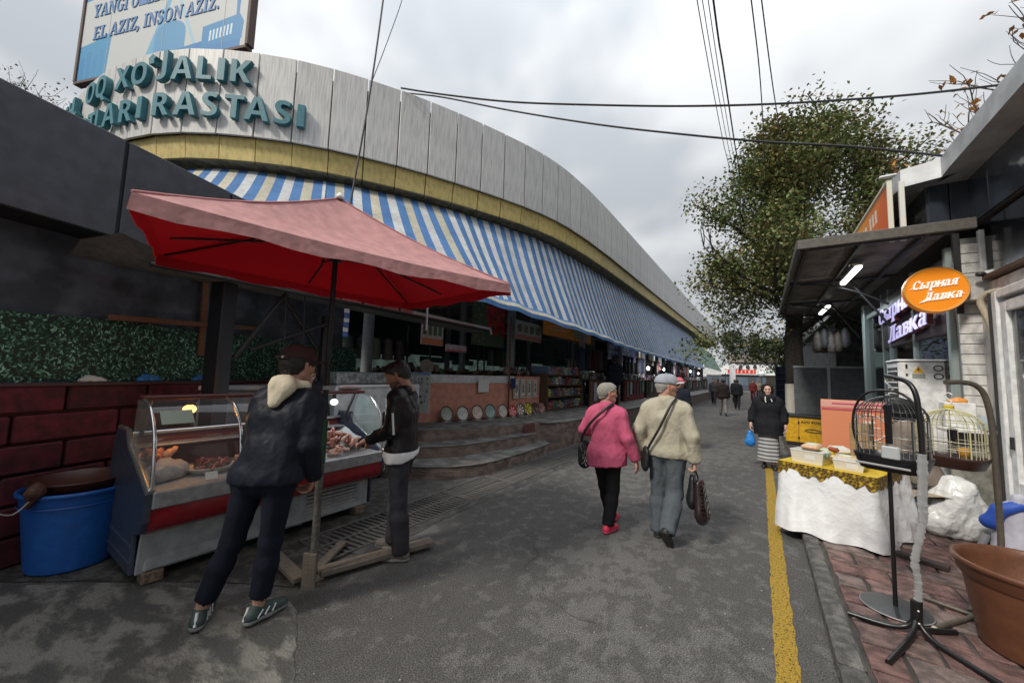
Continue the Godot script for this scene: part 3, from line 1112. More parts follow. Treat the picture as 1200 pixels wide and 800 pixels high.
func print_mat(im: Image, rough := 0.6, o := {}) -> StandardMaterial3D:
	im.generate_mipmaps()
	o["tex"] = ImageTexture.create_from_image(im)
	o["tri"] = false
	var m := mk(Color(1, 1, 1), rough, o)
	m.texture_repeat = false
	return m

func billboard() -> void:
	var bb := thing("billboard", "large blue and white billboard standing on the hall roof behind the teal letters", "billboard", V(-14.0, 8.5, -1.26))
	var d := V(4.89, 0, -1.77)
	var w := d.length()
	d /= w
	bb.basis = Basis(d, Vector3.UP, d.cross(Vector3.UP))
	# printed picture: pale ground, blue header, blue towers, an arch monument with a dome, a long hall
	var im := Image.create(640, 400, false, Image.FORMAT_RGB8)
	im.fill(Color(0.70, 0.71, 0.71))
	var b1 := Color(0.16, 0.44, 0.66)
	var b2 := Color(0.20, 0.52, 0.68)
	var b3 := Color(0.38, 0.60, 0.72)
	poly_fill(im, [Vector2(0, 0), Vector2(640, 0), Vector2(640, 75), Vector2(0, 150)], b1)
	var moon := []
	for i in 20:
		moon.append(Vector2(70 + 34 * cos(0.5 + i * 0.15), 108 + 30 * sin(0.5 + i * 0.15)))
	for i in 20:
		moon.append(Vector2(78 + 27 * cos(0.5 + (19 - i) * 0.15), 101 + 26 * sin(0.5 + (19 - i) * 0.15)))
	poly_fill(im, moon, Color(0.85, 0.86, 0.86))
	poly_fill(im, [Vector2(0, 292), Vector2(60, 284), Vector2(70, 272), Vector2(130, 268), Vector2(120, 400), Vector2(0, 400)], b2)
	for i in 4:
		poly_fill(im, [Vector2(8 + i * 26, 330 - i % 2 * 16), Vector2(26 + i * 26, 328 - i % 2 * 16), Vector2(26 + i * 26, 400), Vector2(8 + i * 26, 400)], b1.lerp(b2, 0.3 + 0.15 * i))
	poly_fill(im, [Vector2(352, 190), Vector2(366, 190), Vector2(300, 400), Vector2(262, 400)], b3)
	poly_fill(im, [Vector2(372, 190), Vector2(382, 190), Vector2(470, 372), Vector2(458, 376)], Color(0.58, 0.70, 0.76))
	var dome := []
	for i in 17:
		dome.append(Vector2(365 + 58 * cos(PI + PI * i / 16.0), 318 + 40 * sin(PI + PI * i / 16.0)))
	dome.append(Vector2(423, 380))
	dome.append(Vector2(307, 380))
	poly_fill(im, dome, b3.lerp(b1, 0.4))
	poly_fill(im, [Vector2(300, 372), Vector2(620, 352), Vector2(620, 400), Vector2(300, 400)], b1)
	poly_fill(im, [Vector2(486, 320), Vector2(612, 306), Vector2(628, 330), Vector2(624, 376), Vector2(486, 380)], b1.lerp(b2, 0.4))
	for i in 7:
		poly_fill(im, [Vector2(512 + i * 12, 336 - i), Vector2(518 + i * 12, 335 - i), Vector2(516 + i * 12, 364 - i), Vector2(510 + i * 12, 365 - i)], Color(0.78, 0.82, 0.84))
	poly_fill(im, [Vector2(598, 250), Vector2(612, 246), Vector2(610, 310), Vector2(600, 312)], b1)
	var face := MB.new()
	face.quad(V(0, 0, 0.06), V(w, 0, 0.06), V(w, 3.4, 0.06), V(0, 3.4, 0.06), true)
	part("printed_face", face, print_mat(im, 0.6), bb)
	part("backing", MB.new().box(V(w / 2, 1.7, 0), V(w - 0.02, 3.38, 0.09), 0.01), mk(Color(0.3, 0.31, 0.32), 0.6), bb)
	var fr := mk(Color(0.10, 0.06, 0.05), 0.7, {"tex": T.grime, "s": 2.0})
	for q in [[w / 2, -0.04, w + 0.1, 0.08], [w / 2, 3.44, w + 0.1, 0.08]]:
		part("frame", MB.new().box(V(q[0], q[1], 0.01), V(q[2], q[3], 0.16), 0.01), fr, bb)
	for x in [-0.04, w + 0.05]:
		part("frame", MB.new().box(V(x, 1.7, 0.01), V(0.09, 3.4, 0.16), 0.01), fr, bb)
	for x in [0.8, 2.6, 4.4]:
		part("post", MB.new().box(V(x, -0.5, -0.12), V(0.12, 1.0, 0.12), 0.01), fr, bb)
		part("seam", MB.new().box(V(x + 0.15, 1.7, 0.062), V(0.012, 3.36, 0.004)), mk(Color(0.42, 0.43, 0.44), 0.7), bb)
	var blue := mk(Color(0.05, 0.16, 0.36), 0.6)
	for q in [["YANGI O\u02bbZBEKISTONDA", 0.33, 1.80], ["EL AZIZ, INSON AZIZ.", 0.42, 1.19]]:
		var tm := text_mesh(q[0], 0.34, 0.012, true)
		var o := part("lettering", tm, blue, bb)
		var ab := tm.get_aabb()
		var want: float = 4.35 if q[1] < 0.4 else 3.95
		o.transform = Transform3D(Basis(V(want / ab.size.x, 0, 0), V(0.05, 1, 0), V(0, 0, 1)), V(q[1] - ab.position.x * want / ab.size.x, q[2], 0.068))


# ---------------------------------------------------------------- dark clad building on the left
func left_building() -> void:
	var lb := thing("clad_building", "low building clad in dark grey panels at the left edge", "building", V(-5.3, 0, -0.6))
	var d := V(-0.349, 0, -0.937)
	lb.basis = Basis(d, Vector3.UP, d.cross(Vector3.UP))  # x runs along the wall away from us, z out to the street
	if lb.basis.z.x < 0:
		lb.basis = Basis(-d, Vector3.UP, (-d).cross(Vector3.UP))
	var sg := 1.0 if lb.basis.x.dot(d) > 0 else -1.0
	var cm := []
	for k in 3:
		cm.append(mk(Color(0.052, 0.056, 0.070) * [1.0, 0.93, 1.07][k], 0.38, {"tex": T.grime, "s": Vector3(0.8, 0.8, 0.8), "metal": 0.2}))
	# fascia panels
	var edges := [-5.0, -3.4, -1.6, 0.02, 1.04, 1.92, 2.9]
	for i in edges.size() - 1:
		var a: float = edges[i]; var b: float = edges[i + 1]
		part("cladding_panel", MB.new().box(V(sg * (a + b) / 2, 3.265, 0.42), V(b - a - 0.03, 0.92, 0.05), 0.006), cm[i % 3], lb)
		part("panel_joint", MB.new().box(V(sg * b, 3.265, 0.40), V(0.028, 0.92, 0.05)), mk(Color(0.012, 0.012, 0.015), 0.8), lb)
	part("roof", MB.new().box(V(sg * -1.0, 3.55, -1.6), V(7.8, 0.24, 3.94), 0.01), cm[1], lb)
	part("soffit", MB.new().box(V(sg * -1.0, 2.84, 0.19), V(7.8, 0.06, 0.39)), mk(Color(0.014, 0.015, 0.018), 0.8), lb)
	var wall := part("wall", MB.new().box(V(sg * -0.4, 1.75, -0.1), V(8.4, 3.5, 0.18)), mk(Color(0.085, 0.095, 0.12), 0.8, {"tex": T.patchy, "s": 0.5}), lb)
	# leaf-patterned sheet
	var im := Image.create(512, 256, false, Image.FORMAT_RGB8)
	im.fill(Color(0.05, 0.14, 0.10))
	var r2 := RandomNumberGenerator.new()
	r2.seed = 99
	for i in 1300:
		var c := Vector2(r2.randf() * 512, r2.randf() * 256)
		var an := r2.randf() * TAU
		var ln := r2.randf_range(5, 10)
		var g := r2.randf_range(0.0, 1.0)
		var leaf := []
		for q in [[-1, 0], [-0.4, 0.34], [0.3, 0.3], [1, 0], [0.3, -0.3], [-0.4, -0.34]]:
			leaf.append(c + Vector2(q[0], q[1]).rotated(an) * ln)
		poly_fill(im, leaf, Color(0.10, 0.27, 0.20).lerp(Color(0.58, 0.76, 0.66), g * g))
	var sheetm := MB.new()
	var rows := []
	for j in 4:
		var row := PackedVector3Array()
		for i in 60:
			var x := -3.2 + i * 0.125
			row.append(V(x, 1.47 + j * 0.2 + (0.012 * sin(x * 4.0) if j == 3 else 0.0), 0.045 + 0.008 * sin(x * 7.0 + j)))
		rows.append(row)
	if sg < 0:
		for row in rows:
			for i in row.size():
				row[i].x = -row[i].x
	sheetm.patch(rows)
	var lm := print_mat(im, 0.7)
	lm.texture_repeat = true
	lm.uv1_scale = V(7.0, 1.0, 1)
	part("leaf_print_sheet", sheetm, lm, lb)
	# wall of large burgundy blocks
	var bm := []
	for k in 4:
		bm.append(mk(Color(0.075, 0.004, 0.012) * [1.0, 0.75, 1.25, 0.9][k], 0.8, {"tex": T.patchy, "s": 1.5, "bump": T.bump, "bh": 0.06}))
	var pm := mk(Color(0.028, 0.008, 0.010), 0.7)
	part("block_mortar", MB.new().box(V(sg * 0.4, 0.72, 0.06), V(7.0, 1.44, 0.12)), pm, lb)
	for r in 6:
		var x := -3.0 + (0.32 if r % 2 else 0.0)
		while x < 3.4:
			var bw := 0.66 + 0.05 * sin(x * 5.0 + r)
			part("block", MB.new().box(V(sg * (x + bw / 2), 0.125 + r * 0.243, 0.15 + rng.randf_range(-0.008, 0.008)), V(bw - 0.022, 0.222, 0.09), 0.014), bm[rng.randi() % 4], lb)
			x += bw
	part("ledge", MB.new().box(V(sg * 0.4, 1.457, 0.10), V(7.0, 0.03, 0.22), 0.006), mk(Color(0.05, 0.02, 0.022), 0.7), lb)
	# crumpled blue bags and a pale cloth left on the ledge
	for q in [["blue_bag", "crumpled blue plastic bag lying on the burgundy ledge nearer the counter", Color(0.03, 0.13, 0.33), 1.15, 0.06], ["blue_bag", "crumpled blue plastic bag on the burgundy ledge in front of the leaf sheet", Color(0.03, 0.14, 0.36), 0.62, 0.075], ["cloth_rag", "pale rag left on the burgundy ledge at the left", Color(0.4, 0.38, 0.36), 0.16, 0.055]]:
		var f := Field.new(V(-0.14, -0.01, -0.08), V(0.14, 0.09, 0.08), 0.009)
		f.bone(V(-0.08, 0.015, 0), V(0.08, 0.012, 0.02), q[4] * 0.55, q[4] * 0.35)
		f.bone(V(-0.03, 0.03, -0.01), V(0.03, 0.025, 0), q[4] * 0.6, q[4] * 0.4)
		f.cut(V(0, 0.0, 0), Vector3.DOWN)
		var bmsh := MB.new()
		var nz := FastNoiseLite.new()
		nz.frequency = 14.0
		f.build(bmsh, nz, 0.03)
		var o := part(q[0], bmsh, mk(q[2], 0.4))
		o.transform = lb.transform * Transform3D(Basis(), V(sg * q[3], 1.473, 0.12))
		tag(o, q[1], "rag" if q[0] == "cloth_rag" else "bag")
	mats.left = lb
	# planks and a black post that carry the sheet-metal shelter
	var wood := mk(Color(0.17, 0.075, 0.045), 0.8, {"tex": T.streak, "s": Vector3(4, 4, 0.5)})
	var o := part("plank", MB.new().box(V(0, 0, 0), V(1.62, 0.055, 0.03), 0.004), wood)
	o.transform = lb.transform * Transform3D(Basis(Vector3.FORWARD, -0.05 * sg), V(sg * 1.03, 2.14, 0.10))
	tag(o, "long reddish plank nailed level across the grey wall", "plank")
	o = part("plank", MB.new().box(V(0, 0, 0), V(0.07, 1.02, 0.03), 0.004), wood)
	o.transform = lb.transform * Transform3D(Basis(Vector3.FORWARD, -0.03 * sg), V(sg * 1.14, 2.28, 0.066))
	tag(o, "upright reddish plank on the grey wall behind the level plank", "plank")
	var post := part("shelter_post", MB.new().box(V(0, 1.29, 0), V(0.21, 2.58, 0.16), 0.012), mk(Color(0.008, 0.009, 0.014), 0.6))
	post.position = V(-4.98, 0, -1.66)
	post.rotation.y = 0.3
	tag(post, "thick black post holding up the metal shelter behind the counter", "post")

# ---------------------------------------------------------------- shops on the right
func shop_row() -> void:
	var sh := thing("shop_building", "single-storey shop row with dark panelled fascia and pale roof edge on the right", "building")
	var wallm := mk(Color(0.60, 0.59, 0.57), 0.75, {"tex": T.streak, "s": Vector3(0.8, 0.4, 0.8), "world": true})
	var navy := mk(Color(0.040, 0.048, 0.062), 0.16, {"coat": 0.6, "coatr": 0.08, "bump": T.fold, "bh": 0.3, "s": 0.5})
	var navy2 := mk(Color(0.030, 0.037, 0.050), 0.2, {"coat": 0.5, "coatr": 0.1, "bump": T.fold, "bh": 0.3, "s": 0.4})
	var edge := mk(Color(0.55, 0.565, 0.575), 0.4, {"metal": 0.3, "tex": T.grime, "s": 0.5, "world": true})
	var white := mk(Color(0.78, 0.79, 0.79), 0.5, {"tex": T.grime, "s": 1.0, "world": true})
	var dark := mk(Color(0.02, 0.02, 0.022), 0.7)
	mats.white = white
	# near wall, along the road
	part("wall", MB.new().box(V(2.30, 1.45, -2.4), V(0.36, 2.78, 8.2)), wallm, sh)
	part("upper_wall", MB.new().box(V(2.42, 3.25, -2.4), V(0.30, 0.82, 8.2)), wallm, sh)
	# dark glazed strip above the door, with a brown sill
	part("upper_window", MB.new().box(V(2.16, 3.23, -3.9), V(0.05, 0.62, 4.6), 0.006), mk(Color(0.008, 0.010, 0.014), 0.06, {"coat": 1.0}), sh)
	part("window_sill", MB.new().box(V(2.14, 2.885, -3.9), V(0.16, 0.05, 4.7), 0.008), mk(Color(0.09, 0.055, 0.04), 0.7, {"tex": T.streak, "s": 3.0}), sh)
	# pillar wall clad in level boards, where the front steps out
	part("pillar", MB.new().box(V(2.24, 1.75, -6.62), V(0.50, 3.36, 0.20)), mk(Color(0.2, 0.2, 0.19), 0.8), sh)
	for i in 18:
		part("cladding_board", MB.new().box(V(2.06, 1.29 + i * 0.118, -6.505), V(0.225, 0.112, 0.035), 0.006), wallm, sh)
	part("pillar_trim", MB.new().box(V(2.155, 2.35, -6.49), V(0.05, 2.3, 0.06), 0.008), white, sh)
	part("lower_wall", MB.new().box(V(2.05, 0.64, -6.50), V(0.5, 1.1, 0.06), 0.006), mk(Color(0.27, 0.265, 0.23), 0.8, {"tex": T.patchy, "s": 1.0}), sh)
	part("window_ledge", MB.new().box(V(1.98, 1.20, -6.42), V(0.52, 0.045, 0.32), 0.01), white, sh)
	# fascia: near stretch, front of the step, slanted corner, far stretch
	var line := [Vector2(2.10, 2.4), Vector2(2.10, 1.3), Vector2(2.10, 0.2), Vector2(2.10, -0.9), Vector2(2.10, -2.1), Vector2(2.10, -3.3), Vector2(2.10, -4.3), Vector2(2.10, -5.25), Vector2(2.10, -6.03), Vector2(2.10, -6.5), Vector2(1.93, -6.5), Vector2(1.76, -6.5), Vector2(1.74, -6.85), Vector2(1.74, -7.8)]
	for i in 14:
		line.append(Vector2(1.74, -8.9 - i * 1.1))
	var lo := offset_line(line, -0.03)
	var li := offset_line(line, 0.30)
	for i in line.size() - 1:
		var a: Vector2 = line[i]; var b: Vector2 = line[i + 1]
		var d := (b - a)
		var ln := d.length()
		d /= ln
		var bs := Basis(V(d.x, 0, d.y), Vector3.UP, V(d.x, 0, d.y).cross(Vector3.UP))
		var o := part("fascia_panel", MB.new().box(Vector3.ZERO, V(ln - 0.010, 0.56, 0.04), 0.005), navy if i % 2 else navy2, sh)
		o.transform = Transform3D(bs, V((a.x + b.x) / 2, 3.86, (a.y + b.y) / 2))
	for run in [[0, 9], [9, 11], [11, line.size() - 1]]:
		var pl := PackedVector2Array()
		for i in range(run[0], run[1] + 1):
			pl.append(line[i] + (line[i] - li[i]).normalized() * 0.05)
		for i in range(run[1], run[0] - 1, -1):
			pl.append(li[i])
		part("roof_edge", MB.new().slab(pl, 4.12, 4.345), edge, sh)
	part("fascia_soffit", MB.new().box(V(2.55, 3.57, -2.3), V(0.9, 0.03, 8.4)), dark, sh)
	part("fascia_soffit", MB.new().box(V(2.3, 3.565, -14.5), V(1.24, 0.03, 15.9)), dark, sh)
	part("roof", MB.new().box(V(4.9, 4.2, -2.35), V(5.5, 0.2, 8.3)), edge, sh)
	part("roof", MB.new().box(V(4.9, 4.21, -24.0), V(6.4, 0.2, 34.9)), edge, sh)
	part("rear_wall", MB.new().box(V(7.9, 2.1, -18.0), V(0.2, 4.0, 40.0)), wallm, sh)
	part("side_wall", MB.new().box(V(5.0, 1.8, -6.7), V(5.2, 3.4, 0.1)), wallm, sh)
	# window wall of the cheese shop
	var frame := mk(Color(0.30, 0.36, 0.35), 0.4, {"metal": 0.3})
	var pane := glass(0.42, Color(0.05, 0.07, 0.07))
	for q in [-6.78, -8.05, -9.3, -9.75]:
		part("mullion", MB.new().box(V(1.98, 1.75, q), V(0.09, 3.3, 0.09), 0.008), frame, sh)
	part("mullion", MB.new().box(V(1.97, 1.75, -11.1), V(0.14, 3.3, 0.22), 0.01), frame, sh)
	for q in [[-6.83, -8.0], [-8.1, -9.25], [-9.8, -11.0]]:
		part("pane", MB.new().box(V(1.98, 1.72, (q[0] + q[1]) / 2), V(0.012, 2.8, absf(q[1] - q[0]))), pane, sh)
	for y in [0.30, 3.12]:
		part("window_rail", MB.new().box(V(1.981, y, -8.9), V(0.085, 0.09, 4.1), 0.006), frame, sh)
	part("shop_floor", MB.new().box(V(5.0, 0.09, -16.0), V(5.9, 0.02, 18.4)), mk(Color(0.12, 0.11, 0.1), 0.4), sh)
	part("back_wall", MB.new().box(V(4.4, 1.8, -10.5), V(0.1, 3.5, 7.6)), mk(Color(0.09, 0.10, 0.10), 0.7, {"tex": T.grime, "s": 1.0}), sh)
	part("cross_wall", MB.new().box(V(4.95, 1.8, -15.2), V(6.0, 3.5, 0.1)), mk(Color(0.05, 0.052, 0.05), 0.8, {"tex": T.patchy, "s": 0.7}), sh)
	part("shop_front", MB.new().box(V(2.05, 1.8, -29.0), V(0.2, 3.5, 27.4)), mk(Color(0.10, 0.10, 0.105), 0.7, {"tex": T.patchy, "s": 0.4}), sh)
	# shelves with goods seen through the window
	var sm := mk(Color(0.16, 0.15, 0.14), 0.6)
	for k in 3:
		var rack := thing("shop_shelf", "shelf of small goods behind the cheese shop window, %s" % ["nearest the pillar", "in the middle", "farthest in"][k], "shelf", V(3.5, 0.10, -7.6 - k * 1.5), 0, "shelves in the cheese shop")
		for y in [0.5, 1.0, 1.5, 2.0]:
			part("shelf_board", MB.new().box(V(0, y, 0), V(0.5, 0.03, 1.2), 0.004), sm, rack)
		for q in [[-0.24, -0.58], [0.24, -0.58], [-0.24, 0.58], [0.24, 0.58]]:
			part("shelf_upright", MB.new().box(V(q[0], 1.1, q[1]), V(0.03, 2.2, 0.03), 0.003), sm, rack)
		var g := MB.new()
		for i in 40:
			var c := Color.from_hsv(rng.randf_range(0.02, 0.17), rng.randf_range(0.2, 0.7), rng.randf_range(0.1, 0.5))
			g.col = c
			var s := V(rng.randf_range(0.06, 0.14), rng.randf_range(0.06, 0.26), rng.randf_range(0.05, 0.11))
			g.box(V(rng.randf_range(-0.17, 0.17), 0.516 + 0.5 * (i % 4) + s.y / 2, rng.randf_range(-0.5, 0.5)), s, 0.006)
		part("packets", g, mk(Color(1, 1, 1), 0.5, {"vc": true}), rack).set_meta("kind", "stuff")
	# round lamps glowing inside the shop
	for q in [[2.75, 2.98, -11.9], [3.0, 2.98, -11.2], [2.75, 2.98, -13.4], [3.1, 2.98, -13.2]]:
		var l := thing("ceiling_spot", "small round white lamp lit inside the shop, %s" % {-11.9: "third from the window post", -11.2: "nearest the window post", -13.4: "farthest in, nearer the street", -13.2: "second from the back"}[q[2]], "lamp", V(q[0], q[1], q[2]), 0, "lit spots inside the shop")
		part("lamp_glow", MB.new().ball(Vector3.ZERO, V(0.085, 0.05, 0.085), 12), mk(Color(0.9, 0.9, 0.85), 0.5, {"emit": Color(1, 0.98, 0.92), "ee": 2.4}), l)
		part("lamp_cord", MB.new().tube([V(0, 0.04, 0), V(0, 0.56, 0)], 0.012, 6), dark, l)
	# white door frame and door by the right edge
	var dr := thing("white_door", "white framed glazed door at the right edge of the street", "door")
	for q in [[-5.93, 0.09], [-4.72, 0.09]]:
		part("door_jamb", MB.new().box(V(2.08, 1.38, q[0]), V(0.12, 2.58, q[1]), 0.01), white, dr)
	part("door_head", MB.new().box(V(2.081, 2.64, -5.32), V(0.117, 0.09, 1.12), 0.01), white, dr)
	var leaf := part("door_leaf", MB.new().box(V(2.07, 1.33, -5.82), V(0.06, 2.44, 0.11), 0.008).box(V(2.07, 1.33, -4.83), V(0.06, 2.44, 0.11), 0.008).box(V(2.07, 2.5, -5.32), V(0.06, 0.11, 0.9), 0.008).box(V(2.07, 0.45, -5.32), V(0.06, 0.68, 0.9), 0.008), white, dr)
	part("door_pane", MB.new().box(V(2.08, 1.62, -5.32), V(0.012, 1.66, 0.9)), glass(0.4, Color(0.12, 0.15, 0.16)), leaf)
	part("door_gasket", MB.new().box(V(2.012, 1.38, -5.985), V(0.02, 2.58, 0.016)), dark, dr)
	part("door_lock", MB.new().box(V(2.03, 1.15, -5.80), V(0.03, 0.12, 0.03), 0.006), dark, leaf)
	# canopy
	var cp := thing("shop_canopy", "flat dark-framed canopy with brown translucent sheets over the shop front", "canopy")
	var steel := mk(Color(0.012, 0.012, 0.014), 0.5)
	var poly := mk(Color(0.17, 0.15, 0.125), 0.5, {"tex": T.patchy, "s": 0.6, "back": Color(0.16, 0.14, 0.11)})
	for k in 3:
		part("roof_sheet", MB.new().box(V(1.12, 3.44, -7.0 - k * 2.1), V(1.38, 0.012, 2.08)), poly, cp)
	part("front_rail", MB.new().box(V(1.18, 3.42, -5.90), V(1.52, 0.12, 0.04), 0.008), mk(Color(0.11, 0.10, 0.085), 0.5, {"metal": 0.2, "tex": T.grime, "s": 2.0}), cp)
	part("street_rail", MB.new().box(V(0.43, 3.42, -9.06), V(0.04, 0.12, 6.30), 0.008), mk(Color(0.10, 0.095, 0.085), 0.5, {"metal": 0.2, "tex": T.grime, "s": 2.0}), cp)
	for q in [[0.53, 0.045], [1.05, 0.03], [1.6, 0.045]]:
		part("canopy_beam", MB.new().box(V(q[0], 3.395, -9.06), V(q[1], 0.05, 6.2), 0.005), steel, cp)
	for z in [-6.02, -8.1, -10.2, -12.15]:
		part("canopy_rib", MB.new().box(V(1.14, 3.39, z), V(1.36, 0.045, 0.045), 0.005), steel, cp)
		if z > -7.0:
			continue
		var arc := []
		for i in 9:
			var f := i / 8.0
			arc.append(V(0.60 + 1.1 * f, 3.36 - 0.42 * f * f, z))
		part("canopy_bracket", MB.new().tube(arc, 0.018, 6), steel, cp)
		part("bracket_strut", MB.new().tube([V(1.70, 2.6, z), V(1.25, 3.36, z)], 0.018, 6), steel, cp)
	part("bracket_post", MB.new().box(V(1.94, 3.0, -6.44), V(0.06, 0.95, 0.05), 0.005), steel, cp)
	# strip lights under the canopy
	for k in 2:
		var q: Vector3 = [V(1.16, 3.30, -7.45), V(1.22, 3.30, -10.8)][k]
		var l := thing("strip_light", "lit white strip light hanging under the canopy, %s" % ["the nearer of two", "the farther of two"][k], "lamp", q, 0.02, "strip lights under the canopy")
		part("light_tube", MB.new().box(Vector3.ZERO, V(0.07, 0.045, 1.1), 0.012), mk(Color(0.9, 0.9, 0.9), 0.4, {"emit": Color(1, 1, 1), "ee": 1.8}), l)
		part("light_body", MB.new().box(V(0, 0.035, 0), V(0.09, 0.03, 1.16), 0.006), white, l)
		part("light_cable", MB.new().tube(spline([V(0, 0.05, 0.5), V(-0.1, 0.03, 0.62), V(-0.06, 0.08, 0.3), V(0, 0.09, 0.1)], 5), 0.008, 5), white, l)
		var lamp := AreaLight3D.new()
		lamp.name = "glow"
		lamp.area_size = Vector2(0.07, 1.1)
		lamp.light_energy = 1.2
		lamp.light_color = Color(0.95, 0.98, 1.0)
		lamp.rotation = V(-PI / 2, 0, 0)
		lamp.position = V(0, -0.03, 0)
		lamp.shadow_enabled = true
		l.add_child(lamp)
	# script letters in violet on the fascia behind the round sign
	var ns := thing("script_sign", "two lines of pale violet raised script letters under the canopy", "sign", V(1.90, 0, 0))
	var face := mk(Color(0.60, 0.58, 0.80), 0.4, {"emit": Color(0.5, 0.46, 0.85), "ee": 0.3})
	for q in [["\u0421\u044b\u0440\u043d\u0430\u044f", 2.86, -9.3, 2.1], ["\u041b\u0430\u0432\u043a\u0430", 2.50, -8.75, 1.8]]:
		word("script_letter", q[0], 0.25, 0.06, q[3], Transform3D(Basis(V(0, 0.06, 1), V(0, 1, 0.25), V(-1, 0, 0)), V(-0.05, q[1], q[2])), mk(Color(0.10, 0.022, 0.02), 0.5), ns)
		word("lit_face", q[0], 0.25, 0.012, q[3], Transform3D(Basis(V(0, 0.06, 1), V(0, 1, 0.25), V(-1, 0, 0)), V(-0.088, q[1], q[2])), face, ns)
	part("sign_panel", MB.new().box(V(0.06, 2.82, -8.3), V(0.04, 0.95, 2.9), 0.008), mk(Color(0.055, 0.035, 0.04), 0.4), ns)
	# orange advertisement standing on the canopy
	var ad := thing("orange_board", "orange and yellow advertising board standing on the canopy edge", "billboard")
	var im := Image.create(256, 96, false, Image.FORMAT_RGB8)
	for y in 96:
		for x in 256:
			var f := clampf((x - 60.0) / 190.0 + (y - 48) / 400.0, 0, 1)
			im.set_pixel(x, y, Color(0.93, 0.72, 0.28).lerp(Color(0.86, 0.38, 0.15), f))
	for q in [[34, 30, 22], [62, 27, 34], [102, 22, 24], [134, 20, 40], [182, 15, 36], [120, 58, 26], [152, 54, 20], [180, 50, 34]]:
		for i in 3:
			poly_fill(im, [Vector2(q[0] + i * q[2] / 3.0, q[1]), Vector2(q[0] + i * q[2] / 3.0 + q[2] * 0.22, q[1] - 1), Vector2(q[0] + i * q[2] / 3.0 + q[2] * 0.26, q[1] + 24), Vector2(q[0] + i * q[2] / 3.0 + 2, q[1] + 25)], Color(0.93, 0.88, 0.83))
	var fm := MB.new()
	fm.quad(V(1.36, 3.46, -9.6), V(1.36, 3.46, -6.30), V(1.36, 4.17, -6.30), V(1.36, 4.17, -9.6), true)
	part("printed_face", fm, print_mat(im, 0.5), ad)
	part("board_back", MB.new().box(V(1.38, 3.81, -7.95), V(0.03, 0.74, 3.32), 0.006), mk(Color(0.46, 0.42, 0.33), 0.6), ad)
	part("board_rim", MB.new().box(V(1.375, 4.195, -7.95), V(0.06, 0.05, 3.36), 0.01).box(V(1.375, 3.81, -6.275), V(0.05, 0.78, 0.03), 0.006), mk(Color(0.62, 0.58, 0.48), 0.6), ad)
	part("board_post", MB.new().box(V(1.47, 3.78, -6.24), V(0.05, 0.74, 0.05), 0.005), mk(Color(0.62, 0.60, 0.56), 0.6), ad)
	part("board_lamp", MB.new().box(V(1.36, 4.25, -6.25), V(0.16, 0.03, 0.06), 0.01), white, ad)
	part("lamp_arm", MB.new().tube([V(1.36, 3.95, -8.2), V(0.85, 3.90, -8.5)], 0.02, 6), white, ad)


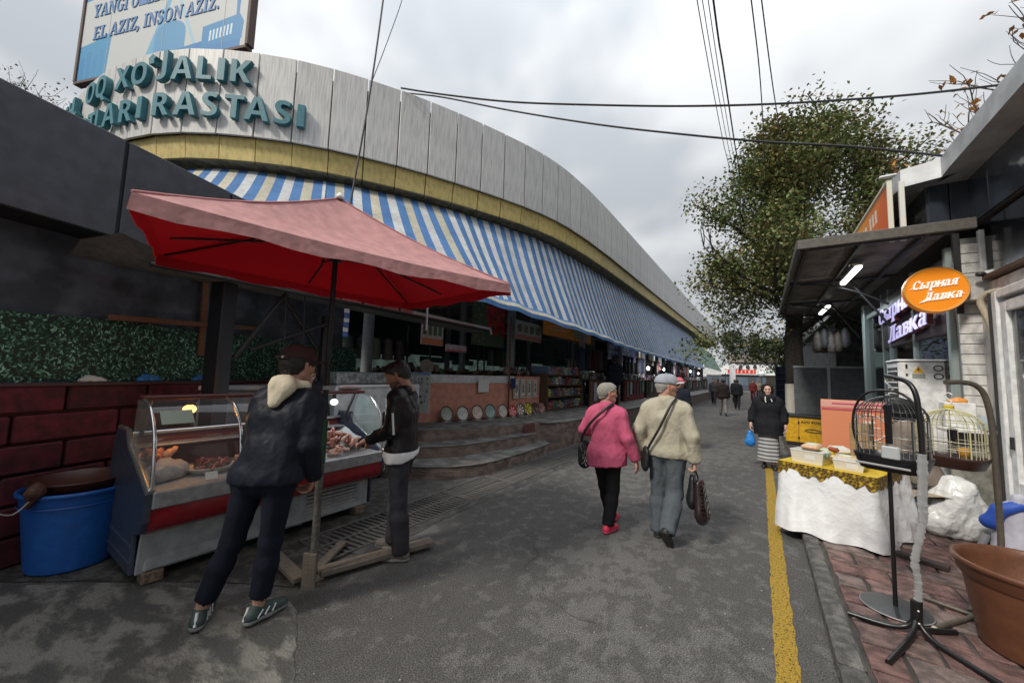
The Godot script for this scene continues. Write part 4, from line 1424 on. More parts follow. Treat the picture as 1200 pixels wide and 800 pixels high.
func shop_front_things() -> void:
	var white: Material = mats.white
	var dark := mk(Color(0.015, 0.015, 0.017), 0.5)
	# round orange sign on a pale box arm
	var s := thing("round_sign", "round orange shop sign with white script on a pale box arm", "sign", V(1.71, 2.795, -6.30))
	var disc := MB.new()
	disc.lathe([[0.0, -0.05], [0.255, -0.05], [0.268, -0.04], [0.268, 0.04], [0.255, 0.05], [0.24, 0.05], [0.236, 0.044], [0.0, 0.044]], Vector3.ZERO, 48, Basis(V(1, 0, 0), V(0, 0, 1), V(0, -1, 0)))
	part("sign_face", disc, mk(Color(0.78, 0.245, 0.008), 0.4, {"emit": Color(0.7, 0.2, 0.0), "ee": 0.12}), s)
	var rim := MB.new()
	var ring := []
	for i in 49:
		ring.append(V(cos(TAU * i / 48.0) * 0.258, sin(TAU * i / 48.0) * 0.258, 0.05))
	rim.tube(ring, 0.008, 6, false)
	part("sign_rim", rim, mk(Color(0.60, 0.33, 0.08), 0.4), s)
	var wl := mk(Color(0.85, 0.83, 0.80), 0.4, {"emit": Color(1, 0.98, 0.95), "ee": 0.15})
	for q in [["\u0421\u044b\u0440\u043d\u0430\u044f", -0.185, 0.055, 0.37], ["\u041b\u0430\u0432\u043a\u0430", -0.10, -0.085, 0.31]]:
		word("letter", q[0], 0.088, 0.012, q[3], Transform3D(Basis(V(1, 0.10, 0), V(0.28, 1.12, 0), V(0, 0, 1)), V(q[1], q[2], 0.052)), wl, s)
	part("flourish", MB.new().tube(spline([V(-0.14, -0.145, 0.052), V(-0.09, -0.13, 0.052), V(-0.06, -0.09, 0.052)], 5), 0.006, 6), wl, s)
	part("underline", MB.new().tube([V(-0.22, 0.018, 0.052), V(-0.09, 0.034, 0.052)], 0.003, 5).tube([V(-0.07, -0.125, 0.052), V(0.22, -0.06, 0.052)], 0.003, 5), wl, s)
	part("sign_arm", MB.new().box(V(0.36, 0.0, -0.06), V(0.26, 0.28, 0.10), 0.008), mk(Color(0.47, 0.465, 0.45), 0.5, {"tex": T.grime, "s": 1.5}), s)
	# security camera
	var cc := thing("security_camera", "small white security camera with a dark lens beside the round sign", "camera", V(2.12, 2.93, -6.24))
	part("camera_body", MB.new().tube([V(0.06, 0.03, 0), V(-0.05, 0.0, 0.02)], [0.03, 0.026], 10), white, cc)
	part("camera_lens", MB.new().ball(V(-0.075, -0.005, 0.028), V(0.045, 0.028, 0.03), 12), dark, cc)
	part("camera_arm", MB.new().tube([V(0.05, 0.03, 0), V(0.05, 0.03, -0.22)], 0.012, 6), white, cc)
	# pipe wrapped in beige tape
	var pipe := thing("wrapped_pipe", "beige tape-wrapped pipe hanging down the wall beside the door", "pipe")
	var pts := spline([V(2.11, 2.70, -5.98), V(2.03, 2.68, -6.06), V(1.99, 2.60, -6.10), V(2.01, 2.45, -6.06), V(2.03, 2.3, -6.02), V(2.05, 2.0, -6.0), V(2.055, 1.7, -6.0)], 6)
	var rr := []
	for i in pts.size():
		rr.append(0.028 + 0.003 * (i % 2))
	part("pipe_wrap", MB.new().tube(pts, rr, 10), mk(Color(0.42, 0.36, 0.26), 0.8, {"tex": T.grime, "s": 5.0}), pipe)
	part("pipe_end", MB.new().tube([V(2.055, 1.72, -6.0), V(2.055, 1.62, -6.0)], 0.042, 8), mk(Color(0.45, 0.20, 0.06), 0.8, {"tex": T.grime, "s": 6.0}), pipe)
	part("bare_pipe", MB.new().tube([V(2.055, 1.64, -6.0), V(2.06, 1.23, -6.02)], 0.014, 6).tube([V(2.085, 1.64, -6.04), V(2.085, 1.23, -6.06)], 0.010, 6), white, pipe)
	# tall white unit with a warning triangle
	var u := thing("cooling_unit", "tall white metal unit with a yellow warning triangle beside the shop window", "cooling unit", V(1.76, 0.072, -7.35), 0.0)
	part("cabinet", MB.new().box(V(0.0, 1.05, 0), V(0.44, 1.74, 0.55), 0.015), mk(Color(0.80, 0.81, 0.81), 0.45, {"tex": T.grime, "s": 1.2}), u)
	part("plinth", MB.new().box(V(0, 0.09, 0), V(0.42, 0.18, 0.5), 0.01), dark, u)
	part("lid", MB.new().box(V(0, 1.94, 0), V(0.46, 0.03, 0.57), 0.008), white, u)
	part("side_grille", MB.new().box(V(-0.221, 1.3, 0.02), V(0.012, 1.1, 0.44), 0.004), dark, u)
	for i in 14:
		part("grille_slat", MB.new().box(V(-0.229, 0.82 + i * 0.075, 0.02), V(0.012, 0.018, 0.44), 0.003), white, u)
	for i in 2:
		var o := MB.new()
		var pr := []
		for k in 25:
			pr.append(V(0.15 + cos(TAU * k / 24.0) * 0.04, 1.84 - i * 0.105 + sin(TAU * k / 24.0) * 0.034, 0.279))
		o.tube(pr, 0.006, 6, false)
		part("cable_knockout", o, dark, u)
	part("warning_label", MB.new().prism(PackedVector2Array([Vector2(-0.055, 0), Vector2(0.055, 0), Vector2(0, 0.095)]), 0.003, Transform3D(Basis(), V(-0.03, 1.775, 0.2755))), mk(Color(0.72, 0.42, 0.02), 0.5), u)
	part("warning_mark", MB.new().prism(PackedVector2Array([Vector2(-0.004, 0.066), Vector2(-0.014, 0.035), Vector2(-0.002, 0.037), Vector2(-0.004, 0.012), Vector2(0.012, 0.046), Vector2(0.0, 0.044), Vector2(0.006, 0.066)]), 0.003, Transform3D(Basis(), V(-0.03, 1.778, 0.279))), dark, u)
	part("notice", MB.new().box(V(-0.03, 1.735, 0.277), V(0.12, 0.06, 0.003)), mk(Color(0.28, 0.30, 0.28), 0.6), u)
	part("hinge", MB.new().box(V(-0.14, 1.86, 0.278), V(0.02, 0.06, 0.01), 0.002).box(V(-0.14, 1.75, 0.278), V(0.02, 0.03, 0.01), 0.002), dark, u)
	# meter box on the lower wall
	var mb := thing("meter_box", "small grey box on the lower wall beside the white door", "meter box", V(2.17, 0.71, -6.44))
	part("box_body", MB.new().box(Vector3.ZERO, V(0.11, 0.2, 0.07), 0.012), mk(Color(0.33, 0.33, 0.31), 0.5), mb)
	part("box_flap", MB.new().box(V(0, 0.06, 0.036), V(0.08, 0.04, 0.008), 0.003), dark, mb)
	part("box_cable", MB.new().tube(spline([V(0, -0.1, 0), V(0.01, -0.2, 0.0), V(-0.02, -0.3, 0.01)], 4), 0.008, 6), white, mb)
	# things on the ledge
	var bowl := MB.new()
	bowl.lathe([[0.0, 0.0], [0.045, 0.0], [0.085, 0.05], [0.09, 0.055], [0.082, 0.052], [0.042, 0.01], [0.0, 0.01]], Vector3.ZERO, 24)
	var bo := part("blue_bowl", bowl, mk(Color(0.03, 0.22, 0.42), 0.35))
	bo.position = V(2.16, 1.223, -6.27)
	tag(bo, "small blue plastic bowl on the white ledge by the wrapped pipe", "bowl")
	var tubm := MB.new()
	tubm.lathe([[0.0, 0.0], [0.055, 0.0], [0.06, 0.14], [0.052, 0.14], [0.05, 0.01], [0.0, 0.01]], Vector3.ZERO, 20)
	var tb := part("clear_tub", tubm, mk(Color(0.42, 0.50, 0.56), 0.3))
	tb.position = V(2.03, 1.223, -6.30)
	tag(tb, "pale blue plastic tub on the white ledge below the pipe", "tub")
	var bx := thing("white_carton", "white cardboard box with an orange bag on top, on the ledge behind the second cage", "box", V(1.86, 1.223, -6.42))
	part("carton", MB.new().box(V(0, 0.14, 0), V(0.24, 0.28, 0.18), 0.006), white, bx)
	var f := Field.new(V(-0.1, 0.25, -0.08), V(0.1, 0.36, 0.08), 0.008)
	f.bone(V(-0.05, 0.29, 0), V(0.05, 0.295, 0), 0.03, 0.035)
	f.bone(V(0.0, 0.30, 0), V(0.01, 0.325, 0), 0.03, 0.018)
	f.cut(V(0, 0.281, 0), Vector3.DOWN)
	var nz := FastNoiseLite.new()
	nz.frequency = 16.0
	var ob := MB.new()
	f.build(ob, nz, 0.02)
	part("orange_bag", ob, mk(Color(0.62, 0.25, 0.05), 0.4), bx)
	# milky plastic sack and folded folding-chairs by the wall
	f = Field.new(V(-0.34, 0.0, -0.25), V(0.34, 0.68, 0.25), 0.02)
	f.bone(V(-0.12, 0.16, 0), V(-0.05, 0.45, 0), 0.2, 0.15, 1.0, Vector3.FORWARD, 0.08)
	f.bone(V(0.10, 0.14, 0), V(0.04, 0.48, 0), 0.17, 0.14, 1.0, Vector3.FORWARD, 0.08)
	f.cut(V(0, 0.0, 0), Vector3.DOWN)
	ob = MB.new()
	nz = FastNoiseLite.new()
	nz.frequency = 4.5
	nz.fractal_octaves = 3
	f.build(ob, nz, 0.10)
	var sack := part("plastic_sack", ob, mk(Color(0.74, 0.75, 0.74), 0.28, {"back": Color(0.3, 0.31, 0.3), "bump": T.wrinkle, "bh": 1.0, "s": 1.2}))
	sack.position = V(1.72, 0.09, -6.13)
	tag(sack, "milky plastic sack full of goods behind the stool", "sack")
	var bl := thing("stacked_frames", "grey and blue folded covers bundled against the white door", "bundle", V(1.93, 0.09, -5.78))
	f = Field.new(V(-0.16, 0.0, -0.22), V(0.16, 0.66, 0.2), 0.014)
	f.bone(V(-0.08, 0.0, 0.05), V(0.03, 0.42, -0.02), 0.05, 0.06)
	f.bone(V(-0.02, 0.0, 0.08), V(0.06, 0.46, 0.0), 0.06, 0.06)
	f.bone(V(0.05, 0.0, 0.10), V(0.09, 0.55, 0.03), 0.06, 0.05)
	f.cut(V(0, 0.003, 0), Vector3.DOWN)
	ob = MB.new()
	f.build(ob, nz, 0.05)
	part("grey_cover", ob, mk(Color(0.36, 0.36, 0.42), 0.6), bl)
	f = Field.new(V(-0.2, 0.2, -0.22), V(0.2, 0.5, 0.22), 0.014)
	f.bone(V(-0.09, 0.30, 0.03), V(-0.05, 0.42, 0.05), 0.075, 0.05)
	f.bone(V(-0.05, 0.42, 0.06), V(0.10, 0.50, 0.08), 0.05, 0.045)
	ob = MB.new()
	f.build(ob, nz, 0.04)
	part("blue_cover", ob, mk(Color(0.015, 0.065, 0.36), 0.6), bl)
	part("bundle_strap", MB.new().tube([V(-0.18, 0.02, 0.04), V(-0.12, 0.17, 0.02)], 0.03, 8), mk(Color(0.2, 0.2, 0.22), 0.7), bl)
	# yellow cabinet, grey boards, dark rack
	var yc := thing("yellow_cabinet", "yellow metal power cabinet with black lettering below the painted trunk", "cabinet", V(1.15, 0.072, -12.45), -0.04)
	var yel := mk(Color(0.62, 0.34, 0.012), 0.45, {"tex": T.grime, "s": 1.2})
	part("cabinet_body", MB.new().box(V(0, 0.39, 0), V(1.26, 0.62, 0.6), 0.012), yel, yc)
	part("base_rail", MB.new().box(V(0, 0.04, 0), V(1.2, 0.08, 0.56), 0.01), dark, yc)
	part("cabinet_top", MB.new().box(V(0, 0.735, 0), V(1.3, 0.07, 0.64), 0.012), dark, yc)
	for x in [-0.36, 0.22]:
		part("door_seam", MB.new().box(V(x, 0.39, 0.3005), V(0.012, 0.6, 0.006)), mk(Color(0.16, 0.08, 0.004), 0.6), yc)
		for y in [0.2, 0.58]:
			part("hinge", MB.new().box(V(x, y, 0.306), V(0.035, 0.06, 0.016), 0.004), dark, yc)
	var tm := text_mesh("AKN POWER", 0.062, 0.006)
	var o := part("lettering", tm, dark, yc)
	o.position = V(-0.31 - tm.get_aabb().position.x, 0.60, 0.306)
	part("emblem", MB.new().tube(spline([V(-0.24, 0.38, 0.304), V(-0.16, 0.43, 0.304), V(0.02, 0.42, 0.304), V(0.12, 0.38, 0.304), V(-0.02, 0.36, 0.304), V(-0.2, 0.37, 0.304)], 5), 0.012, 6), mk(Color(0.06, 0.045, 0.02), 0.6), yc)
	var gb := thing("grey_partition", "grey two-panel board with pale metal frame under the canopy", "partition", V(1.58, 0.072, -13.4))
	for k in 2:
		part("board", MB.new().box(V(-0.42 + k * 0.78, 1.32, 0), V(0.76, 1.42, 0.04), 0.004), mk(Color(0.085, 0.095, 0.10) * (1.0 + 0.12 * k), 0.6, {"tex": T.grime, "s": 0.8}), gb)
	var al := mk(Color(0.30, 0.32, 0.32), 0.4, {"metal": 0.4})
	part("frame", MB.new().box(V(-0.03, 2.04, 0.01), V(1.56, 0.05, 0.06), 0.006).box(V(-0.03, 1.32, 0.012), V(0.07, 1.42, 0.06), 0.006).box(V(0.75, 1.3, 0.012), V(0.06, 1.44, 0.06), 0.006), al, gb)
	part("board_foot", MB.new().box(V(-0.5, 0.31, 0), V(0.06, 0.62, 0.06)).box(V(0.7, 0.31, 0), V(0.06, 0.62, 0.06)), al, gb)
	var rk := thing("blue_rack", "dark blue wire rack standing behind the white-painted tree trunk", "rack", V(0.78, 0.072, -16.6))
	part("rack_back", MB.new().box(V(0, 1.1, 0), V(0.66, 2.1, 0.04), 0.004), mk(Color(0.012, 0.02, 0.06), 0.6), rk)
	for y in 9:
		part("rack_shelf", MB.new().box(V(0, 0.3 + y * 0.2, 0.06), V(0.64, 0.02, 0.1), 0.003), mk(Color(0.05, 0.09, 0.15), 0.5), rk)
	for x in [-0.33, 0.33]:
		part("rack_side", MB.new().box(V(x, 1.1, 0.03), V(0.04, 2.14, 0.12), 0.005), mk(Color(0.02, 0.04, 0.13), 0.5), rk)
	# hanging goods in the dark under the canopy
	for k in 9:
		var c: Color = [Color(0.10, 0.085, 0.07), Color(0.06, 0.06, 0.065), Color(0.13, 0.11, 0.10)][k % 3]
		var hb := MB.new()
		hb.lathe([[0.0, -0.62], [0.10, -0.60], [0.13, -0.45], [0.12, -0.2], [0.07, -0.05], [0.02, 0.0], [0.0, 0.02]], Vector3.ZERO, 10)
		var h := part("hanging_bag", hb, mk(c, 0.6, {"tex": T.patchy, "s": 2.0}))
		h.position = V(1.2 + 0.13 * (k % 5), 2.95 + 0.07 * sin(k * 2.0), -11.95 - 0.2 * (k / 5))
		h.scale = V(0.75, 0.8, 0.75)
		tag(h, "dim %s bag hanging under the canopy, %s, %s row" % [["brown", "grey", "tan"][k % 3], ["nearest the street", "second from the street", "in the middle", "second from the shop", "nearest the shop"][k % 5], ["front", "rear"][k / 5]], "bag", "bags hanging under the canopy")


# ---------------------------------------------------------------- far end of the street
func far_end() -> void:
	var b := thing("far_shop", "pale low building with a red and white shop board closing the street", "building", V(-3.0, 0, -66))
	var w := mk(Color(0.62, 0.63, 0.64), 0.7, {"tex": T.grime, "s": 0.3})
	part("wall", MB.new().box(V(0, 2.0, -1.2), V(16, 4.0, 2)), w, b)
	part("shade_opening", MB.new().box(V(0.4, 1.25, -0.2), V(9.0, 2.3, 0.1)), mk(Color(0.06, 0.07, 0.085), 0.7), b)
	part("shop_board", MB.new().box(V(1.6, 3.15, 0.1), V(7.5, 1.3, 0.15), 0.02), mk(Color(0.72, 0.72, 0.72), 0.5), b)
	part("red_strip", MB.new().box(V(0.6, 2.95, 0.185), V(3.6, 0.62, 0.03), 0.01), mk(Color(0.62, 0.035, 0.02), 0.5), b)
	for i in 7:
		part("red_stroke", MB.new().box(V(-0.9 + i * 0.5, 2.95, 0.208), V(0.13 + 0.08 * (i % 2), 0.4, 0.02), 0.006), mk(Color(0.75, 0.55, 0.5), 0.5), b)
	for i in 5:
		part("green_stroke", MB.new().box(V(2.8 + i * 0.5, 2.92 + 0.05 * (i % 2), 0.185), V(0.32, 0.3, 0.02), 0.01), mk(Color(0.08, 0.25, 0.14), 0.5), b)
	for i in 4:
		part("roof_figure", MB.new().lathe([[0.0, 0.0], [0.25, 0.0], [0.2, 0.3], [0.1, 0.5], [0.0, 0.6]], V(-0.4 + i * 0.9, 3.55, 0.26), 8), mk(Color(0.05, 0.05, 0.06), 0.6), b)
	for i in 6:
		part("window", MB.new().box(V(-6.5 + i * 2.4, 1.5, -0.16), V(1.4, 1.2, 0.08), 0.01), mk(Color(0.10, 0.13, 0.16), 0.15), b)
	var awn := thing("white_awning", "white sloping awning beyond the end of the market hall", "awning", V(-5.2, 0, -56))
	var am := MB.new()
	am.patch([PackedVector3Array([V(1.7, 2.5, 3.6), V(1.7, 2.5, -6)]), PackedVector3Array([V(-3, 4.2, 3.6), V(-3, 4.2, -6)])])
	part("canvas", am, mk(Color(0.60, 0.64, 0.66), 0.8, {"back": Color(0.2, 0.22, 0.22)}), awn)
	for z in [3.4, -1.2, -5.8]:
		part("awning_post", MB.new().box(V(1.6, 1.25, z), V(0.1, 2.5, 0.1), 0.01), mk(Color(0.12, 0.12, 0.13), 0.6), awn)
	var flag := thing("white_pennant", "tall white pennant on a pole near the end of the hall", "flag", V(-2.75, 0, -46))
	part("pole", MB.new().tube([V(0, 0, 0), V(0, 3.6, 0)], 0.03, 8), mk(Color(0.4, 0.4, 0.42), 0.5), flag)
	part("cloth", MB.new().box(V(0.28, 1.9, 0), V(0.5, 3.0, 0.02), 0.004), mk(Color(0.58, 0.58, 0.62), 0.8), flag)
	var gl := thing("globe_lamp", "white globe on a short pole in front of a hedge at the far end", "lamp", V(0.05, 0, -44))
	part("lamp_pole", MB.new().tube([V(0, 0, 0), V(0, 2.1, 0)], 0.06, 8), mk(Color(0.05, 0.05, 0.05), 0.6), gl)
	part("lamp_globe", MB.new().ball(V(0, 2.35, 0), V(0.32, 0.32, 0.32), 14), mk(Color(0.7, 0.72, 0.74), 0.3), gl)
	var kiosk := thing("dark_kiosk", "narrow dark kiosk beside the globe lamp", "kiosk", V(0.75, 0, -42))
	part("kiosk_body", MB.new().box(V(0, 1.05, 0), V(0.7, 2.1, 0.7), 0.02), mk(Color(0.035, 0.028, 0.022), 0.7), kiosk)
	part("kiosk_roof", MB.new().box(V(0, 2.16, 0), V(0.85, 0.1, 0.85), 0.02), mk(Color(0.08, 0.08, 0.08), 0.7), kiosk)
	# low houses behind, so that the horizon is closed
	for q in [[-30.0, -78.0, 22.0, 5.0, "long grey"], [8.0, -84.0, 26.0, 5.0, "wide beige"], [40.0, -70.0, 30.0, 6.0, "far right grey"]]:
		var h := thing("background_house", "%s low house far behind the street" % q[4], "house", V(q[0], 0, q[1]))
		part("wall", MB.new().box(V(0, q[3] / 2, 0), V(q[2], q[3], 6)), mk(Color(0.36, 0.35, 0.33), 0.8, {"tex": T.grime, "s": 0.2}), h)
		part("roof", MB.new().prism(PackedVector2Array([Vector2(-3.4, 0), Vector2(3.4, 0), Vector2(0, 1.6)]), q[2] + 0.6, Transform3D(Basis(V(0, 0, 1), Vector3.UP, V(-1, 0, 0)), V(q[2] / 2 + 0.3, q[3], 0))), mk(Color(0.16, 0.13, 0.12), 0.8), h)
		for i in 7:
			part("window", MB.new().box(V(-q[2] / 2 + q[2] * (i + 0.5) / 7.0, q[3] * 0.55, 3.0), V(1.3, 1.3, 0.08), 0.01), mk(Color(0.05, 0.06, 0.07), 0.2), h)
	# pale wall outside the open far side of the hall
	var y := thing("yard_wall", "pale wall in daylight beyond the open far side of the hall", "wall", V(-24, 0, -26))
	part("wall", MB.new().box(V(0, 2.0, 0), V(0.3, 4.0, 64)), mk(Color(0.20, 0.30, 0.26), 0.8, {"tex": T.patchy, "s": 0.2}), y)
	part("wall_cap", MB.new().box(V(0, 4.05, 0), V(0.45, 0.1, 64)), mk(Color(0.3, 0.3, 0.3), 0.8), y)


# ---------------------------------------------------------------- trees
func leaf_mesh(l: float) -> ArrayMesh:
	var m := MB.new()
	var a := V(0, 0, 0); var b := V(l * 0.32, l * 0.12, l * 0.45); var c := V(0, 0.04 * l, l); var d := V(-l * 0.32, l * 0.12, l * 0.45)
	m.tri(a, c, b)
	m.tri(a, d, c)
	return m.mesh()

func grow(m: MB, tips: Array, p: Vector3, dir: Vector3, r: float, ln: float, depth: int, rg: RandomNumberGenerator, spread := 0.6, lift := 0.15) -> void:
	var pts := [p]
	var rad := [r]
	var d := dir
	var n := 4
	for i in n:
		d = (d + V(rg.randf_range(-0.2, 0.2), rg.randf_range(-0.1, 0.2) + lift * 0.3, rg.randf_range(-0.2, 0.2))).normalized()
		pts.append(pts[i] + d * ln / n)
		rad.append(r * (1.0 - 0.42 * (i + 1) / n))
	m.tube(pts, rad, 7 if depth > 2 else (5 if depth > 1 else 4), false)
	if depth <= 2:
		tips.append(pts[2])
		tips.append(pts[4])
	if depth == 0:
		return
	var k := 3 if depth > 1 else 2
	for i in k:
		var at: Vector3 = pts[4] if i == 0 else pts[2 + rg.randi() % 3]
		var ax := Vector3.UP.rotated(d, 0.0).cross(d)
		if ax.length() < 0.05:
			ax = Vector3.RIGHT
		var nd := d.rotated(ax.normalized().rotated(d, rg.randf() * TAU), spread * rg.randf_range(0.6, 1.25))
		nd = (nd + Vector3.UP * lift).normalized()
		grow(m, tips, at, nd, r * 0.56, ln * rg.randf_range(0.62, 0.82), depth - 1, rg, spread, lift)

func trees() -> void:
	var bark := mk(Color(0.055, 0.045, 0.038), 0.95, {"tex": T.patchy, "s": 2.5, "bump": T.bump, "bh": 2.5})
	var rg := RandomNumberGenerator.new()
	rg.seed = 515
	var t := thing("leafy_tree", "tall leafy tree with a white-painted trunk beside the shop canopy", "tree", V(0.88, 0.0, -14.0))
	var tr := MB.new()
	var tips := []
	var base := [V(0, 0.05, 0), V(0.0, 0.6, 0), V(-0.02, 1.65, 0.0), V(-0.05, 2.8, 0.05), V(0.02, 3.9, 0.0)]
	tr.tube(spline(base, 5), [0.34, 0.32, 0.30, 0.285, 0.275, 0.265, 0.26, 0.255, 0.25, 0.245, 0.24, 0.235, 0.23, 0.225, 0.22, 0.22, 0.215, 0.21, 0.205, 0.2, 0.2], 16)
	for q in [[3.1, 0.9, 0.7, 0.3, 0.10, 2.4], [3.5, -0.25, 0.95, -0.6, 0.10, 1.7], [3.9, 0.15, 1.0, 0.1, 0.15, 2.6], [3.85, 0.55, 0.85, -0.4, 0.12, 2.3], [3.8, -0.3, 0.95, 0.45, 0.12, 1.9], [3.2, -0.2, 0.5, 1.0, 0.09, 1.8], [3.6, 0.3, 0.6, -1.0, 0.10, 1.9]]:
		grow(tr, tips, V(0, q[0], 0), V(q[1], q[2], q[3]).normalized(), q[4], q[5], 3, rg, 0.62, 0.12)
	part("trunk", tr, bark, t)
	var wash := MB.new()
	wash.tube(spline([V(0, 0.05, 0), V(0.0, 0.6, 0), V(-0.02, 1.62, 0.0)], 6), [0.348, 0.34, 0.33, 0.322, 0.314, 0.306, 0.298, 0.29, 0.284, 0.278, 0.272, 0.268, 0.264], 18, false)
	part("whitewash", wash, mk(Color(0.74, 0.71, 0.62), 0.95, {"tex": ntex(0.05, grey(0.45), grey(1.0), 71, FastNoiseLite.TYPE_SIMPLEX, 4, 512, grey(0.9), 0.2, 0.5), "s": 2.0, "bump": T.bump, "bh": 2.5}), t)
	for i in 330:
		var q := V(rg.randfn(0, 1), rg.randfn(0, 1), rg.randfn(0, 1)).normalized() * pow(rg.randf(), 0.40)
		q = V(0.30, 6.1, -0.3) + q * V(2.55, 4.1, 2.6)
		var taper := 1.0 - 0.42 * smoothstep(6.5, 10.3, q.y)
		q.x = 0.35 + (q.x - 0.35) * taper
		var gate := sin(q.x * 2.1 + 1.0) + sin(q.y * 1.7) + sin(q.z * 2.3 + q.y)
		if q.y > 2.5 and gate > -0.35:
			tips.append(q)
	for i in 26:  # sprigs that break the outline
		var an := rg.randf() * TAU
		var r0 := rg.randf_range(0.4, 1.6)
		for k in 4:
			tips.append(V(0.3 + cos(an) * r0, 8.7 - r0 * 0.55 + k * 0.46, -0.3 + sin(an) * r0))
	for i in 40:  # low sprays over the street
		tips.append(V(rg.randf_range(-2.7, -0.8), rg.randf_range(2.3, 4.8), rg.randf_range(-1.6, 1.4)))
	var keep := []
	for q in tips:
		var e: Vector3 = (q - V(0.3, 6.2, -0.3)) / V(2.75, 4.35, 2.9)
		if e.length() < 1.16 or (q.y < 5.0 and q.x > -2.75 and absf(q.z) < 2.6):
			keep.append(q)
	tips = keep
	crown(t, tips, 60000, 0.60, 0.118, [Color(0.085, 0.125, 0.036), Color(0.115, 0.145, 0.045), Color(0.145, 0.155, 0.055), Color(0.185, 0.160, 0.062), Color(0.20, 0.14, 0.065)], rg)
	# hanging outer sprays on the street side
	# a second, denser tree farther along the row and trees beyond the end of the street
	for q in [[3.2, -24.0, 7.0, "green tree behind the tall leafy tree, over the shop roofs", 1.0], [-2.5, -86.0, 13.0, "distant tree rising behind the pale shop at the end of the street", 1.6], [9.0, -80.0, 12.0, "distant tree to the right behind the end of the street", 1.5], [-16.0, -84.0, 11.0, "distant tree to the left behind the end of the street", 1.5], [1.2, -36.0, 6.0, "street tree half way along the shop row", 1.0]]:
		var t2 := thing("distant_tree", q[3], "tree", V(q[0], 0, q[1]))
		var m2 := MB.new()
		var tp2 := []
		var k: float = q[2] / 7.0
		m2.tube([V(0, 0, 0), V(0, 1.6 * k, 0), V(0.1, 3.0 * k, 0)], [0.2 * k, 0.16 * k, 0.13 * k], 8)
		for i in 5:
			var an := TAU * i / 5.0 + 0.3
			grow(m2, tp2, V(0.03, 2.2 * k + 0.15 * i * k, 0), V(cos(an), 0.9, sin(an)).normalized(), 0.08 * k, 1.8 * k, 2, rg)
		part("trunk", m2, bark, t2)
		crown(t2, tp2, 7000, 0.6 * k, 0.2 * q[4], [Color(0.035, 0.055, 0.022), Color(0.05, 0.07, 0.028), Color(0.07, 0.075, 0.03)], rg, V(0, 4.6 * k, 0), V(2.2 * k, 2.4 * k, 2.2 * k))
	# almost bare tree behind the shop roof, top right
	var bt := thing("bare_tree", "nearly bare tree with a few orange leaves above the shop roof", "tree", V(6.3, 0, -10.8))
	var bm := MB.new()
	var btips := []
	bm.tube([V(0, 0, 0), V(0.05, 2.6, 0), V(0.0, 5.2, 0.1)], [0.2, 0.17, 0.13], 10)
	for q in [[4.6, -1.0, 0.55, 0.1], [5.0, -0.8, 0.9, -0.35], [5.2, 0.2, 1.0, 0.2], [4.9, -0.9, 0.75, 0.5], [4.2, -0.9, 0.35, -0.2], [5.1, -0.45, 1.0, 0.3]]:
		grow(bm, btips, V(0, q[0], 0.08), V(q[1], q[2], q[3]).normalized(), 0.07, 1.75, 4, rg, 0.5, 0.05)
	part("branches", bm, mk(Color(0.06, 0.045, 0.04), 0.9), bt)
	var lt := []
	for p in btips:
		if rg.randf() < 0.10:
			lt.append(p)
	crown(bt, lt, 500, 0.16, 0.14, [Color(0.30, 0.13, 0.03), Color(0.22, 0.10, 0.04), Color(0.12, 0.06, 0.03)], rg)
	# thin twigs over the left building
	var tw := thing("twig_tree", "pale leafless treetop showing over the dark roof at the left edge", "tree", V(-19.0, 0, 0.6))
	var tm := MB.new()
	var ttips := []
	tm.tube([V(0, 0, 0), V(0.1, 3.5, 0), V(0, 6.6, 0)], [0.22, 0.18, 0.12], 8)
	for i in 6:
		grow(tm, ttips, V(0, 5.6 + 0.2 * i, 0), V(cos(i * 1.1), 0.7, sin(i * 1.1)).normalized(), 0.06, 1.5, 4, rg, 0.6, 0.08)
	part("branches", tm, mk(Color(0.14, 0.12, 0.11), 0.9), tw)
	crown(tw, ttips, 1500, 0.3, 0.09, [Color(0.14, 0.12, 0.09), Color(0.10, 0.09, 0.06)], rg)

func crown(t: Node3D, tips: Array, count: int, spread: float, size: float, cols: Array, rg: RandomNumberGenerator, mid := Vector3.ZERO, rad := Vector3.ZERO) -> void:
	if tips.is_empty():
		return
	var mm := MultiMesh.new()
	mm.transform_format = MultiMesh.TRANSFORM_3D
	mm.use_colors = true
	mm.mesh = leaf_mesh(size)
	mm.instance_count = count
	for i in count:
		var c: Vector3 = tips[rg.randi() % tips.size()]
		var h := int(absf(c.x * 37.0 + c.z * 91.0 + c.y * 13.0))
		var o := V(rg.randfn(0, 0.5), rg.randfn(0, 0.30), rg.randfn(0, 0.5)).limit_length(1.15) * spread
		var p := c + o
		if rad != Vector3.ZERO:
			var e := (p - mid) / rad
			if e.length() > 1.0 and rg.randf() < 0.85:
				p = mid + (p - mid) * (rg.randf_range(0.8, 1.02) / e.length())
		var b := Basis.from_euler(V(rg.randf_range(-1.2, 0.9), rg.randf() * TAU, rg.randf_range(-0.8, 0.8)))
		mm.set_instance_transform(i, Transform3D(b.scaled(Vector3.ONE * rg.randf_range(0.65, 1.2)), p))
		var k := mini(cols.size() - 1, int(absf(rg.randfn(0, 0.3)) * cols.size()) + (h % 3 if cols.size() > 3 else 0))
		mm.set_instance_color(i, cols[k] * rg.randf_range(0.8, 1.25))
	var n := MultiMeshInstance3D.new()
	n.name = "crown"
	n.multimesh = mm
	n.material_override = mk(Color(1, 1, 1), 0.55, {"vc": true, "tri": false, "back": Color(0.05, 0.06, 0.015), "spec": 0.4})
	t.add_child(n, true)
	n.set_meta("kind", "stuff")

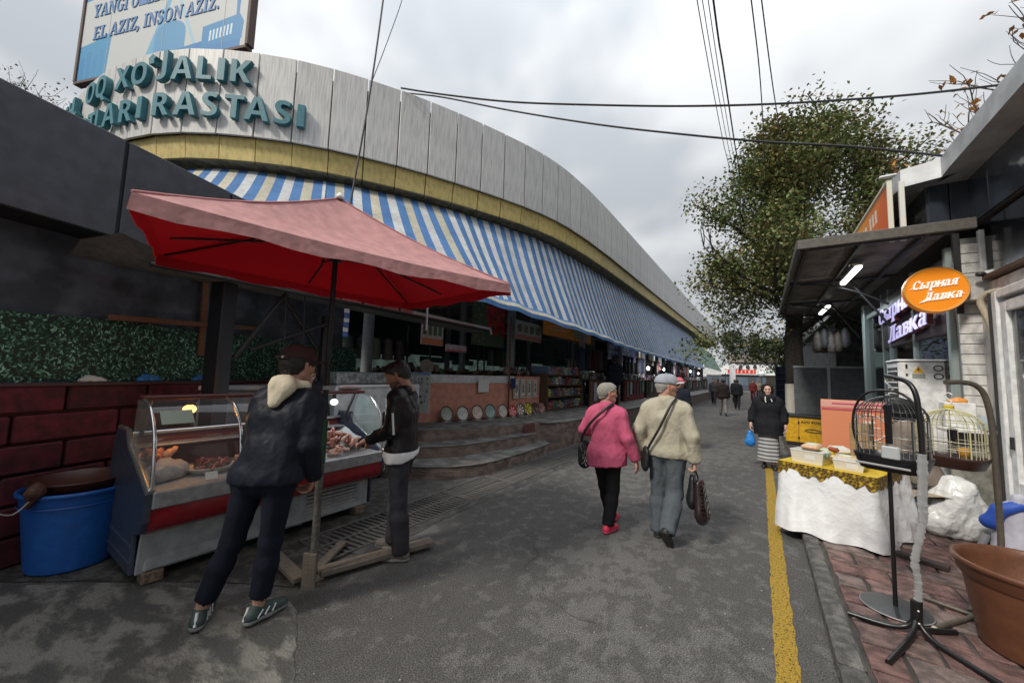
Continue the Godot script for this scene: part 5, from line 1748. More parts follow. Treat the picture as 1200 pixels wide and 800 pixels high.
# ---------------------------------------------------------------- goods in the hall
func plate_mat(base: Color, ring: Color, dots: Color, style: int) -> StandardMaterial3D:
	var im := Image.create(96, 96, false, Image.FORMAT_RGB8)
	var nz := FastNoiseLite.new()
	nz.seed = style * 17 + 3
	nz.frequency = 0.09
	for y in 96:
		for x in 96:
			var p := Vector2(x - 47.5, y - 47.5) / 47.5
			var r := p.length()
			var an := p.angle()
			var c := base
			if r > 0.84:
				c = ring
			elif style % 5 == 0:
				if sin(r * 26.0) > 0.2 or sin(an * 12.0) * sin(r * 14.0) > 0.5: c = base.lerp(dots, 0.8)
			elif style % 5 == 1:
				if nz.get_noise_2d(x, y) > 0.18 and r < 0.62: c = dots
				if r > 0.68 and r < 0.72: c = dots
			elif style % 5 == 2:
				if sin(an * 6.0) * (1.0 - r) > 0.18: c = dots
			elif style % 5 == 3:
				if cos(an * 8.0) > 0.2 and r > 0.25: c = dots
			else:
				if nz.get_noise_2d(x * 2.0, y * 2.0) > 0.0: c = dots
			im.set_pixel(x, y, c)
	return print_mat(im, 0.25)

func hall_goods() -> void:
	var terra := mk(Color(0.62, 0.28, 0.20), 0.8, {"tex": T.grime, "s": 0.8, "world": true, "bump": T.fine, "bh": 0.2})
	var white := mk(Color(0.62, 0.62, 0.63), 0.6, {"tex": T.grime, "s": 1.0, "world": true})
	var dark := mk(Color(0.02, 0.02, 0.022), 0.7)
	var ctr := thing("pottery_counter", "terracotta-painted counter with a white top board facing the steps", "counter")
	var pts := [Vector2(-6.05, -4.85), Vector2(-5.80, -5.75), Vector2(-5.60, -6.6), Vector2(-5.46, -7.4), Vector2(-5.38, -8.2), Vector2(-5.36, -9.0), Vector2(-5.40, -9.75)]
	for i in pts.size() - 1:
		var a: Vector2 = pts[i]; var b: Vector2 = pts[i + 1]
		var d := (b - a); var ln := d.length(); d /= ln
		var bs := Basis(V(d.x, 0, d.y), Vector3.UP, V(-d.y, 0, d.x))
		if bs.z.x < 0: bs = Basis(-bs.x, bs.y, -bs.z)
		var o := part("counter_front", MB.new().box(Vector3.ZERO, V(ln + 0.03, 0.82, 0.10), 0.004), terra, ctr)
		o.transform = Transform3D(bs, V((a.x + b.x) / 2, 1.01, (a.y + b.y) / 2) - bs.z * 0.05)
		o = part("top_board", MB.new().box(Vector3.ZERO, V(ln + 0.02, 0.18, 0.12), 0.006), white if i < 4 else terra, ctr)
		o.transform = Transform3D(bs, V((a.x + b.x) / 2, 1.508, (a.y + b.y) / 2) - bs.z * 0.045)
		o = part("counter_top", MB.new().box(Vector3.ZERO, V(ln + 0.1, 0.03, 0.9), 0.004), mk(Color(0.12, 0.09, 0.07), 0.6), ctr)
		o.transform = Transform3D(bs, V((a.x + b.x) / 2, 1.585, (a.y + b.y) / 2) - bs.z * 0.56)
	part("counter_end", MB.new().box(V(-5.72, 1.1, -9.78), V(0.7, 0.98, 0.1), 0.004), terra, ctr)
	# brown pipe in front of the counter
	var pp := part("brown_pipe", MB.new().tube([V(-5.33, 0.6, -7.95), V(-5.33, 3.1, -7.95)], 0.022, 8), mk(Color(0.12, 0.045, 0.03), 0.6))
	tag(pp, "thin brown upright pipe in front of the terracotta counter", "pipe")
	# painted plates leaning against the counter
	var spec := [[-5.72, -5.95, 0.165, Color(0.20, 0.22, 0.17), Color(0.06, 0.07, 0.06), Color(0.48, 0.47, 0.40), 4, "greenish speckled"], [-5.56, -6.28, 0.165, Color(0.62, 0.62, 0.58), Color(0.05, 0.05, 0.05), Color(0.16, 0.18, 0.15), 1, "white dark-rimmed"], [-5.46, -6.66, 0.17, Color(0.62, 0.55, 0.48), Color(0.10, 0.04, 0.03), Color(0.30, 0.10, 0.06), 1, "white brown-rimmed"], [-5.37, -7.02, 0.175, Color(0.40, 0.46, 0.42), Color(0.10, 0.14, 0.12), Color(0.10, 0.20, 0.17), 0, "green ringed"], [-5.30, -7.42, 0.165, Color(0.60, 0.58, 0.52), Color(0.08, 0.04, 0.03), Color(0.20, 0.10, 0.06), 1, "pale brown-rimmed"], [-5.27, -7.80, 0.145, Color(0.55, 0.04, 0.05), Color(0.40, 0.03, 0.04), Color(0.62, 0.50, 0.45), 2, "bright red"], [-5.25, -8.13, 0.16, Color(0.58, 0.54, 0.46), Color(0.04, 0.04, 0.04), Color(0.14, 0.06, 0.04), 3, "cream and dark spoked"], [-5.23, -8.48, 0.16, Color(0.62, 0.52, 0.04), Color(0.08, 0.08, 0.03), Color(0.05, 0.05, 0.03), 2, "yellow and black"], [-5.22, -8.82, 0.155, Color(0.07, 0.04, 0.03), Color(0.03, 0.02, 0.02), Color(0.14, 0.08, 0.06), 0, "dark brown"], [-5.22, -9.18, 0.15, Color(0.22, 0.08, 0.06), Color(0.09, 0.03, 0.02), Color(0.45, 0.30, 0.26), 3, "reddish far"]]
	for q in spec:
		var r: float = q[2]
		var pl := thing("painted_plate", "%s painted plate leaning on the terracotta counter" % q[7], "plate", V(q[0] + 0.14, 0.606, q[1]), 0, "painted plates along the counter")
		var rim := MB.new()
		rim.lathe([[0.0, 0.0], [r * 0.55, 0.0], [r * 0.97, 0.032], [r, 0.04], [r * 0.97, 0.043], [r * 0.9, 0.036]], Vector3.ZERO, 28)
		var lean := Basis(Vector3.UP, PI / 2 - 0.18).rotated(Vector3.UP, 0.0) * Basis(Vector3.RIGHT, PI / 2 - 0.24)
		var at := V(0.0, r * cos(0.24) + 0.004, 0.0)
		var o := part("rim", rim, mk(Color(q[4].r, q[4].g, q[4].b) * 0.6, 0.4), pl)
		o.transform = Transform3D(lean, at)
		var f := MB.new()
		var tri := []
		f.col = Color.WHITE
		var rows := []
		for e in [[0.001, 0.010], [0.5, 0.012], [0.93, 0.038]]:
			var ring := PackedVector3Array()
			for i in 28:
				var a := TAU * i / 28.0
				ring.append(V(cos(a) * r * e[0], e[1], -sin(a) * r * e[0]))
			rows.append(ring)
		rows.reverse()
		f.patch(rows, true)
		for i in f.v.size():
			f.t[i] = Vector2(0.5 + f.v[i].x / (2.0 * r), 0.5 + f.v[i].z / (2.0 * r))
		o = part("painted_face", f, plate_mat(q[3].linear_to_srgb(), q[4].linear_to_srgb(), q[5].linear_to_srgb(), q[6]), pl)
		o.transform = Transform3D(lean, at)
		part("plate_stand", MB.new().box(V(0.03, 0.012, 0), V(0.1, 0.02, r * 1.2), 0.004), mk(Color(0.42, 0.40, 0.36), 0.8), pl)
	# prints hung at the end of the counter, a blue patterned plate, a paper notice
	for k in 4:
		var pr := thing("framed_print", "white ornamental print hung on the counter end, %s" % ["nearest the blue plate", "second from the blue plate", "second from the textile stall", "nearest the textile stall"][k], "print", V(-5.315 - 0.012 * k, 1.28, -8.28 - k * 0.345), PI / 2 + 0.02, "prints on the counter end")
		part("sheet", MB.new().box(Vector3.ZERO, V(0.27, 0.50, 0.012), 0.003), mk(Color(0.56, 0.54, 0.48), 0.7), pr)
		var fr := MB.new()
		for s in [-1, 1]:
			fr.box(V(s * 0.10, 0.0, 0.008), V(0.012, 0.42, 0.006))
			fr.box(V(0, s * 0.205, 0.0083), V(0.20, 0.012, 0.006))
		part("ink_border", fr, dark, pr)
		var mot := MB.new()
		if k == 0:
			mot.ball(V(0, 0, 0.008), V(0.06, 0.12, 0.004), 14)
		else:
			mot.box(V(0, -0.02 * k, 0.008), V(0.10, 0.22 - 0.03 * k, 0.004))
			mot.ball(V(0, 0.09, 0.0082), V(0.045, 0.06, 0.004), 12)
		part("ink_motif", mot, mk(Color(0.16, 0.15, 0.14), 0.8), pr)
		part("hook", MB.new().tube([V(-0.06, 0.25, 0), V(0, 0.32, -0.02), V(0.06, 0.25, 0)], 0.004, 4), dark, pr)
	var bp := part("blue_tile", MB.new().box(Vector3.ZERO, V(0.2, 0.26, 0.02), 0.004), plate_mat(Color(0.75, 0.76, 0.78), Color(0.15, 0.2, 0.4), Color(0.12, 0.18, 0.4), 4))
	bp.position = V(-5.30, 1.42, -7.98 - 0.12)
	bp.rotation.y = PI / 2
	tag(bp, "blue and white patterned tile hung beside the brown pipe", "tile")
	var nt := part("paper_notice", MB.new().box(Vector3.ZERO, V(0.34, 0.30, 0.006), 0.001), plate_mat(Color(0.82, 0.82, 0.80), Color(0.80, 0.80, 0.79), Color(0.66, 0.66, 0.66), 1))
	nt.position = V(-5.445, 1.36, -7.05)
	nt.rotation.y = PI / 2 - 0.17
	tag(nt, "white paper notice stuck on the terracotta counter", "notice")
	# board with magnets and trinkets
	var tb := thing("trinket_board", "pale board pinned with many small round trinkets, left end of the terracotta counter", "board", V(-5.72, 1.24, -5.15), 0.62)
	part("board", MB.new().box(Vector3.ZERO, V(0.66, 0.80, 0.03), 0.004), mk(Color(0.46, 0.48, 0.45), 0.7, {"tex": T.grime, "s": 3.0}), tb)
	part("blue_band", MB.new().box(V(0, 0.37, 0.016), V(0.64, 0.05, 0.008), 0.002), mk(Color(0.12, 0.20, 0.42), 0.6), tb)
	for i in 34:
		var c := Color.from_hsv(rng.randf(), rng.randf_range(0.1, 0.6), rng.randf_range(0.03, 0.4))
		var b := part("trinket", MB.new().ball(Vector3.ZERO, V(0.022, 0.028, 0.010) * rng.randf_range(0.7, 1.5), 9), mk(c, 0.35), tb)
		b.position = V(-0.26 + 0.105 * (i % 6) + rng.randf_range(-0.025, 0.025), 0.28 - 0.115 * (i / 6) + rng.randf_range(-0.03, 0.03), 0.022)
	# dark glazed pots along the counter
	var pot_m := [mk(Color(0.035, 0.018, 0.012), 0.25), mk(Color(0.06, 0.028, 0.016), 0.3), mk(Color(0.022, 0.02, 0.022), 0.2), mk(Color(0.08, 0.05, 0.035), 0.4), mk(Color(0.16, 0.12, 0.09), 0.4)]
	var pb := MB.new().lathe([[0.0, 0.0], [0.05, 0.0], [0.085, 0.06], [0.08, 0.12], [0.045, 0.16], [0.05, 0.19], [0.042, 0.19], [0.0, 0.15]], Vector3.ZERO, 14)
	var pb2 := MB.new().lathe([[0.0, 0.0], [0.05, 0.0], [0.11, 0.07], [0.115, 0.08], [0.10, 0.075], [0.0, 0.02]], Vector3.ZERO, 14)
	var line3 := []
	for q in pts:
		line3.append(V(q.x - 0.16, 1.6, q.y))
	var tl := total_len(line3)
	for i in 44:
		var a: Array = at_len(line3, 0.1 + (tl - 0.25) * ((i * 29) % 44 + 0.5) / 44.0)
		var bowl := i % 3 == 1
		var o := part("glazed_bowl" if bowl else "glazed_pot", pb2 if bowl else pb, pot_m[(i * 7) % 5])
		o.position = a[0] + V(-0.30 * (i % 3) - rng.randf_range(0, 0.08), 0.001, 0)
		var s := rng.randf_range(0.7, 1.25)
		o.scale = V(s, s * rng.randf_range(0.9, 1.2), s)
		tag(o, "small dark glazed bowl in the crowd of pottery on the counter" if bowl else "small dark glazed pot in the crowd of pottery on the counter", "bowl" if bowl else "pot", "glazed bowls on the counter" if bowl else "glazed pots on the counter")
	# stand-up plate on the counter
	var sp := MB.new().lathe([[0.0, 0.0], [0.09, 0.0], [0.16, 0.03], [0.155, 0.035], [0.0, 0.012]], Vector3.ZERO, 22, Basis(Vector3.UP, PI / 2 - 0.3) * Basis(Vector3.RIGHT, PI / 2 - 0.2))
	var spo := part("display_plate", sp, mk(Color(0.20, 0.17, 0.12), 0.4, {"tex": T.patchy, "s": 8.0}))
	spo.position = V(-6.02, 1.76, -5.75)
	tag(spo, "large brown plate standing upright on the counter above the trinket board", "plate")
	# second row of tables deeper in the hall, with goods
	for k in 7:
		var z := -6.5 - k * 3.1
		var st := thing("inner_stall", "dim stall table heaped with goods inside the hall, %s from the front corner" % ["first", "second", "third", "fourth", "fifth", "sixth", "seventh"][k], "stall", V(-9.4 + 0.25 * (k % 2), 0.6, z), 0, "stall tables inside the hall")
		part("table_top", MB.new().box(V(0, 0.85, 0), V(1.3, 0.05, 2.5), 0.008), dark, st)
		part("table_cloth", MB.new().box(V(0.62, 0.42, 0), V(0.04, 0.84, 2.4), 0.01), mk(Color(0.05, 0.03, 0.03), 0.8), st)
		for s in [-1, 1]:
			part("stall_post", MB.new().box(V(0.5, 1.2, s * 1.2), V(0.05, 2.4, 0.05), 0.005), mk(Color(0.05, 0.055, 0.06), 0.5), st)
		part("hanging_rail", MB.new().box(V(0.5, 1.95, 0), V(0.035, 0.035, 2.5), 0.005), mk(Color(0.06, 0.06, 0.065), 0.5), st)
		var g := MB.new()
		for i in 46:
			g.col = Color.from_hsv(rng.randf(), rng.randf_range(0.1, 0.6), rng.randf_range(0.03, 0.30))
			var s := V(rng.randf_range(0.08, 0.2), rng.randf_range(0.08, 0.30), rng.randf_range(0.08, 0.22))
			if i % 3 == 0:
				g.ball(V(rng.randf_range(-0.5, 0.5), 0.88 + s.y * 0.5, rng.randf_range(-1.1, 1.1)), s * 0.6, 8)
			else:
				g.box(V(rng.randf_range(-0.5, 0.5), 0.88 + s.y / 2, rng.randf_range(-1.1, 1.1)), s, 0.01)
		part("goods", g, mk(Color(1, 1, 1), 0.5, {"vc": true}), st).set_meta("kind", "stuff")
		if k % 2 == 0:
			for i in 5:
				part("hung_garment", MB.new().lathe([[0.02, -0.6], [0.16, -0.58], [0.13, -0.2], [0.14, -0.04], [0.02, 0.0]], V(0.5, 1.93, -0.9 + i * 0.42), 8), mk(Color.from_hsv(0.1 * i, 0.3, 0.10 + 0.05 * (i % 3)), 0.8), st)
	# banners
	var bim := Image.create(128, 160, false, Image.FORMAT_RGB8)
	bim.fill(Color(0.28, 0.34, 0.26))
	var rr := RandomNumberGenerator.new()
	rr.seed = 7
	for i in 60:
		var c := Vector2(56 + rr.randf() * 76, rr.randf() * 110)
		var pg := []
		for j in 8:
			pg.append(c + Vector2(cos(TAU * j / 8.0) * rr.randf_range(5, 11), sin(TAU * j / 8.0) * rr.randf_range(6, 13)))
		poly_fill(bim, pg, Color(0.85, 0.18, 0.18).lerp(Color(0.5, 0.12, 0.12), rr.randf()))
	for i in 40:
		var c := Vector2(rr.randf() * 60, rr.randf() * 150)
		poly_fill(bim, [c, c + Vector2(9, 3), c + Vector2(5, 10)], Color(0.36, 0.46, 0.3).lerp(Color(0.6, 0.45, 0.34), rr.randf()))
	var sb := thing("berry_banner", "dark banner printed with red berries, hung left of the grey column", "banner", V(-6.3, 2.95, -8.3), PI / 2)
	var fq := MB.new()
	fq.quad(V(-0.75, -0.55, 0.012), V(0.75, -0.55, 0.012), V(0.75, 0.62, 0.012), V(-0.75, 0.62, 0.012), true)
	part("printed_face", fq, print_mat(bim, 0.5), sb)
	part("cloth_back", MB.new().box(V(0, 0.035, 0), V(1.52, 1.19, 0.02), 0.002), dark, sb)
	part("hanging_cord", MB.new().tube([V(-0.7, 0.6, 0), V(-0.7, 2.3, 0)], 0.006, 4).tube([V(0.7, 0.6, 0), V(0.7, 2.3, 0)], 0.006, 4), dark, sb)
	var hung := [
		["white_banner", "small white and orange banner hung above the trinket board", -6.6, 2.58, -6.45, 0.72, 0.58, Color(0.70, 0.64, 0.56), Color(0.75, 0.22, 0.10)],
		["pink_board", "low pink and white board hung above the pottery", -6.6, 2.27, -7.32, 0.78, 0.18, Color(0.75, 0.58, 0.6), Color(0.6, 0.14, 0.2)],
		["grey_banner", "grey picture banner hung right of the grey column", -5.75, 2.92, -9.55, 1.5, 0.55, Color(0.40, 0.42, 0.38), Color(0.4, 0.16, 0.12)],
		["orange_banner", "orange banner with a yellow glow and two pale lines, hung above the textile stall", -5.6, 3.17, -12.1, 3.9, 0.52, Color(0.85, 0.30, 0.02), Color(0.85, 0.62, 0.2)],
		["navy_board", "dark blue board with two rows of pale lettering under the awning", -5.5, 2.88, -17.9, 4.4, 0.92, Color(0.02, 0.03, 0.12), Color(0.22, 0.26, 0.42)],
		["olive_board", "narrow olive board hung beyond the dark blue board", -5.5, 2.75, -23.5, 1.2, 0.7, Color(0.10, 0.10, 0.03), Color(0.2, 0.19, 0.05)]]
	for q in hung:
		var h := thing(q[0], q[1], "banner", V(q[2], q[3], q[4]), PI / 2)
		part("panel", MB.new().box(Vector3.ZERO, V(q[5], q[6], 0.03), 0.004), mk(q[7], 0.6, {"tex": T.grime, "s": 1.0}), h)
		var w2: float = q[5]; var h2: float = q[6]
		if q[0] == "orange_banner":
			part("picture", MB.new().ball(V(0.95, 0.02, 0.016), V(0.75, 0.22, 0.006), 20), mk(Color(0.45, 0.42, 0.24), 0.6, {"tex": T.patchy, "s": 3.0}), h)
			for i in 2:
				part("pale_line", MB.new().box(V(-0.95, 0.06 - i * 0.09, 0.017), V(0.9, 0.045, 0.006), 0.002), mk(Color(0.62, 0.42, 0.25), 0.6), h)
		elif q[0] == "navy_board":
			for i in 2:
				for j in 7 - i * 2:
					part("pale_stroke", MB.new().box(V(-1.8 + j * 0.42, 0.12 - i * 0.27, 0.017), V(0.30, 0.13 + 0.03 * (j % 2), 0.006), 0.002), mk(q[8], 0.6), h)
		else:
			part("lower_band", MB.new().box(V(0, -h2 * 0.36, 0.0165), V(w2 * 0.98, h2 * 0.24, 0.006), 0.002), mk(q[8], 0.6), h)
			if q[0] == "grey_banner" or q[0] == "white_banner":
				for i in 4:
					part("picture_patch", MB.new().box(V(-w2 * 0.36 + i * w2 * 0.23, 0.06, 0.0168), V(w2 * 0.15, h2 * 0.4, 0.006), 0.002), mk(Color.from_hsv(0.05 + 0.09 * i, 0.4, 0.14 + 0.05 * (i % 2)), 0.6), h)
		part("hanging_cord", MB.new().tube([V(-w2 * 0.4, h2 / 2, 0), V(-w2 * 0.4, 5.55 - q[3], 0)], 0.006, 4).tube([V(w2 * 0.4, h2 / 2, 0), V(w2 * 0.4, 5.55 - q[3], 0)], 0.006, 4), dark, h)
	# textile stall: shelves of folded cloth
	var ts := thing("textile_stall", "stall stacked with folded bright cloth beside the terracotta counter", "stall", V(-5.15, 0.606, -10.9), 0)
	var wood := mk(Color(0.09, 0.055, 0.035), 0.8)
	for y in [0.03, 0.40, 0.75, 1.05]:
		part("shelf_board", MB.new().box(V(-0.35, y, 0), V(0.75, 0.03, 2.5), 0.004), wood, ts)
	for z in [-1.24, 1.24]:
		part("stall_side", MB.new().box(V(-0.35, 0.55, z), V(0.75, 1.1, 0.05), 0.004), wood, ts)
	var cols := [Color(0.50, 0.44, 0.04), Color(0.45, 0.04, 0.05), Color(0.50, 0.50, 0.50), Color(0.03, 0.10, 0.32), Color(0.05, 0.25, 0.20), Color(0.24, 0.09, 0.05), Color(0.35, 0.05, 0.10), Color(0.14, 0.25, 0.40), Color(0.40, 0.20, 0.06)]
	for i in 60:
		var lvl := i % 4
		var z := -1.08 + 0.155 * (i / 4)
		var fc := MB.new()
		var hh := rng.randf_range(0.05, 0.09)
		var c: Color = cols[(i * 5 + lvl * 3) % cols.size()]
		for j in 3:
			fc.box(V(-0.33 + rng.randf_range(-0.02, 0.05), [0.046, 0.416, 0.766, 1.066][lvl] + hh * (j + 0.5), z), V(0.62, hh * 0.96, 0.15 + rng.randf_range(-0.01, 0.0)), 0.02)
		part("folded_cloth", fc, mk(c.lerp(Color(0.25, 0.24, 0.24), rng.randf_range(0.1, 0.7)) * rng.randf_range(0.35, 1.0), 0.9), ts)
	# towels, dark jackets and crates on the stalls farther along
	for k in 9:
		var z := -14.2 - k * 3.9
		var st := thing("street_stall", "stall with cloth-covered front along the hall edge, %s from the steps" % ["first", "second", "third", "fourth", "fifth", "sixth", "seventh", "eighth", "ninth"][k], "stall", V(-5.0, 0.606, z), 0, "stalls along the hall edge")
		var fcol: Color = [Color(0.22, 0.10, 0.075), Color(0.20, 0.02, 0.025), Color(0.12, 0.09, 0.08), Color(0.05, 0.06, 0.10), Color(0.16, 0.05, 0.04), Color(0.10, 0.10, 0.10), Color(0.07, 0.05, 0.05), Color(0.14, 0.12, 0.10), Color(0.06, 0.06, 0.08)][k]
		part("stall_front", MB.new().box(V(0, 0.45, 0), V(0.08, 0.9, 3.3), 0.01), mk(fcol, 0.8, {"tex": T.patchy, "s": 1.0}), st)
		part("stall_top", MB.new().box(V(-0.5, 0.92, 0), V(1.2, 0.04, 3.3), 0.006), wood, st)
		var g := MB.new()
		for i in 36:
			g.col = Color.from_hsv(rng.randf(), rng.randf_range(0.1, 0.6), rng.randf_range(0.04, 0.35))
			var s := V(rng.randf_range(0.1, 0.22), rng.randf_range(0.08, 0.28), rng.randf_range(0.1, 0.3))
			g.box(V(rng.randf_range(-0.95, 0.0), 0.94 + s.y / 2, rng.randf_range(-1.5, 1.5)), s, 0.015)
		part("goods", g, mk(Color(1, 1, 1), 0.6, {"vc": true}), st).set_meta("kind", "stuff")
		for i in 6:
			var hc: Color = [Color(0.45, 0.46, 0.44), Color(0.14, 0.28, 0.20), Color(0.30, 0.26, 0.24), Color(0.08, 0.08, 0.10), Color(0.4, 0.12, 0.12), Color(0.32, 0.34, 0.38)][(i + k) % 6]
			if k > 0 and i % 2: hc = hc * 0.3
			part("hung_cloth", MB.new().box(V(0.07, 0.62 - 0.06 * (i % 3), -1.3 + i * 0.52), V(0.03, 0.55 + 0.1 * (i % 2), 0.28), 0.012), mk(hc, 0.9), st)
		if k >= 1:
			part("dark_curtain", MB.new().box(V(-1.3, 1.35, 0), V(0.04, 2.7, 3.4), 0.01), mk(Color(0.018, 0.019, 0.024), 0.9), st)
		for i in 5:
			part("hung_garment", MB.new().lathe([[0.02, -0.85], [0.16, -0.82], [0.15, -0.3], [0.18, -0.06], [0.02, 0.0]], V(-0.55, 2.1, -1.3 + i * 0.62), 8), mk([Color(0.02, 0.02, 0.03), Color(0.05, 0.04, 0.04), Color(0.45, 0.45, 0.47), Color(0.03, 0.05, 0.09), Color(0.08, 0.02, 0.02)][(i * 2 + k) % 5] * (1.0 if k > 4 or (i * 2 + k) % 5 != 2 else 0.15), 0.85), st)
		part("stall_rail", MB.new().box(V(-0.55, 2.12, 0), V(0.03, 0.03, 3.4), 0.004), wood, st)
	# bare bulbs
	for q in [[-4.95, 2.15, -20.5], [-5.1, 2.2, -25.0], [-4.95, 2.15, -30.5], [-5.05, 2.3, -35.5], [-5.0, 2.2, -40.0]]:
		var b := thing("hanging_bulb", "bare white bulb lit under the awning, %s from the steps" % ["first", "second", "third", "fourth", "farthest"][int((-20.5 - q[2]) / 4.8 + 0.3)], "lamp", V(q[0], q[1], q[2]), 0, "bulbs over the stalls")
		part("bulb", MB.new().ball(Vector3.ZERO, V(0.09, 0.11, 0.09), 10), mk(Color(0.9, 0.9, 0.9), 0.4, {"emit": Color(1, 0.98, 0.94), "ee": 2.0}), b)
		part("cord", MB.new().tube([V(0, 0.1, 0), V(0, 5.5 - q[1], 0)], 0.008, 4), dark, b)
		var ol := OmniLight3D.new()
		ol.name = "glow"
		ol.light_energy = 0.5
		ol.light_size = 0.09
		ol.omni_range = 12.0
		ol.omni_attenuation = 2.0
		ol.shadow_enabled = true
		b.add_child(ol)


# ---------------------------------------------------------------- meat stall on the left
func lump(rad: float, nz: FastNoiseLite, amp: float, sd: float) -> MB:
	var f := Field.new(V(-rad, -rad * 0.6, -rad) * 1.3, V(rad, rad * 0.8, rad) * 1.3, rad / 6.0)
	f.bone(V(-rad * 0.4, 0, 0), V(rad * 0.4, rad * 0.1, sd * rad * 0.3), rad * 0.5, rad * 0.34, 1.0, Vector3.FORWARD, rad * 0.2)
	f.bone(V(-rad * 0.2, 0, 0), V(-rad * 0.6, rad * 0.1, rad * 0.4), rad * 0.36, rad * 0.2, 1.0, Vector3.FORWARD, rad * 0.2)
	var m := MB.new()
	f.build(m, nz, amp)
	return m

func meat_stall() -> void:
	var steel := mk(Color(0.40, 0.41, 0.42), 0.38, {"metal": 0.55, "tex": T.grime, "s": 1.6, "bump": T.fine, "bh": 0.03})
	var grey := mk(Color(0.38, 0.40, 0.41), 0.45, {"metal": 0.2, "tex": T.grime, "s": 1.0})
	var red := mk(Color(0.26, 0.010, 0.018), 0.22, {"coat": 0.5, "tex": T.grime, "s": 1.0})
	var navy := mk(Color(0.045, 0.055, 0.085), 0.4, {"tex": T.grime, "s": 1.2})
	var dark := mk(Color(0.012, 0.012, 0.014), 0.6)
	var maroon := mk(Color(0.10, 0.022, 0.022), 0.4)
	var chrome := mk(Color(0.62, 0.62, 0.62), 0.18, {"metal": 0.9})
	var white := mk(Color(0.60, 0.61, 0.61), 0.4)
	var ct := thing("meat_counter", "curved-glass refrigerated meat counter with a dark red band and grey front", "display counter")
	var z0 := -0.92; var z1 := -2.93; var zm := (z0 + z1) / 2.0; var ln := z0 - z1
	# front panel leans in towards the foot
	var tilt := Basis(Vector3.BACK, -0.18)
	part("front_panel", MB.new().box(V(-3.905, 0.255, z0 - 0.62), V(0.03, 0.34, 1.24), 0.006, tilt), grey, ct)
	var grille := part("front_grille", MB.new().box(V(-3.925, 0.255, -2.43), V(0.02, 0.33, 0.62), 0.004, tilt).box(V(-3.902, 0.255, -2.79), V(0.034, 0.34, 0.13), 0.006, tilt).box(V(-3.902, 0.255, -2.125), V(0.034, 0.34, 0.05), 0.006, tilt), grey, ct)
	for i in 8:
		var o := part("slat", MB.new().box(Vector3.ZERO, V(0.05, 0.018, 0.58), 0.006), steel, grille)
		o.position = V(-3.93 + i * 0.0073, 0.118 + i * 0.0395, -2.44)
		o.rotation.z = -0.6
	# red band, bowed
	var rows := []
	for q in [[-3.88, 0.40], [-3.80, 0.415], [-3.745, 0.46], [-3.725, 0.53], [-3.73, 0.60]]:
		rows.append(PackedVector3Array([V(q[0], q[1], z0), V(q[0], q[1], zm), V(q[0], q[1], z1)]))
	part("red_band", MB.new().patch(rows), red, ct)
	part("steel_strip", MB.new().box(V(-3.735, 0.665, zm), V(0.05, 0.125, ln - 0.01), 0.01), steel, ct)
	part("deck", MB.new().box(V(-4.16, 0.715, zm), V(0.82, 0.02, ln - 0.06), 0.004), mk(Color(0.42, 0.43, 0.44), 0.35, {"metal": 0.3, "tex": T.grime, "s": 2.0}), ct)
	part("body", MB.new().box(V(-4.32, 0.40, zm), V(0.84, 0.60, ln - 0.08), 0.01), grey, ct)
	part("back_panel", MB.new().box(V(-4.62, 0.86, zm), V(0.03, 0.36, ln - 0.06), 0.004), maroon, ct)
	part("back_rail", MB.new().box(V(-4.58, 1.05, zm), V(0.06, 0.03, ln - 0.06), 0.006), chrome, ct)
	part("inner_shelf", MB.new().box(V(-4.50, 0.95, zm), V(0.16, 0.015, ln - 0.1), 0.003), steel, ct)
	# end cheeks
	var prof := PackedVector2Array([Vector2(-3.90, 0.40), Vector2(-3.78, 0.43), Vector2(-3.72, 0.52), Vector2(-3.715, 0.72), Vector2(-4.30, 0.98), Vector2(-4.40, 1.10), Vector2(-4.66, 1.10), Vector2(-4.74, 0.96), Vector2(-4.78, 0.42), Vector2(-4.55, 0.385)])
	for z in [z0 - 0.002, z1 - 0.038]:
		var o := part("end_cheek", MB.new().prism(prof, 0.04, Transform3D(Basis(), V(0, 0, z))), navy, ct)
		var tr := []
		for q in [[-3.715, 0.725], [-4.0, 0.85], [-4.30, 0.985], [-4.40, 1.105], [-4.66, 1.105]]:
			tr.append(V(q[0], q[1], z + 0.02))
		part("cheek_trim", MB.new().tube(tr, 0.022, 8), chrome, o)
		part("lower_cheek", MB.new().box(V(-4.33, 0.245, z + 0.02), V(0.80, 0.30, 0.03), 0.006), navy, ct)
		part("cheek_rib", MB.new().box(V(-4.33, 0.30, z + 0.028), V(0.78, 0.03, 0.03), 0.006).box(V(-4.33, 0.18, z + 0.028), V(0.78, 0.03, 0.03), 0.006), navy, ct)
	# curved glass with chrome hoops
	var arc := []
	for q in spline([Vector2(-3.745, 0.735), Vector2(-3.755, 0.95), Vector2(-3.82, 1.16), Vector2(-3.98, 1.32), Vector2(-4.16, 1.375)], 5):
		arc.append(q)
	for s in [[z0 + 0.0, -1.46], [-1.50, -2.05]]:
		rows = []
		for q in arc:
			rows.append(PackedVector3Array([V(q.x, q.y, s[0]), V(q.x, q.y, s[1])]))
		part("glass_panel", MB.new().patch(rows), glass(0.06, Color(0.8, 0.85, 0.85)), ct)
	for z in [z0, -1.48, z1]:
		var h := []
		for q in arc:
			h.append(V(q.x, q.y, z))
		part("glass_hoop", MB.new().tube(h, 0.013, 8), chrome, ct)
	var side := PackedVector2Array()
	for q in arc:
		side.append(q)
	side.append(Vector2(-4.30, 1.36))
	side.append(Vector2(-4.34, 1.0))
	for z in [z0, z1]:
		part("side_glass", MB.new().prism(side, 0.006, Transform3D(Basis(), V(0, 0, z))), glass(0.16, Color(0.62, 0.72, 0.72)), ct)
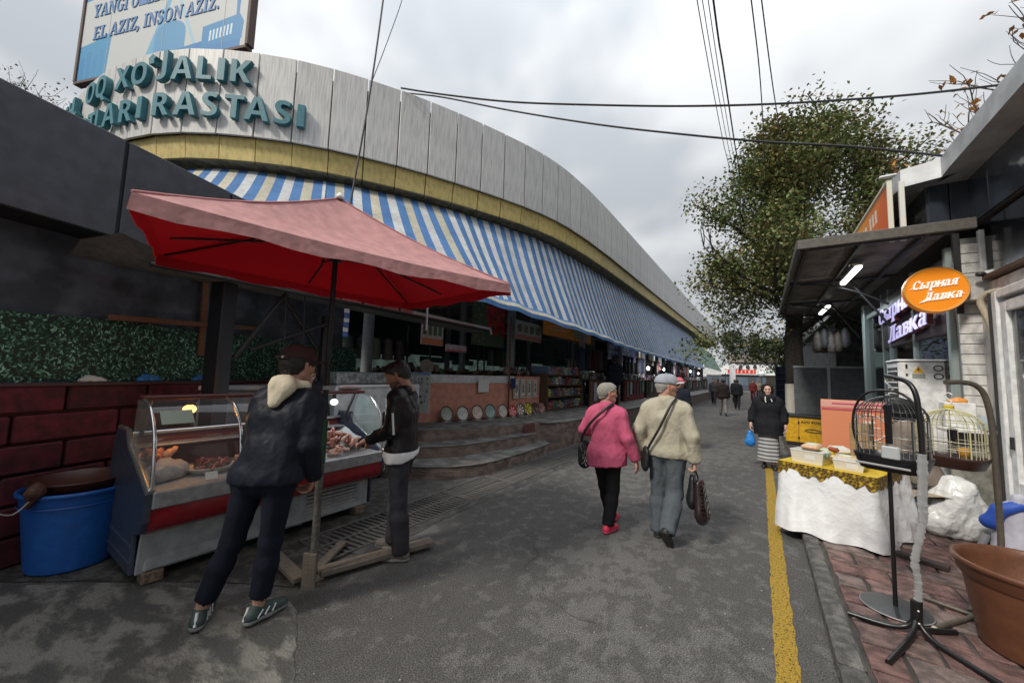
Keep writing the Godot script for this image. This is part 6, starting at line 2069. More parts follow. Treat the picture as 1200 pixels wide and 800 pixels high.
	part("top_rail", MB.new().box(V(-4.20, 1.385, zm), V(0.14, 0.035, ln + 0.02), 0.008), maroon, ct)
	for z in [z0 - 0.06, -1.95, z1 + 0.06]:
		part("rail_post", MB.new().tube([V(-4.24, 1.37, z), V(-4.42, 1.05, z)], 0.016, 8), dark, ct)
	part("price_card", MB.new().box(V(-3.865, 1.25, -1.06), V(0.006, 0.13, 0.20), 0.001, Basis(Vector3.BACK, 0.75)), plate_mat(Color(0.62, 0.68, 0.62), Color(0.62, 0.68, 0.62), Color(0.2, 0.42, 0.32), 1), ct)
	for q in [[-3.95, -1.02], [-4.55, -1.02], [-3.95, -2.80], [-4.55, -2.80], [-3.95, -1.9]]:
		part("foot", MB.new().box(V(q[0], 0.05, q[1]), V(0.13, 0.09, 0.13), 0.012), mk(Color(0.20, 0.14, 0.10), 0.9, {"tex": T.patchy, "s": 5.0}), ct)
	part("plinth", MB.new().box(V(-4.33, 0.10, zm), V(0.74, 0.05, ln - 0.2), 0.006), dark, ct)
	# lamps under the top rail
	for q in [[-1.24, Color(1.0, 0.66, 0.16), 0.05, "warm yellow bulb glowing under the rail at the left half of the counter"], [-2.60, Color(0.95, 0.98, 1.0), 0.045, "white bulb glowing under the rail at the right half of the counter"]]:
		var l := thing("counter_bulb", q[3], "lamp", V(-4.24, 1.27, q[0]))
		part("bulb", MB.new().ball(Vector3.ZERO, V(q[2], q[2] * 0.85, q[2]), 14), mk(Color(1, 1, 1), 0.4, {"emit": q[1], "ee": 0.9}), l)
		part("bulb_cap", MB.new().tube([V(0, 0.04, 0), V(0, 0.10, 0)], 0.022, 8), dark, l)
		var ol := OmniLight3D.new()
		ol.name = "glow"
		ol.light_color = q[1]
		ol.light_energy = 0.05
		ol.light_size = q[2]
		ol.omni_range = 8.0
		ol.omni_attenuation = 2.0
		ol.shadow_enabled = true
		l.add_child(ol)
	# meat
	var nz := FastNoiseLite.new()
	nz.frequency = 26.0
	nz.fractal_octaves = 2
	var variants := []
	for k in 5:
		variants.append(lump(0.085, nz, 0.02, -1.0 + 0.5 * k).mesh())
	var mm := [mk(Color(0.50, 0.27, 0.21), 0.32), mk(Color(0.58, 0.36, 0.28), 0.35), mk(Color(0.42, 0.17, 0.14), 0.3), mk(Color(0.62, 0.45, 0.36), 0.4)]
	var heap := thing("chicken_heap", "large heap of pale pink chicken pieces at the open right half of the counter", "meat", V(-4.08, 0.728, -2.50))
	for i in 92:
		var o := part("chicken_piece", variants[i % 5], mm[rng.randi() % 4], heap)
		var r := sqrt(rng.randf())
		var an := rng.randf() * TAU
		o.position = V(cos(an) * r * 0.26, 0.025 + 0.20 * (1.0 - r * r) * rng.randf_range(0.5, 1.0), sin(an) * r * 0.36)
		o.rotation = V(rng.randf() * TAU, rng.randf() * TAU, rng.randf() * TAU)
		o.scale = V(1.25, 0.75, 0.7) * rng.randf_range(0.55, 0.8)
	var heap2 := thing("chicken_stack", "orange-pink chickens stacked at the left end behind the glass", "meat", V(-4.32, 0.728, -1.06))
	for i in 18:
		var o := part("chicken_piece", variants[i % 5], mk([Color(0.52, 0.22, 0.13), Color(0.58, 0.30, 0.20), Color(0.45, 0.17, 0.10)][i % 3], 0.35), heap2)
		o.position = V(rng.randf_range(-0.13, 0.12), 0.04 + 0.022 * (i / 2) * 0.9, rng.randf_range(-0.07, 0.07))
		o.rotation = V(rng.randf() * TAU, rng.randf() * TAU, rng.randf() * TAU)
		o.scale = V(1, 0.85, 0.85)
	var heap3 := thing("pale_cuts", "pale cuts of meat beyond the liver dish", "meat", V(-4.18, 0.728, -1.78))
	for i in 22:
		var o := part("meat_piece", variants[i % 5], mm[(i + 1) % 4], heap3)
		o.position = V(rng.randf_range(-0.22, 0.24), 0.03 + 0.05 * rng.randf(), rng.randf_range(-0.12, 0.14))
		o.rotation = V(rng.randf() * TAU, rng.randf() * TAU, rng.randf() * TAU)
		o.scale = V(1, 0.7, 0.8) * 0.9
	var bag := Field.new(V(-0.15, -0.02, -0.16), V(0.15, 0.2, 0.16), 0.012)
	bag.bone(V(-0.05, 0.05, -0.05), V(0.03, 0.06, 0.06), 0.085, 0.09, 1.0, Vector3.FORWARD, 0.05)
	bag.bone(V(0, 0.09, 0), V(-0.03, 0.12, 0.02), 0.06, 0.05)
	bag.cut(V(0, 0.0, 0), Vector3.DOWN)
	var bm := MB.new()
	nz = FastNoiseLite.new()
	nz.frequency = 16.0
	nz.fractal_octaves = 3
	bag.build(bm, nz, 0.035)
	var wb := part("wrapped_bag", bm, mk(Color(0.60, 0.58, 0.58), 0.25, {"bump": T.bump, "bh": 0.6, "s": 8.0}))
	wb.position = V(-4.08, 0.727, -1.10)
	wb.scale = V(1.05, 1.0, 1.1)
	tag(wb, "white plastic-wrapped bundle behind the left glass of the counter", "bag")
	var dish := thing("liver_dish", "white oval dish heaped with dark red liver behind the left glass", "dish", V(-4.10, 0.727, -1.39))
	var dm := MB.new().lathe([[0.0, 0.0], [0.12, 0.0], [0.17, 0.05], [0.175, 0.055], [0.165, 0.055], [0.115, 0.012], [0.0, 0.012]], Vector3.ZERO, 28)
	var dsh := part("dish", dm, mk(Color(0.55, 0.60, 0.58), 0.3), dish)
	dsh.scale = V(0.9, 1, 1.1)
	for i in 26:
		var o := part("liver_piece", variants[i % 5], mk([Color(0.13, 0.012, 0.012), Color(0.18, 0.02, 0.015), Color(0.09, 0.01, 0.012)][i % 3], 0.12, {"coat": 0.6}), dish)
		var r := sqrt(rng.randf())
		var an := rng.randf() * TAU
		o.position = V(cos(an) * r * 0.12, 0.05 + 0.06 * (1.0 - r) + 0.01 * rng.randf(), sin(an) * r * 0.15)
		o.rotation = V(rng.randf() * TAU, rng.randf() * TAU, rng.randf() * TAU)
		o.scale = V(0.6, 0.4, 0.6)
	for q in [[-3.80, -1.30], [-3.80, -1.75], [-3.80, -2.25]]:
		var pt := part("price_tag", MB.new().box(V(0, 0.035, 0), V(0.005, 0.06, 0.085), 0.001, Basis(Vector3.BACK, 0.35)), plate_mat(Color(0.85, 0.86, 0.84), Color(0.85, 0.86, 0.84), Color(0.25, 0.25, 0.3), 1), ct)
		pt.position = V(q[0], 0.727, q[1])
	var sheet := MB.new()
	rows = []
	for i in 7:
		var row := PackedVector3Array()
		for j in 8:
			var u := i / 6.0; var w := j / 7.0
			row.append(V(-4.52 + 0.46 * w, 0.76 + 0.20 * u * (1.0 - w * 0.6) + 0.012 * sin(w * 9.0 + u * 5.0), -2.66 - 0.22 * u))
		rows.append(row)
	sheet.patch(rows)
	var ws := part("plastic_sheet", sheet, mk(Color(0.60, 0.66, 0.68), 0.3, {"back": Color(0.2, 0.22, 0.22)}))
	tag(ws, "white plastic sheet spread at the right end of the counter", "sheet")
	var roll := part("rolled_bag", MB.new().tube(spline([V(-4.2, 1.437, -2.62), V(-4.2, 1.44, -2.75), V(-4.18, 1.436, -2.9)], 4), [0.02, 0.030, 0.034, 0.036, 0.035, 0.034, 0.032, 0.026, 0.02], 10), mk(Color(0.30, 0.24, 0.24), 0.5))
	tag(roll, "rolled grey-pink plastic bag lying on the counter's top rail", "bag")
	# blue tub with a brown basin in it
	var tub := thing("blue_tub", "big blue plastic tub standing by the burgundy wall", "tub", V(-4.81, 0.01, -0.73))
	tub.scale = V(0.93, 0.98, 0.93)
	part("tub_body", MB.new().lathe([[0.0, 0.0], [0.262, 0.0], [0.275, 0.02], [0.335, 0.54], [0.345, 0.55], [0.345, 0.60], [0.37, 0.61], [0.372, 0.635], [0.35, 0.64], [0.33, 0.60], [0.262, 0.03], [0.0, 0.03]], Vector3.ZERO, 44), mk(Color(0.012, 0.095, 0.36), 0.42, {"tex": T.grime, "bump": T.bump, "bh": 0.04, "s": 1.6}), tub)
	part("tub_lip", MB.new().lathe([[0.352, 0.52], [0.358, 0.525], [0.352, 0.535]], Vector3.ZERO, 40), mk(Color(0.008, 0.06, 0.26), 0.4), tub)
	var bs := thing("brown_basin", "brown plastic basin resting in the blue tub", "basin", V(-4.81, 0.61, -0.73))
	bs.scale = V(0.93, 0.95, 0.93)
	part("basin_body", MB.new().lathe([[0.0, -0.06], [0.22, -0.06], [0.30, 0.06], [0.325, 0.085], [0.33, 0.10], [0.31, 0.095], [0.21, -0.045], [0.0, -0.045]], Vector3.ZERO, 40), mk(Color(0.055, 0.018, 0.012), 0.4), bs)
	var rag := Field.new(V(-0.12, -0.16, -0.1), V(0.12, 0.06, 0.1), 0.009)
	rag.bone(V(-0.03, 0.02, 0), V(0.03, 0.0, 0.02), 0.045, 0.04)
	rag.bone(V(0.0, 0.0, 0), V(-0.02, -0.10, 0.03), 0.045, 0.022)
	var rm := MB.new()
	rag.build(rm, nz, 0.03)
	var ro := part("brown_rag", rm, mk(Color(0.075, 0.03, 0.018), 0.7))
	ro.position = V(-4.58, 0.67, -0.47)
	tag(ro, "brown rag hung over the near rim of the blue tub", "rag")
	part("rag_cord", MB.new().tube(spline([V(0, -0.02, 0), V(0.06, -0.12, 0.1), V(0.1, -0.06, 0.2)], 5), 0.006, 5), mk(Color(0.3, 0.28, 0.26), 0.6), ro)
	# sheet-metal shelter over the stall
	var sh := thing("metal_shelter", "bent grey metal sheet roof over the meat stall with a red trim strip", "shelter")
	rows = []
	for i in 7:
		var row := PackedVector3Array()
		for j in 28:
			var z := -0.52 - j * 0.225
			var u := i / 6.0
			var x: float = lerpf(-5.15 - 0.10 * j * 0.225, -4.56 - 0.075 * j * 0.225, u)
			var bump := 0.16 * exp(-pow((z + 0.80) / 0.20, 2.0)) * smoothstep(0.3, 1.0, u)
			row.append(V(x, 2.60 + 0.02 * u + bump + 0.012 * sin(z * 24.0) * u - 0.03 * sin(PI * u), z))
		rows.append(row)
	var roof := MB.new().patch(rows)
	part("roof_sheet", roof, mk(Color(0.22, 0.235, 0.235), 0.5, {"metal": 0.3, "tex": T.streak, "s": 1.2}), sh)
	var pa := V(-4.58, 2.56, -0.95); var pz := V(-4.99, 2.58, -6.55)
	part("edge_beam", MB.new().tube([pa, pz], 0.022, 6), dark, sh)
	part("lit_edge", MB.new().tube([V(-4.80, 2.63, -4.2), V(-4.98, 2.64, -6.60), V(-5.0, 2.53, -6.68)], 0.03, 6), mk(Color(0.5, 0.51, 0.51), 0.4), sh)
	for i in 13:
		var f0 := 0.10 + i * 0.062
		var a := pa.lerp(pz, f0) + V(0.03, 0.055, 0); var b := pa.lerp(pz, f0 + 0.055) + V(0.03, 0.055, 0)
		part("red_trim", MB.new().box((a + b) / 2, V(0.012, 0.06, (a - b).length()), 0.003, Basis(Vector3.UP, atan2(a.x - b.x, a.z - b.z))), mk(Color(0.42, 0.13, 0.12), 0.5), sh)
	for q in [[V(-4.95, 1.75, -1.8), V(-4.85, 2.56, -2.25)], [V(-5.1, 1.85, -2.0), V(-5.05, 2.3, -2.95)], [V(-5.05, 2.5, -2.35), V(-5.2, 1.9, -2.9)]]:
		part("brace", MB.new().tube([q[0], q[1]], 0.03, 6), dark, sh)
	part("rear_post", MB.new().box(V(-5.15, 1.2, -2.95), V(0.09, 2.4, 0.09), 0.01), dark, sh)
	for q in [[-4.75, -2.2], [-4.80, -2.45]]:
		part("loose_cable", MB.new().tube(spline([V(q[0], 2.58, q[1]), V(q[0] - 0.02, 2.0, q[1] - 0.03), V(q[0] + 0.03, 1.7, q[1])], 5), 0.008, 5), dark, sh)
	# blue and white strip hanging behind the umbrella pole
	var hs := thing("striped_tag", "short blue and white striped strip hanging from the shelter edge", "streamer", V(-4.74, 2.50, -3.0))
	for i in 6:
		part("strip_band", MB.new().box(V(0.005 * sin(i), -0.04 - i * 0.065, 0), V(0.02, 0.06, 0.075), 0.004), mk([Color(0.45, 0.46, 0.5), Color(0.05, 0.10, 0.30)][i % 2], 0.7), hs)
	part("strip_cord", MB.new().tube([V(0, 0, 0), V(0, 0.04, 0)], 0.006, 4), dark, hs)
	# white chest freezers behind the second customer
	var fz := thing("white_freezer", "white chest freezer with a greyish glass lid band behind the second customer", "freezer", V(-5.32, 0.0, -3.80), 0.06)
	part("freezer_body", MB.new().box(V(0, 0.76, 0), V(0.80, 1.36, 1.62), 0.03), mk(Color(0.50, 0.52, 0.54), 0.4, {"tex": T.grime, "s": 0.8}), fz)
	part("lid_band", MB.new().box(V(0, 1.535, 0), V(0.82, 0.17, 1.64), 0.02), mk(Color(0.25, 0.27, 0.27), 0.2, {"tex": T.patchy, "s": 2.0}), fz)
	part("lid_handle", MB.new().box(V(0.415, 1.42, 0.2), V(0.03, 0.04, 0.8), 0.008), white, fz)
	part("freezer_foot", MB.new().box(V(0, 0.05, 0), V(0.7, 0.1, 1.5), 0.01), dark, fz)
	var fz2 := thing("grey_freezer", "pale grey freezer with a white rim against the leaf-print wall", "freezer", V(-5.62, 0.0, -2.15), -0.35)
	part("freezer_body", MB.new().box(V(0, 0.72, 0), V(0.55, 1.28, 0.9), 0.03), mk(Color(0.22, 0.23, 0.24), 0.5, {"tex": T.grime, "s": 0.8}), fz2)
	part("freezer_rim", MB.new().box(V(0, 1.39, 0), V(0.58, 0.06, 0.94), 0.012), mk(Color(0.34, 0.35, 0.36), 0.4), fz2)


# ---------------------------------------------------------------- faded parasol and its stand
func umbrella() -> void:
	var um := thing("market_parasol", "square market parasol, faded pink outside and bright red inside", "parasol", V(-2.93, 0, -1.72))
	var L := V(-2.35, 2.44, -0.40) - um.position
	var R := V(-1.74, 2.42, -2.56) - um.position
	var BR := V(-3.56, 2.49, -3.06) - um.position
	var BL := V(-4.15, 2.57, -0.90) - um.position
	var top := V(-0.01, 3.10, 0.0)
	var cor := [L, R, BR, BL]
	var n := 14
	var m1 := MB.new()
	var m2 := MB.new()
	var hem := MB.new()
	var hem2 := MB.new()
	for s in 4:
		var a: Vector3 = cor[s]; var b: Vector3 = cor[(s + 1) % 4]
		var rows := []
		var rows2 := []
		for i in n + 1:
			var u := i / float(n)
			var row := PackedVector3Array()
			var row2 := PackedVector3Array()
			for j in n + 1:
				var w := j / float(n)
				var e := a.lerp(b, w)
				e.y -= 0.015 * sin(PI * w)  # the edge sags between the corners
				e = e.lerp(V(0, e.y, 0), 0.03 * sin(PI * w))
				var p := e.lerp(top, u)
				p.y -= 0.10 * sin(PI * u) * (0.45 + 0.55 * sin(PI * w)) 
				p.y += (0.004 * sin(w * 11.0 + u * 7.0 + s) + 0.003 * sin(w * 29.0 - u * 31.0)) * sin(PI * minf(u * 1.6, 1.0))
				row.append(p)
				row2.append(p + V(0, -0.014, 0))
			rows.append(row)
			rows2.append(row2)
		rows.reverse()
		m1.patch(rows)
		m2.patch(rows2)
		var h0 := PackedVector3Array(); var h1 := PackedVector3Array(); var g0 := PackedVector3Array(); var g1 := PackedVector3Array()
		for j in n + 1:
			var p: Vector3 = rows[n][j]
			var o := V(p.x, 0, p.z).normalized()
			var dn := 0.085 + 0.012 * sin(j * 1.7 + s * 2.0)
			h0.append(p)
			h1.append(p + V(0, -dn, 0) + o * 0.012)
			g0.append(p - o * 0.004 - V(0, 0.004, 0))
			g1.append(p + V(0, -dn, 0) + o * 0.008)
		hem.patch([h0, h1])
		hem2.patch([g1, g0])
	var pink := mk(Color(0.54, 0.28, 0.27), 0.85, {"tex": T.grime, "s": 1.2, "back": Color(0.42, 0.05, 0.06), "bump": T.fold, "bh": 0.5})
	var redm := mk(Color(0.56, 0.012, 0.03), 0.85, {"back": Color(0.62, 0.02, 0.05)})
	part("canopy_outside", m1, pink, um)
	part("canopy_lining", m2, redm, um)
	part("valance", hem, pink, um)
	part("valance_lining", hem2, redm, um)
	var dark := mk(Color(0.012, 0.014, 0.014), 0.5, {"tex": T.grime, "s": 3.0})
	var green := mk(Color(0.008, 0.07, 0.028), 0.5, {"tex": T.grime, "s": 3.0})
	var oldm := mk(Color(0.13, 0.125, 0.105), 0.7, {"tex": T.patchy, "s": 4.0, "bump": T.bump, "bh": 0.3})
	for s in 4:
		var sm := []
		for i in 11:
			var u := i / 10.0
			var p: Vector3 = cor[s].lerp(top, u)
			p.y += -0.045 * sin(PI * u) + 0.004
			sm.append(p)
		part("seam", MB.new().tube(sm, 0.007, 5), mk(Color(0.40, 0.17, 0.17), 0.9), um)
	part("pole", MB.new().tube([V(0, 1.24, 0), V(0, 3.08, 0)], 0.021, 12), dark, um)
	part("pole_sleeve", MB.new().tube([V(0, 0.92, 0), V(0, 1.26, 0)], 0.032, 12), green, um)
	part("pole_foot", MB.new().tube([V(0, 0.05, 0), V(0, 0.93, 0)], 0.028, 12), oldm, um)
	part("pole_ring", MB.new().tube([V(0, 1.50, 0), V(0, 1.53, 0)], 0.025, 12), mk(Color(0.4, 0.4, 0.4), 0.5), um)
	part("finial", MB.new().lathe([[0.0, 0.0], [0.035, 0.0], [0.03, 0.03], [0.012, 0.055], [0.0, 0.06]], V(0, 3.09, 0), 12), mk(Color(0.6, 0.6, 0.58), 0.5), um)
	part("hub", MB.new().tube([V(0, 2.55, 0), V(0, 2.63, 0)], 0.045, 10), dark, um)
	for s in 4:
		for f in [0.0, 0.5]:
			var e: Vector3 = cor[s].lerp(cor[(s + 1) % 4], f)
			var tip := e.lerp(top, 0.09 if f > 0.0 else 0.04) + V(0, -0.065 if f > 0.0 else -0.03, 0)
			var rib := part("rib", MB.new().tube([V(0, 3.03, 0), V(0, 3.03, 0).lerp(tip, 0.5) + V(0, -0.075 - 0.09 * sin(f * PI), 0), tip], 0.009, 6), dark, um)
			if f == 0.0 or s % 2 == 0:
				part("strut", MB.new().tube([V(0, 2.58, 0), V(0, 3.03, 0).lerp(tip, 0.45) + V(0, -0.075 - 0.09 * sin(f * PI), 0)], 0.008, 6), dark, rib)
	var bc := part("back_clip", MB.new().tube([BR.lerp(R, 0.25) + V(0, -0.02, 0), BR.lerp(R, 0.25) + V(0, -0.35, 0)], 0.012, 6), mk(Color(0.35, 0.38, 0.45), 0.6), um)
	# stand of crossed planks
	var st := thing("plank_stand", "weathered wooden planks crossed as the parasol's foot", "stand", V(-2.93, 0.012, -1.72))
	var w1 := mk(Color(0.15, 0.125, 0.10), 0.9, {"tex": T.streak, "s": Vector3(6, 6, 1.0), "bump": T.streak, "bh": 0.4})
	part("plank", MB.new().box(V(0.13, 0.05, -0.53), V(0.12, 0.045, 0.98), 0.006, Basis(Vector3.UP, -0.32)), w1, st)
	part("plank", MB.new().box(V(-0.34, 0.05, 0.04), V(0.62, 0.04, 0.10), 0.006, Basis(Vector3.UP, -0.12)), w1, st)
	part("plank", MB.new().box(V(0.05, 0.095, 0.035), V(0.055, 0.30, 0.022), 0.004, Basis(Vector3.UP, 0.6)), w1, st)
	part("plank", MB.new().box(V(0.005, 0.10, 0.06), V(0.05, 0.30, 0.022), 0.004, Basis(Vector3.UP, 0.6)), w1, st)
	part("plank", MB.new().box(V(-0.25, 0.03, -0.3), V(0.08, 0.03, 0.5), 0.004, Basis(Vector3.UP, 0.6)), w1, st)

# ---------------------------------------------------------------- little table stall on the right pavement
func table_stall() -> void:
	var foil := mk(Color(0.76, 0.77, 0.79), 0.22, {"metal": 0.05, "bump": T.wrinkle, "bh": 0.5, "s": 1.1})
	var yellow := mk(Color(0.62, 0.42, 0.01), 0.5, {"tex": T.grime, "s": 3.0})
	var tb := thing("stall_table", "small table draped in silvery plastic with a yellow lace trim at the kerb", "table", V(0.74, 0.09, -5.62), -0.42)
	var hw := 0.40; var hd := 0.52; var h := 0.70
	part("table_top", MB.new().box(V(0, h - 0.015, 0), V(hw * 2, 0.03, hd * 2), 0.008), mk(Color(0.30, 0.2, 0.1), 0.7), tb)
	for q in [[-hw + 0.05, -hd + 0.05], [hw - 0.05, -hd + 0.05], [-hw + 0.05, hd - 0.05], [hw - 0.05, hd - 0.05]]:
		part("leg", MB.new().box(V(q[0], (h - 0.03) / 2, q[1]), V(0.05, h - 0.03, 0.05), 0.006), mk(Color(0.10, 0.08, 0.07), 0.7), tb)
	# cloth skirt round three sides
	var nz := FastNoiseLite.new()
	nz.frequency = 3.0
	nz.fractal_octaves = 3
	var loop := []
	for q in [[hw, -hd], [hw, hd], [-hw, hd], [-hw, -hd]]:
		loop.append(Vector2(q[0], q[1]))
	var pts := []
	for s in 3:
		for i in 26:
			pts.append(loop[s].lerp(loop[s + 1], i / 26.0))
	pts.append(loop[3])
	var rows := []
	var bottom := []
	for r in 16:
		var u := r / 15.0  # 0 at the top
		var row := PackedVector3Array()
		for i in pts.size():
			var p: Vector2 = pts[i]
			var out := p / Vector2(hw, hd)
			out = Vector2(out.x if absf(out.x) > 0.98 else 0.0, out.y if absf(out.y) > 0.98 else 0.0).normalized()
			var k: float = nz.get_noise_2d(i * 0.022, u * 0.16) * 0.11 * u + 0.012 + 0.05 * u + 0.016 * sin(i * 0.42 + sin(i * 0.13) * 2.0) * u
			var q := p + out * k
			row.append(V(q.x, h + 0.004 - u * (h - 0.01 + 0.012 * sin(i * 0.4)), q.y))
		rows.append(row)
	rows.reverse()
	part("plastic_cover", MB.new().patch(rows), foil, tb)
	# yellow lace trim along the top
	var lace := MB.new()
	rows = []
	for r in 4:
		var u := r / 3.0
		var row := PackedVector3Array()
		for i in pts.size():
			var p: Vector2 = pts[i] * (1.035 + 0.012 * u)
			row.append(V(p.x, h + 0.008 - u * (0.09 + 0.045 * absf(sin(i * 0.75)) + 0.015 * sin(i * 2.1)), p.y))
		rows.append(row)
	rows.reverse()
	part("lace_trim", lace.patch(rows), mk(Color(0.50, 0.33, 0.015), 0.7, {"tex": ntex(0.03, Color(0.30, 0.25, 0.12), Color(1, 1, 1), 81, FastNoiseLite.TYPE_CELLULAR, 2, 256), "s": 5.0}), tb)
	part("table_cloth", MB.new().box(V(0, h + 0.006, 0), V(hw * 2 + 0.03, 0.008, hd * 2 + 0.03), 0.003), yellow, tb)
	part("base_board", MB.new().box(V(0.50, 0.02, 0.36), V(0.62, 0.04, 0.09), 0.006), mk(Color(0.05, 0.035, 0.03), 0.8), tb)
	part("kerb_stop", MB.new().box(V(-0.44, 0.10, 0.25), V(0.05, 0.1, 0.12), 0.01), mk(Color(0.02, 0.02, 0.02), 0.7), tb)
	var X := tb.transform
	# clear food boxes, packets and cartons
	var clear := mk(Color(0.62, 0.59, 0.51), 0.2, {"coat": 0.5})
	var lidm := mk(Color(0.24, 0.46, 0.40), 0.4)
	var cream := mk(Color(0.60, 0.48, 0.32), 0.6, {"tex": T.patchy, "s": 9.0})
	var boxes := [[-0.17, 0.36, 0.30, 0.125, 0.21, 0.0, "clear lidded food box at the front corner of the table"], [0.16, 0.34, 0.24, 0.085, 0.21, 0.15, "low clear food box at the front right of the table"]]
	for q in boxes:
		var b := thing("food_box", q[6], "food box", X * V(q[0], h + 0.011, q[1]), -0.42 + q[5], "food boxes on the little table")
		var w: float = q[2]; var hh: float = q[3]; var d: float = q[4]
		var bm := MB.new()
		var r0 := PackedVector3Array([V(-w * 0.45, 0, d * 0.45), V(w * 0.45, 0, d * 0.45), V(w * 0.45, 0, -d * 0.45), V(-w * 0.45, 0, -d * 0.45)])
		var r1 := PackedVector3Array([V(-w * 0.5, hh, d * 0.5), V(w * 0.5, hh, d * 0.5), V(w * 0.5, hh, -d * 0.5), V(-w * 0.5, hh, -d * 0.5)])
		for i in 4:
			bm.quad(r0[i], r0[(i + 1) % 4], r1[(i + 1) % 4], r1[i])
		bm.quad(r0[3], r0[2], r0[1], r0[0])
		part("tub", bm, clear, b)
		part("lid", MB.new().box(V(0, hh + 0.006, 0), V(w * 1.04, 0.014, d * 1.04), 0.005), mk(Color(0.50, 0.50, 0.46), 0.3), b)
		for s in [-1, 1]:
			part("clip", MB.new().box(V(s * w * 0.52, hh - 0.012, 0), V(0.014, 0.04, 0.07), 0.004), lidm, b)
		part("sticker", MB.new().box(V(0.03, hh * 0.55, d * 0.478), V(0.09, 0.045, 0.004), 0.001, Basis(Vector3.RIGHT, 0.06)), mk(Color(0.65, 0.65, 0.65), 0.5), b)
	var packs := [[-0.16, 0.34, 0.15, Color(0.62, 0.38, 0.22), 0.14, "flat packet of pastry lying on the front clear box"], [-0.27, 0.10, 0.02, Color(0.66, 0.62, 0.50), 0.15, "pale packet behind the clear box, nearest the kerb"], [-0.14, 0.04, 0.07, Color(0.70, 0.52, 0.02), 0.15, "bright yellow packet behind the clear box"], [-0.27, -0.22, 0.05, Color(0.45, 0.52, 0.36), 0.14, "greenish packet at the far kerb corner of the table"], [0.03, 0.06, 0.04, Color(0.62, 0.46, 0.26), 0.14, "tan paper packet in front of the cartons"], [-0.10, -0.30, 0.07, Color(0.66, 0.60, 0.48), 0.15, "white and tan packet at the back of the table"], [-0.04, 0.12, 0.12, Color(0.32, 0.05, 0.02), 0.06, "small dark red packet on the tan paper packet"], [0.20, 0.06, 0.02, Color(0.70, 0.66, 0.56), 0.10, "small cream packet right of the tan paper packet"]]
	for q in packs:
		var pm := MB.new().box(V(0, 0.026, 0), V(q[4] * 1.7, 0.05, q[4] * 1.15), 0.02)
		var o := part("food_packet", pm, mk(q[3], 0.35, {"tex": T.grime, "s": 8.0}))
		o.transform = X * Transform3D(Basis(Vector3.UP, q[0] * 9.0), V(q[0], h + 0.011 + q[2], q[1]))
		o.rotation += V(0.06 * sin(q[0] * 40.0), 0, 0.08 * cos(q[1] * 31.0))
		part("packet_label", MB.new().box(V(0.01, 0.052, 0), V(q[4] * 0.8, 0.003, q[4] * 0.6), 0.001), mk(Color(q[3].b, q[3].r, q[3].g).lerp(Color(0.6, 0.6, 0.55), 0.6), 0.4), o)
		tag(o, q[5], "packet")
	var card := mk(Color(0.33, 0.21, 0.10), 0.85, {"tex": T.grime, "s": 3.0})
	for q in [[0.13, -0.14, 0.16, 0.20, 0.14, 0.0, 0.0, "brown cardboard carton stacked on another carton"], [0.15, -0.12, 0.18, 0.24, 0.16, 0.0, -1.0, "brown cardboard carton at the bottom of the little stack"], [0.27, -0.10, 0.15, 0.26, 0.14, 0.1, -1.0, "tall brown carton beside the little stack of cartons"]]:
		var y := h + 0.011 + (0.242 if q[6] == 0.0 else 0.0)
		var c := thing("carton", q[7], "box", X * V(q[0], y, q[1]), -0.42 + q[5], "cartons on the little table")
		part("carton_body", MB.new().box(V(0, q[3] / 2, 0), V(q[2], q[3], q[4]), 0.004), card, c)
		part("carton_tape", MB.new().box(V(0, q[3] / 2, q[4] / 2 + 0.001), V(0.03, q[3] * 0.98, 0.003)), mk(Color(0.45, 0.33, 0.18), 0.4), c)
		part("carton_flap", MB.new().box(V(0, q[3] + 0.003, q[4] * 0.2), V(q[2] * 0.98, 0.005, q[4] * 0.55), 0.001), card, c)
	# orange board propped behind
	var ob := thing("orange_poster", "upright orange poster board with pink stripes and a white ring behind the table", "poster board", V(1.06, 0.74, -6.92), 0.0)
	part("board", MB.new().box(V(0, 0.36, 0), V(0.72, 0.70, 0.03), 0.004), mk(Color(0.66, 0.24, 0.12), 0.5), ob)
	part("pale_edge", MB.new().box(V(0, 0.655, 0.0165), V(0.715, 0.09, 0.006), 0.001), mk(Color(0.68, 0.36, 0.30), 0.5), ob)
	part("pink_stripe", MB.new().box(V(0.04, 0.66, 0.0205), V(0.56, 0.022, 0.005), 0.001).box(V(0, 0.585, 0.0205), V(0.70, 0.022, 0.005), 0.001), mk(Color(0.55, 0.09, 0.16), 0.5), ob)
	var ring := []
	for i in 33:
		ring.append(V(0.14 + cos(TAU * i / 32.0) * 0.17, 0.36 + sin(TAU * i / 32.0) * 0.17, 0.018))
	part("white_ring", MB.new().tube(ring, 0.007, 6, false), mk(Color(0.72, 0.62, 0.58), 0.5), ob)
	part("ring_mark", MB.new().box(V(0.14, 0.36, 0.018), V(0.22, 0.014, 0.006), 0.001).box(V(0.14, 0.43, 0.018), V(0.12, 0.03, 0.006), 0.001), mk(Color(0.72, 0.60, 0.55), 0.5), ob)
	part("board_leg", MB.new().box(V(-0.3, -0.32, -0.03), V(0.04, 0.66, 0.03), 0.004).box(V(0.3, -0.32, -0.03), V(0.04, 0.66, 0.03), 0.004), mk(Color(0.15, 0.1, 0.07), 0.8), ob)
	# stool with blue legs
	var st := thing("blue_stool", "low stool with blue legs and a tan cloth on its seat", "stool", V(1.50, 0.09, -6.10), 0.3)
	part("seat", MB.new().box(V(0, 0.40, 0), V(0.42, 0.03, 0.32), 0.01), mk(Color(0.10, 0.08, 0.06), 0.8), st)
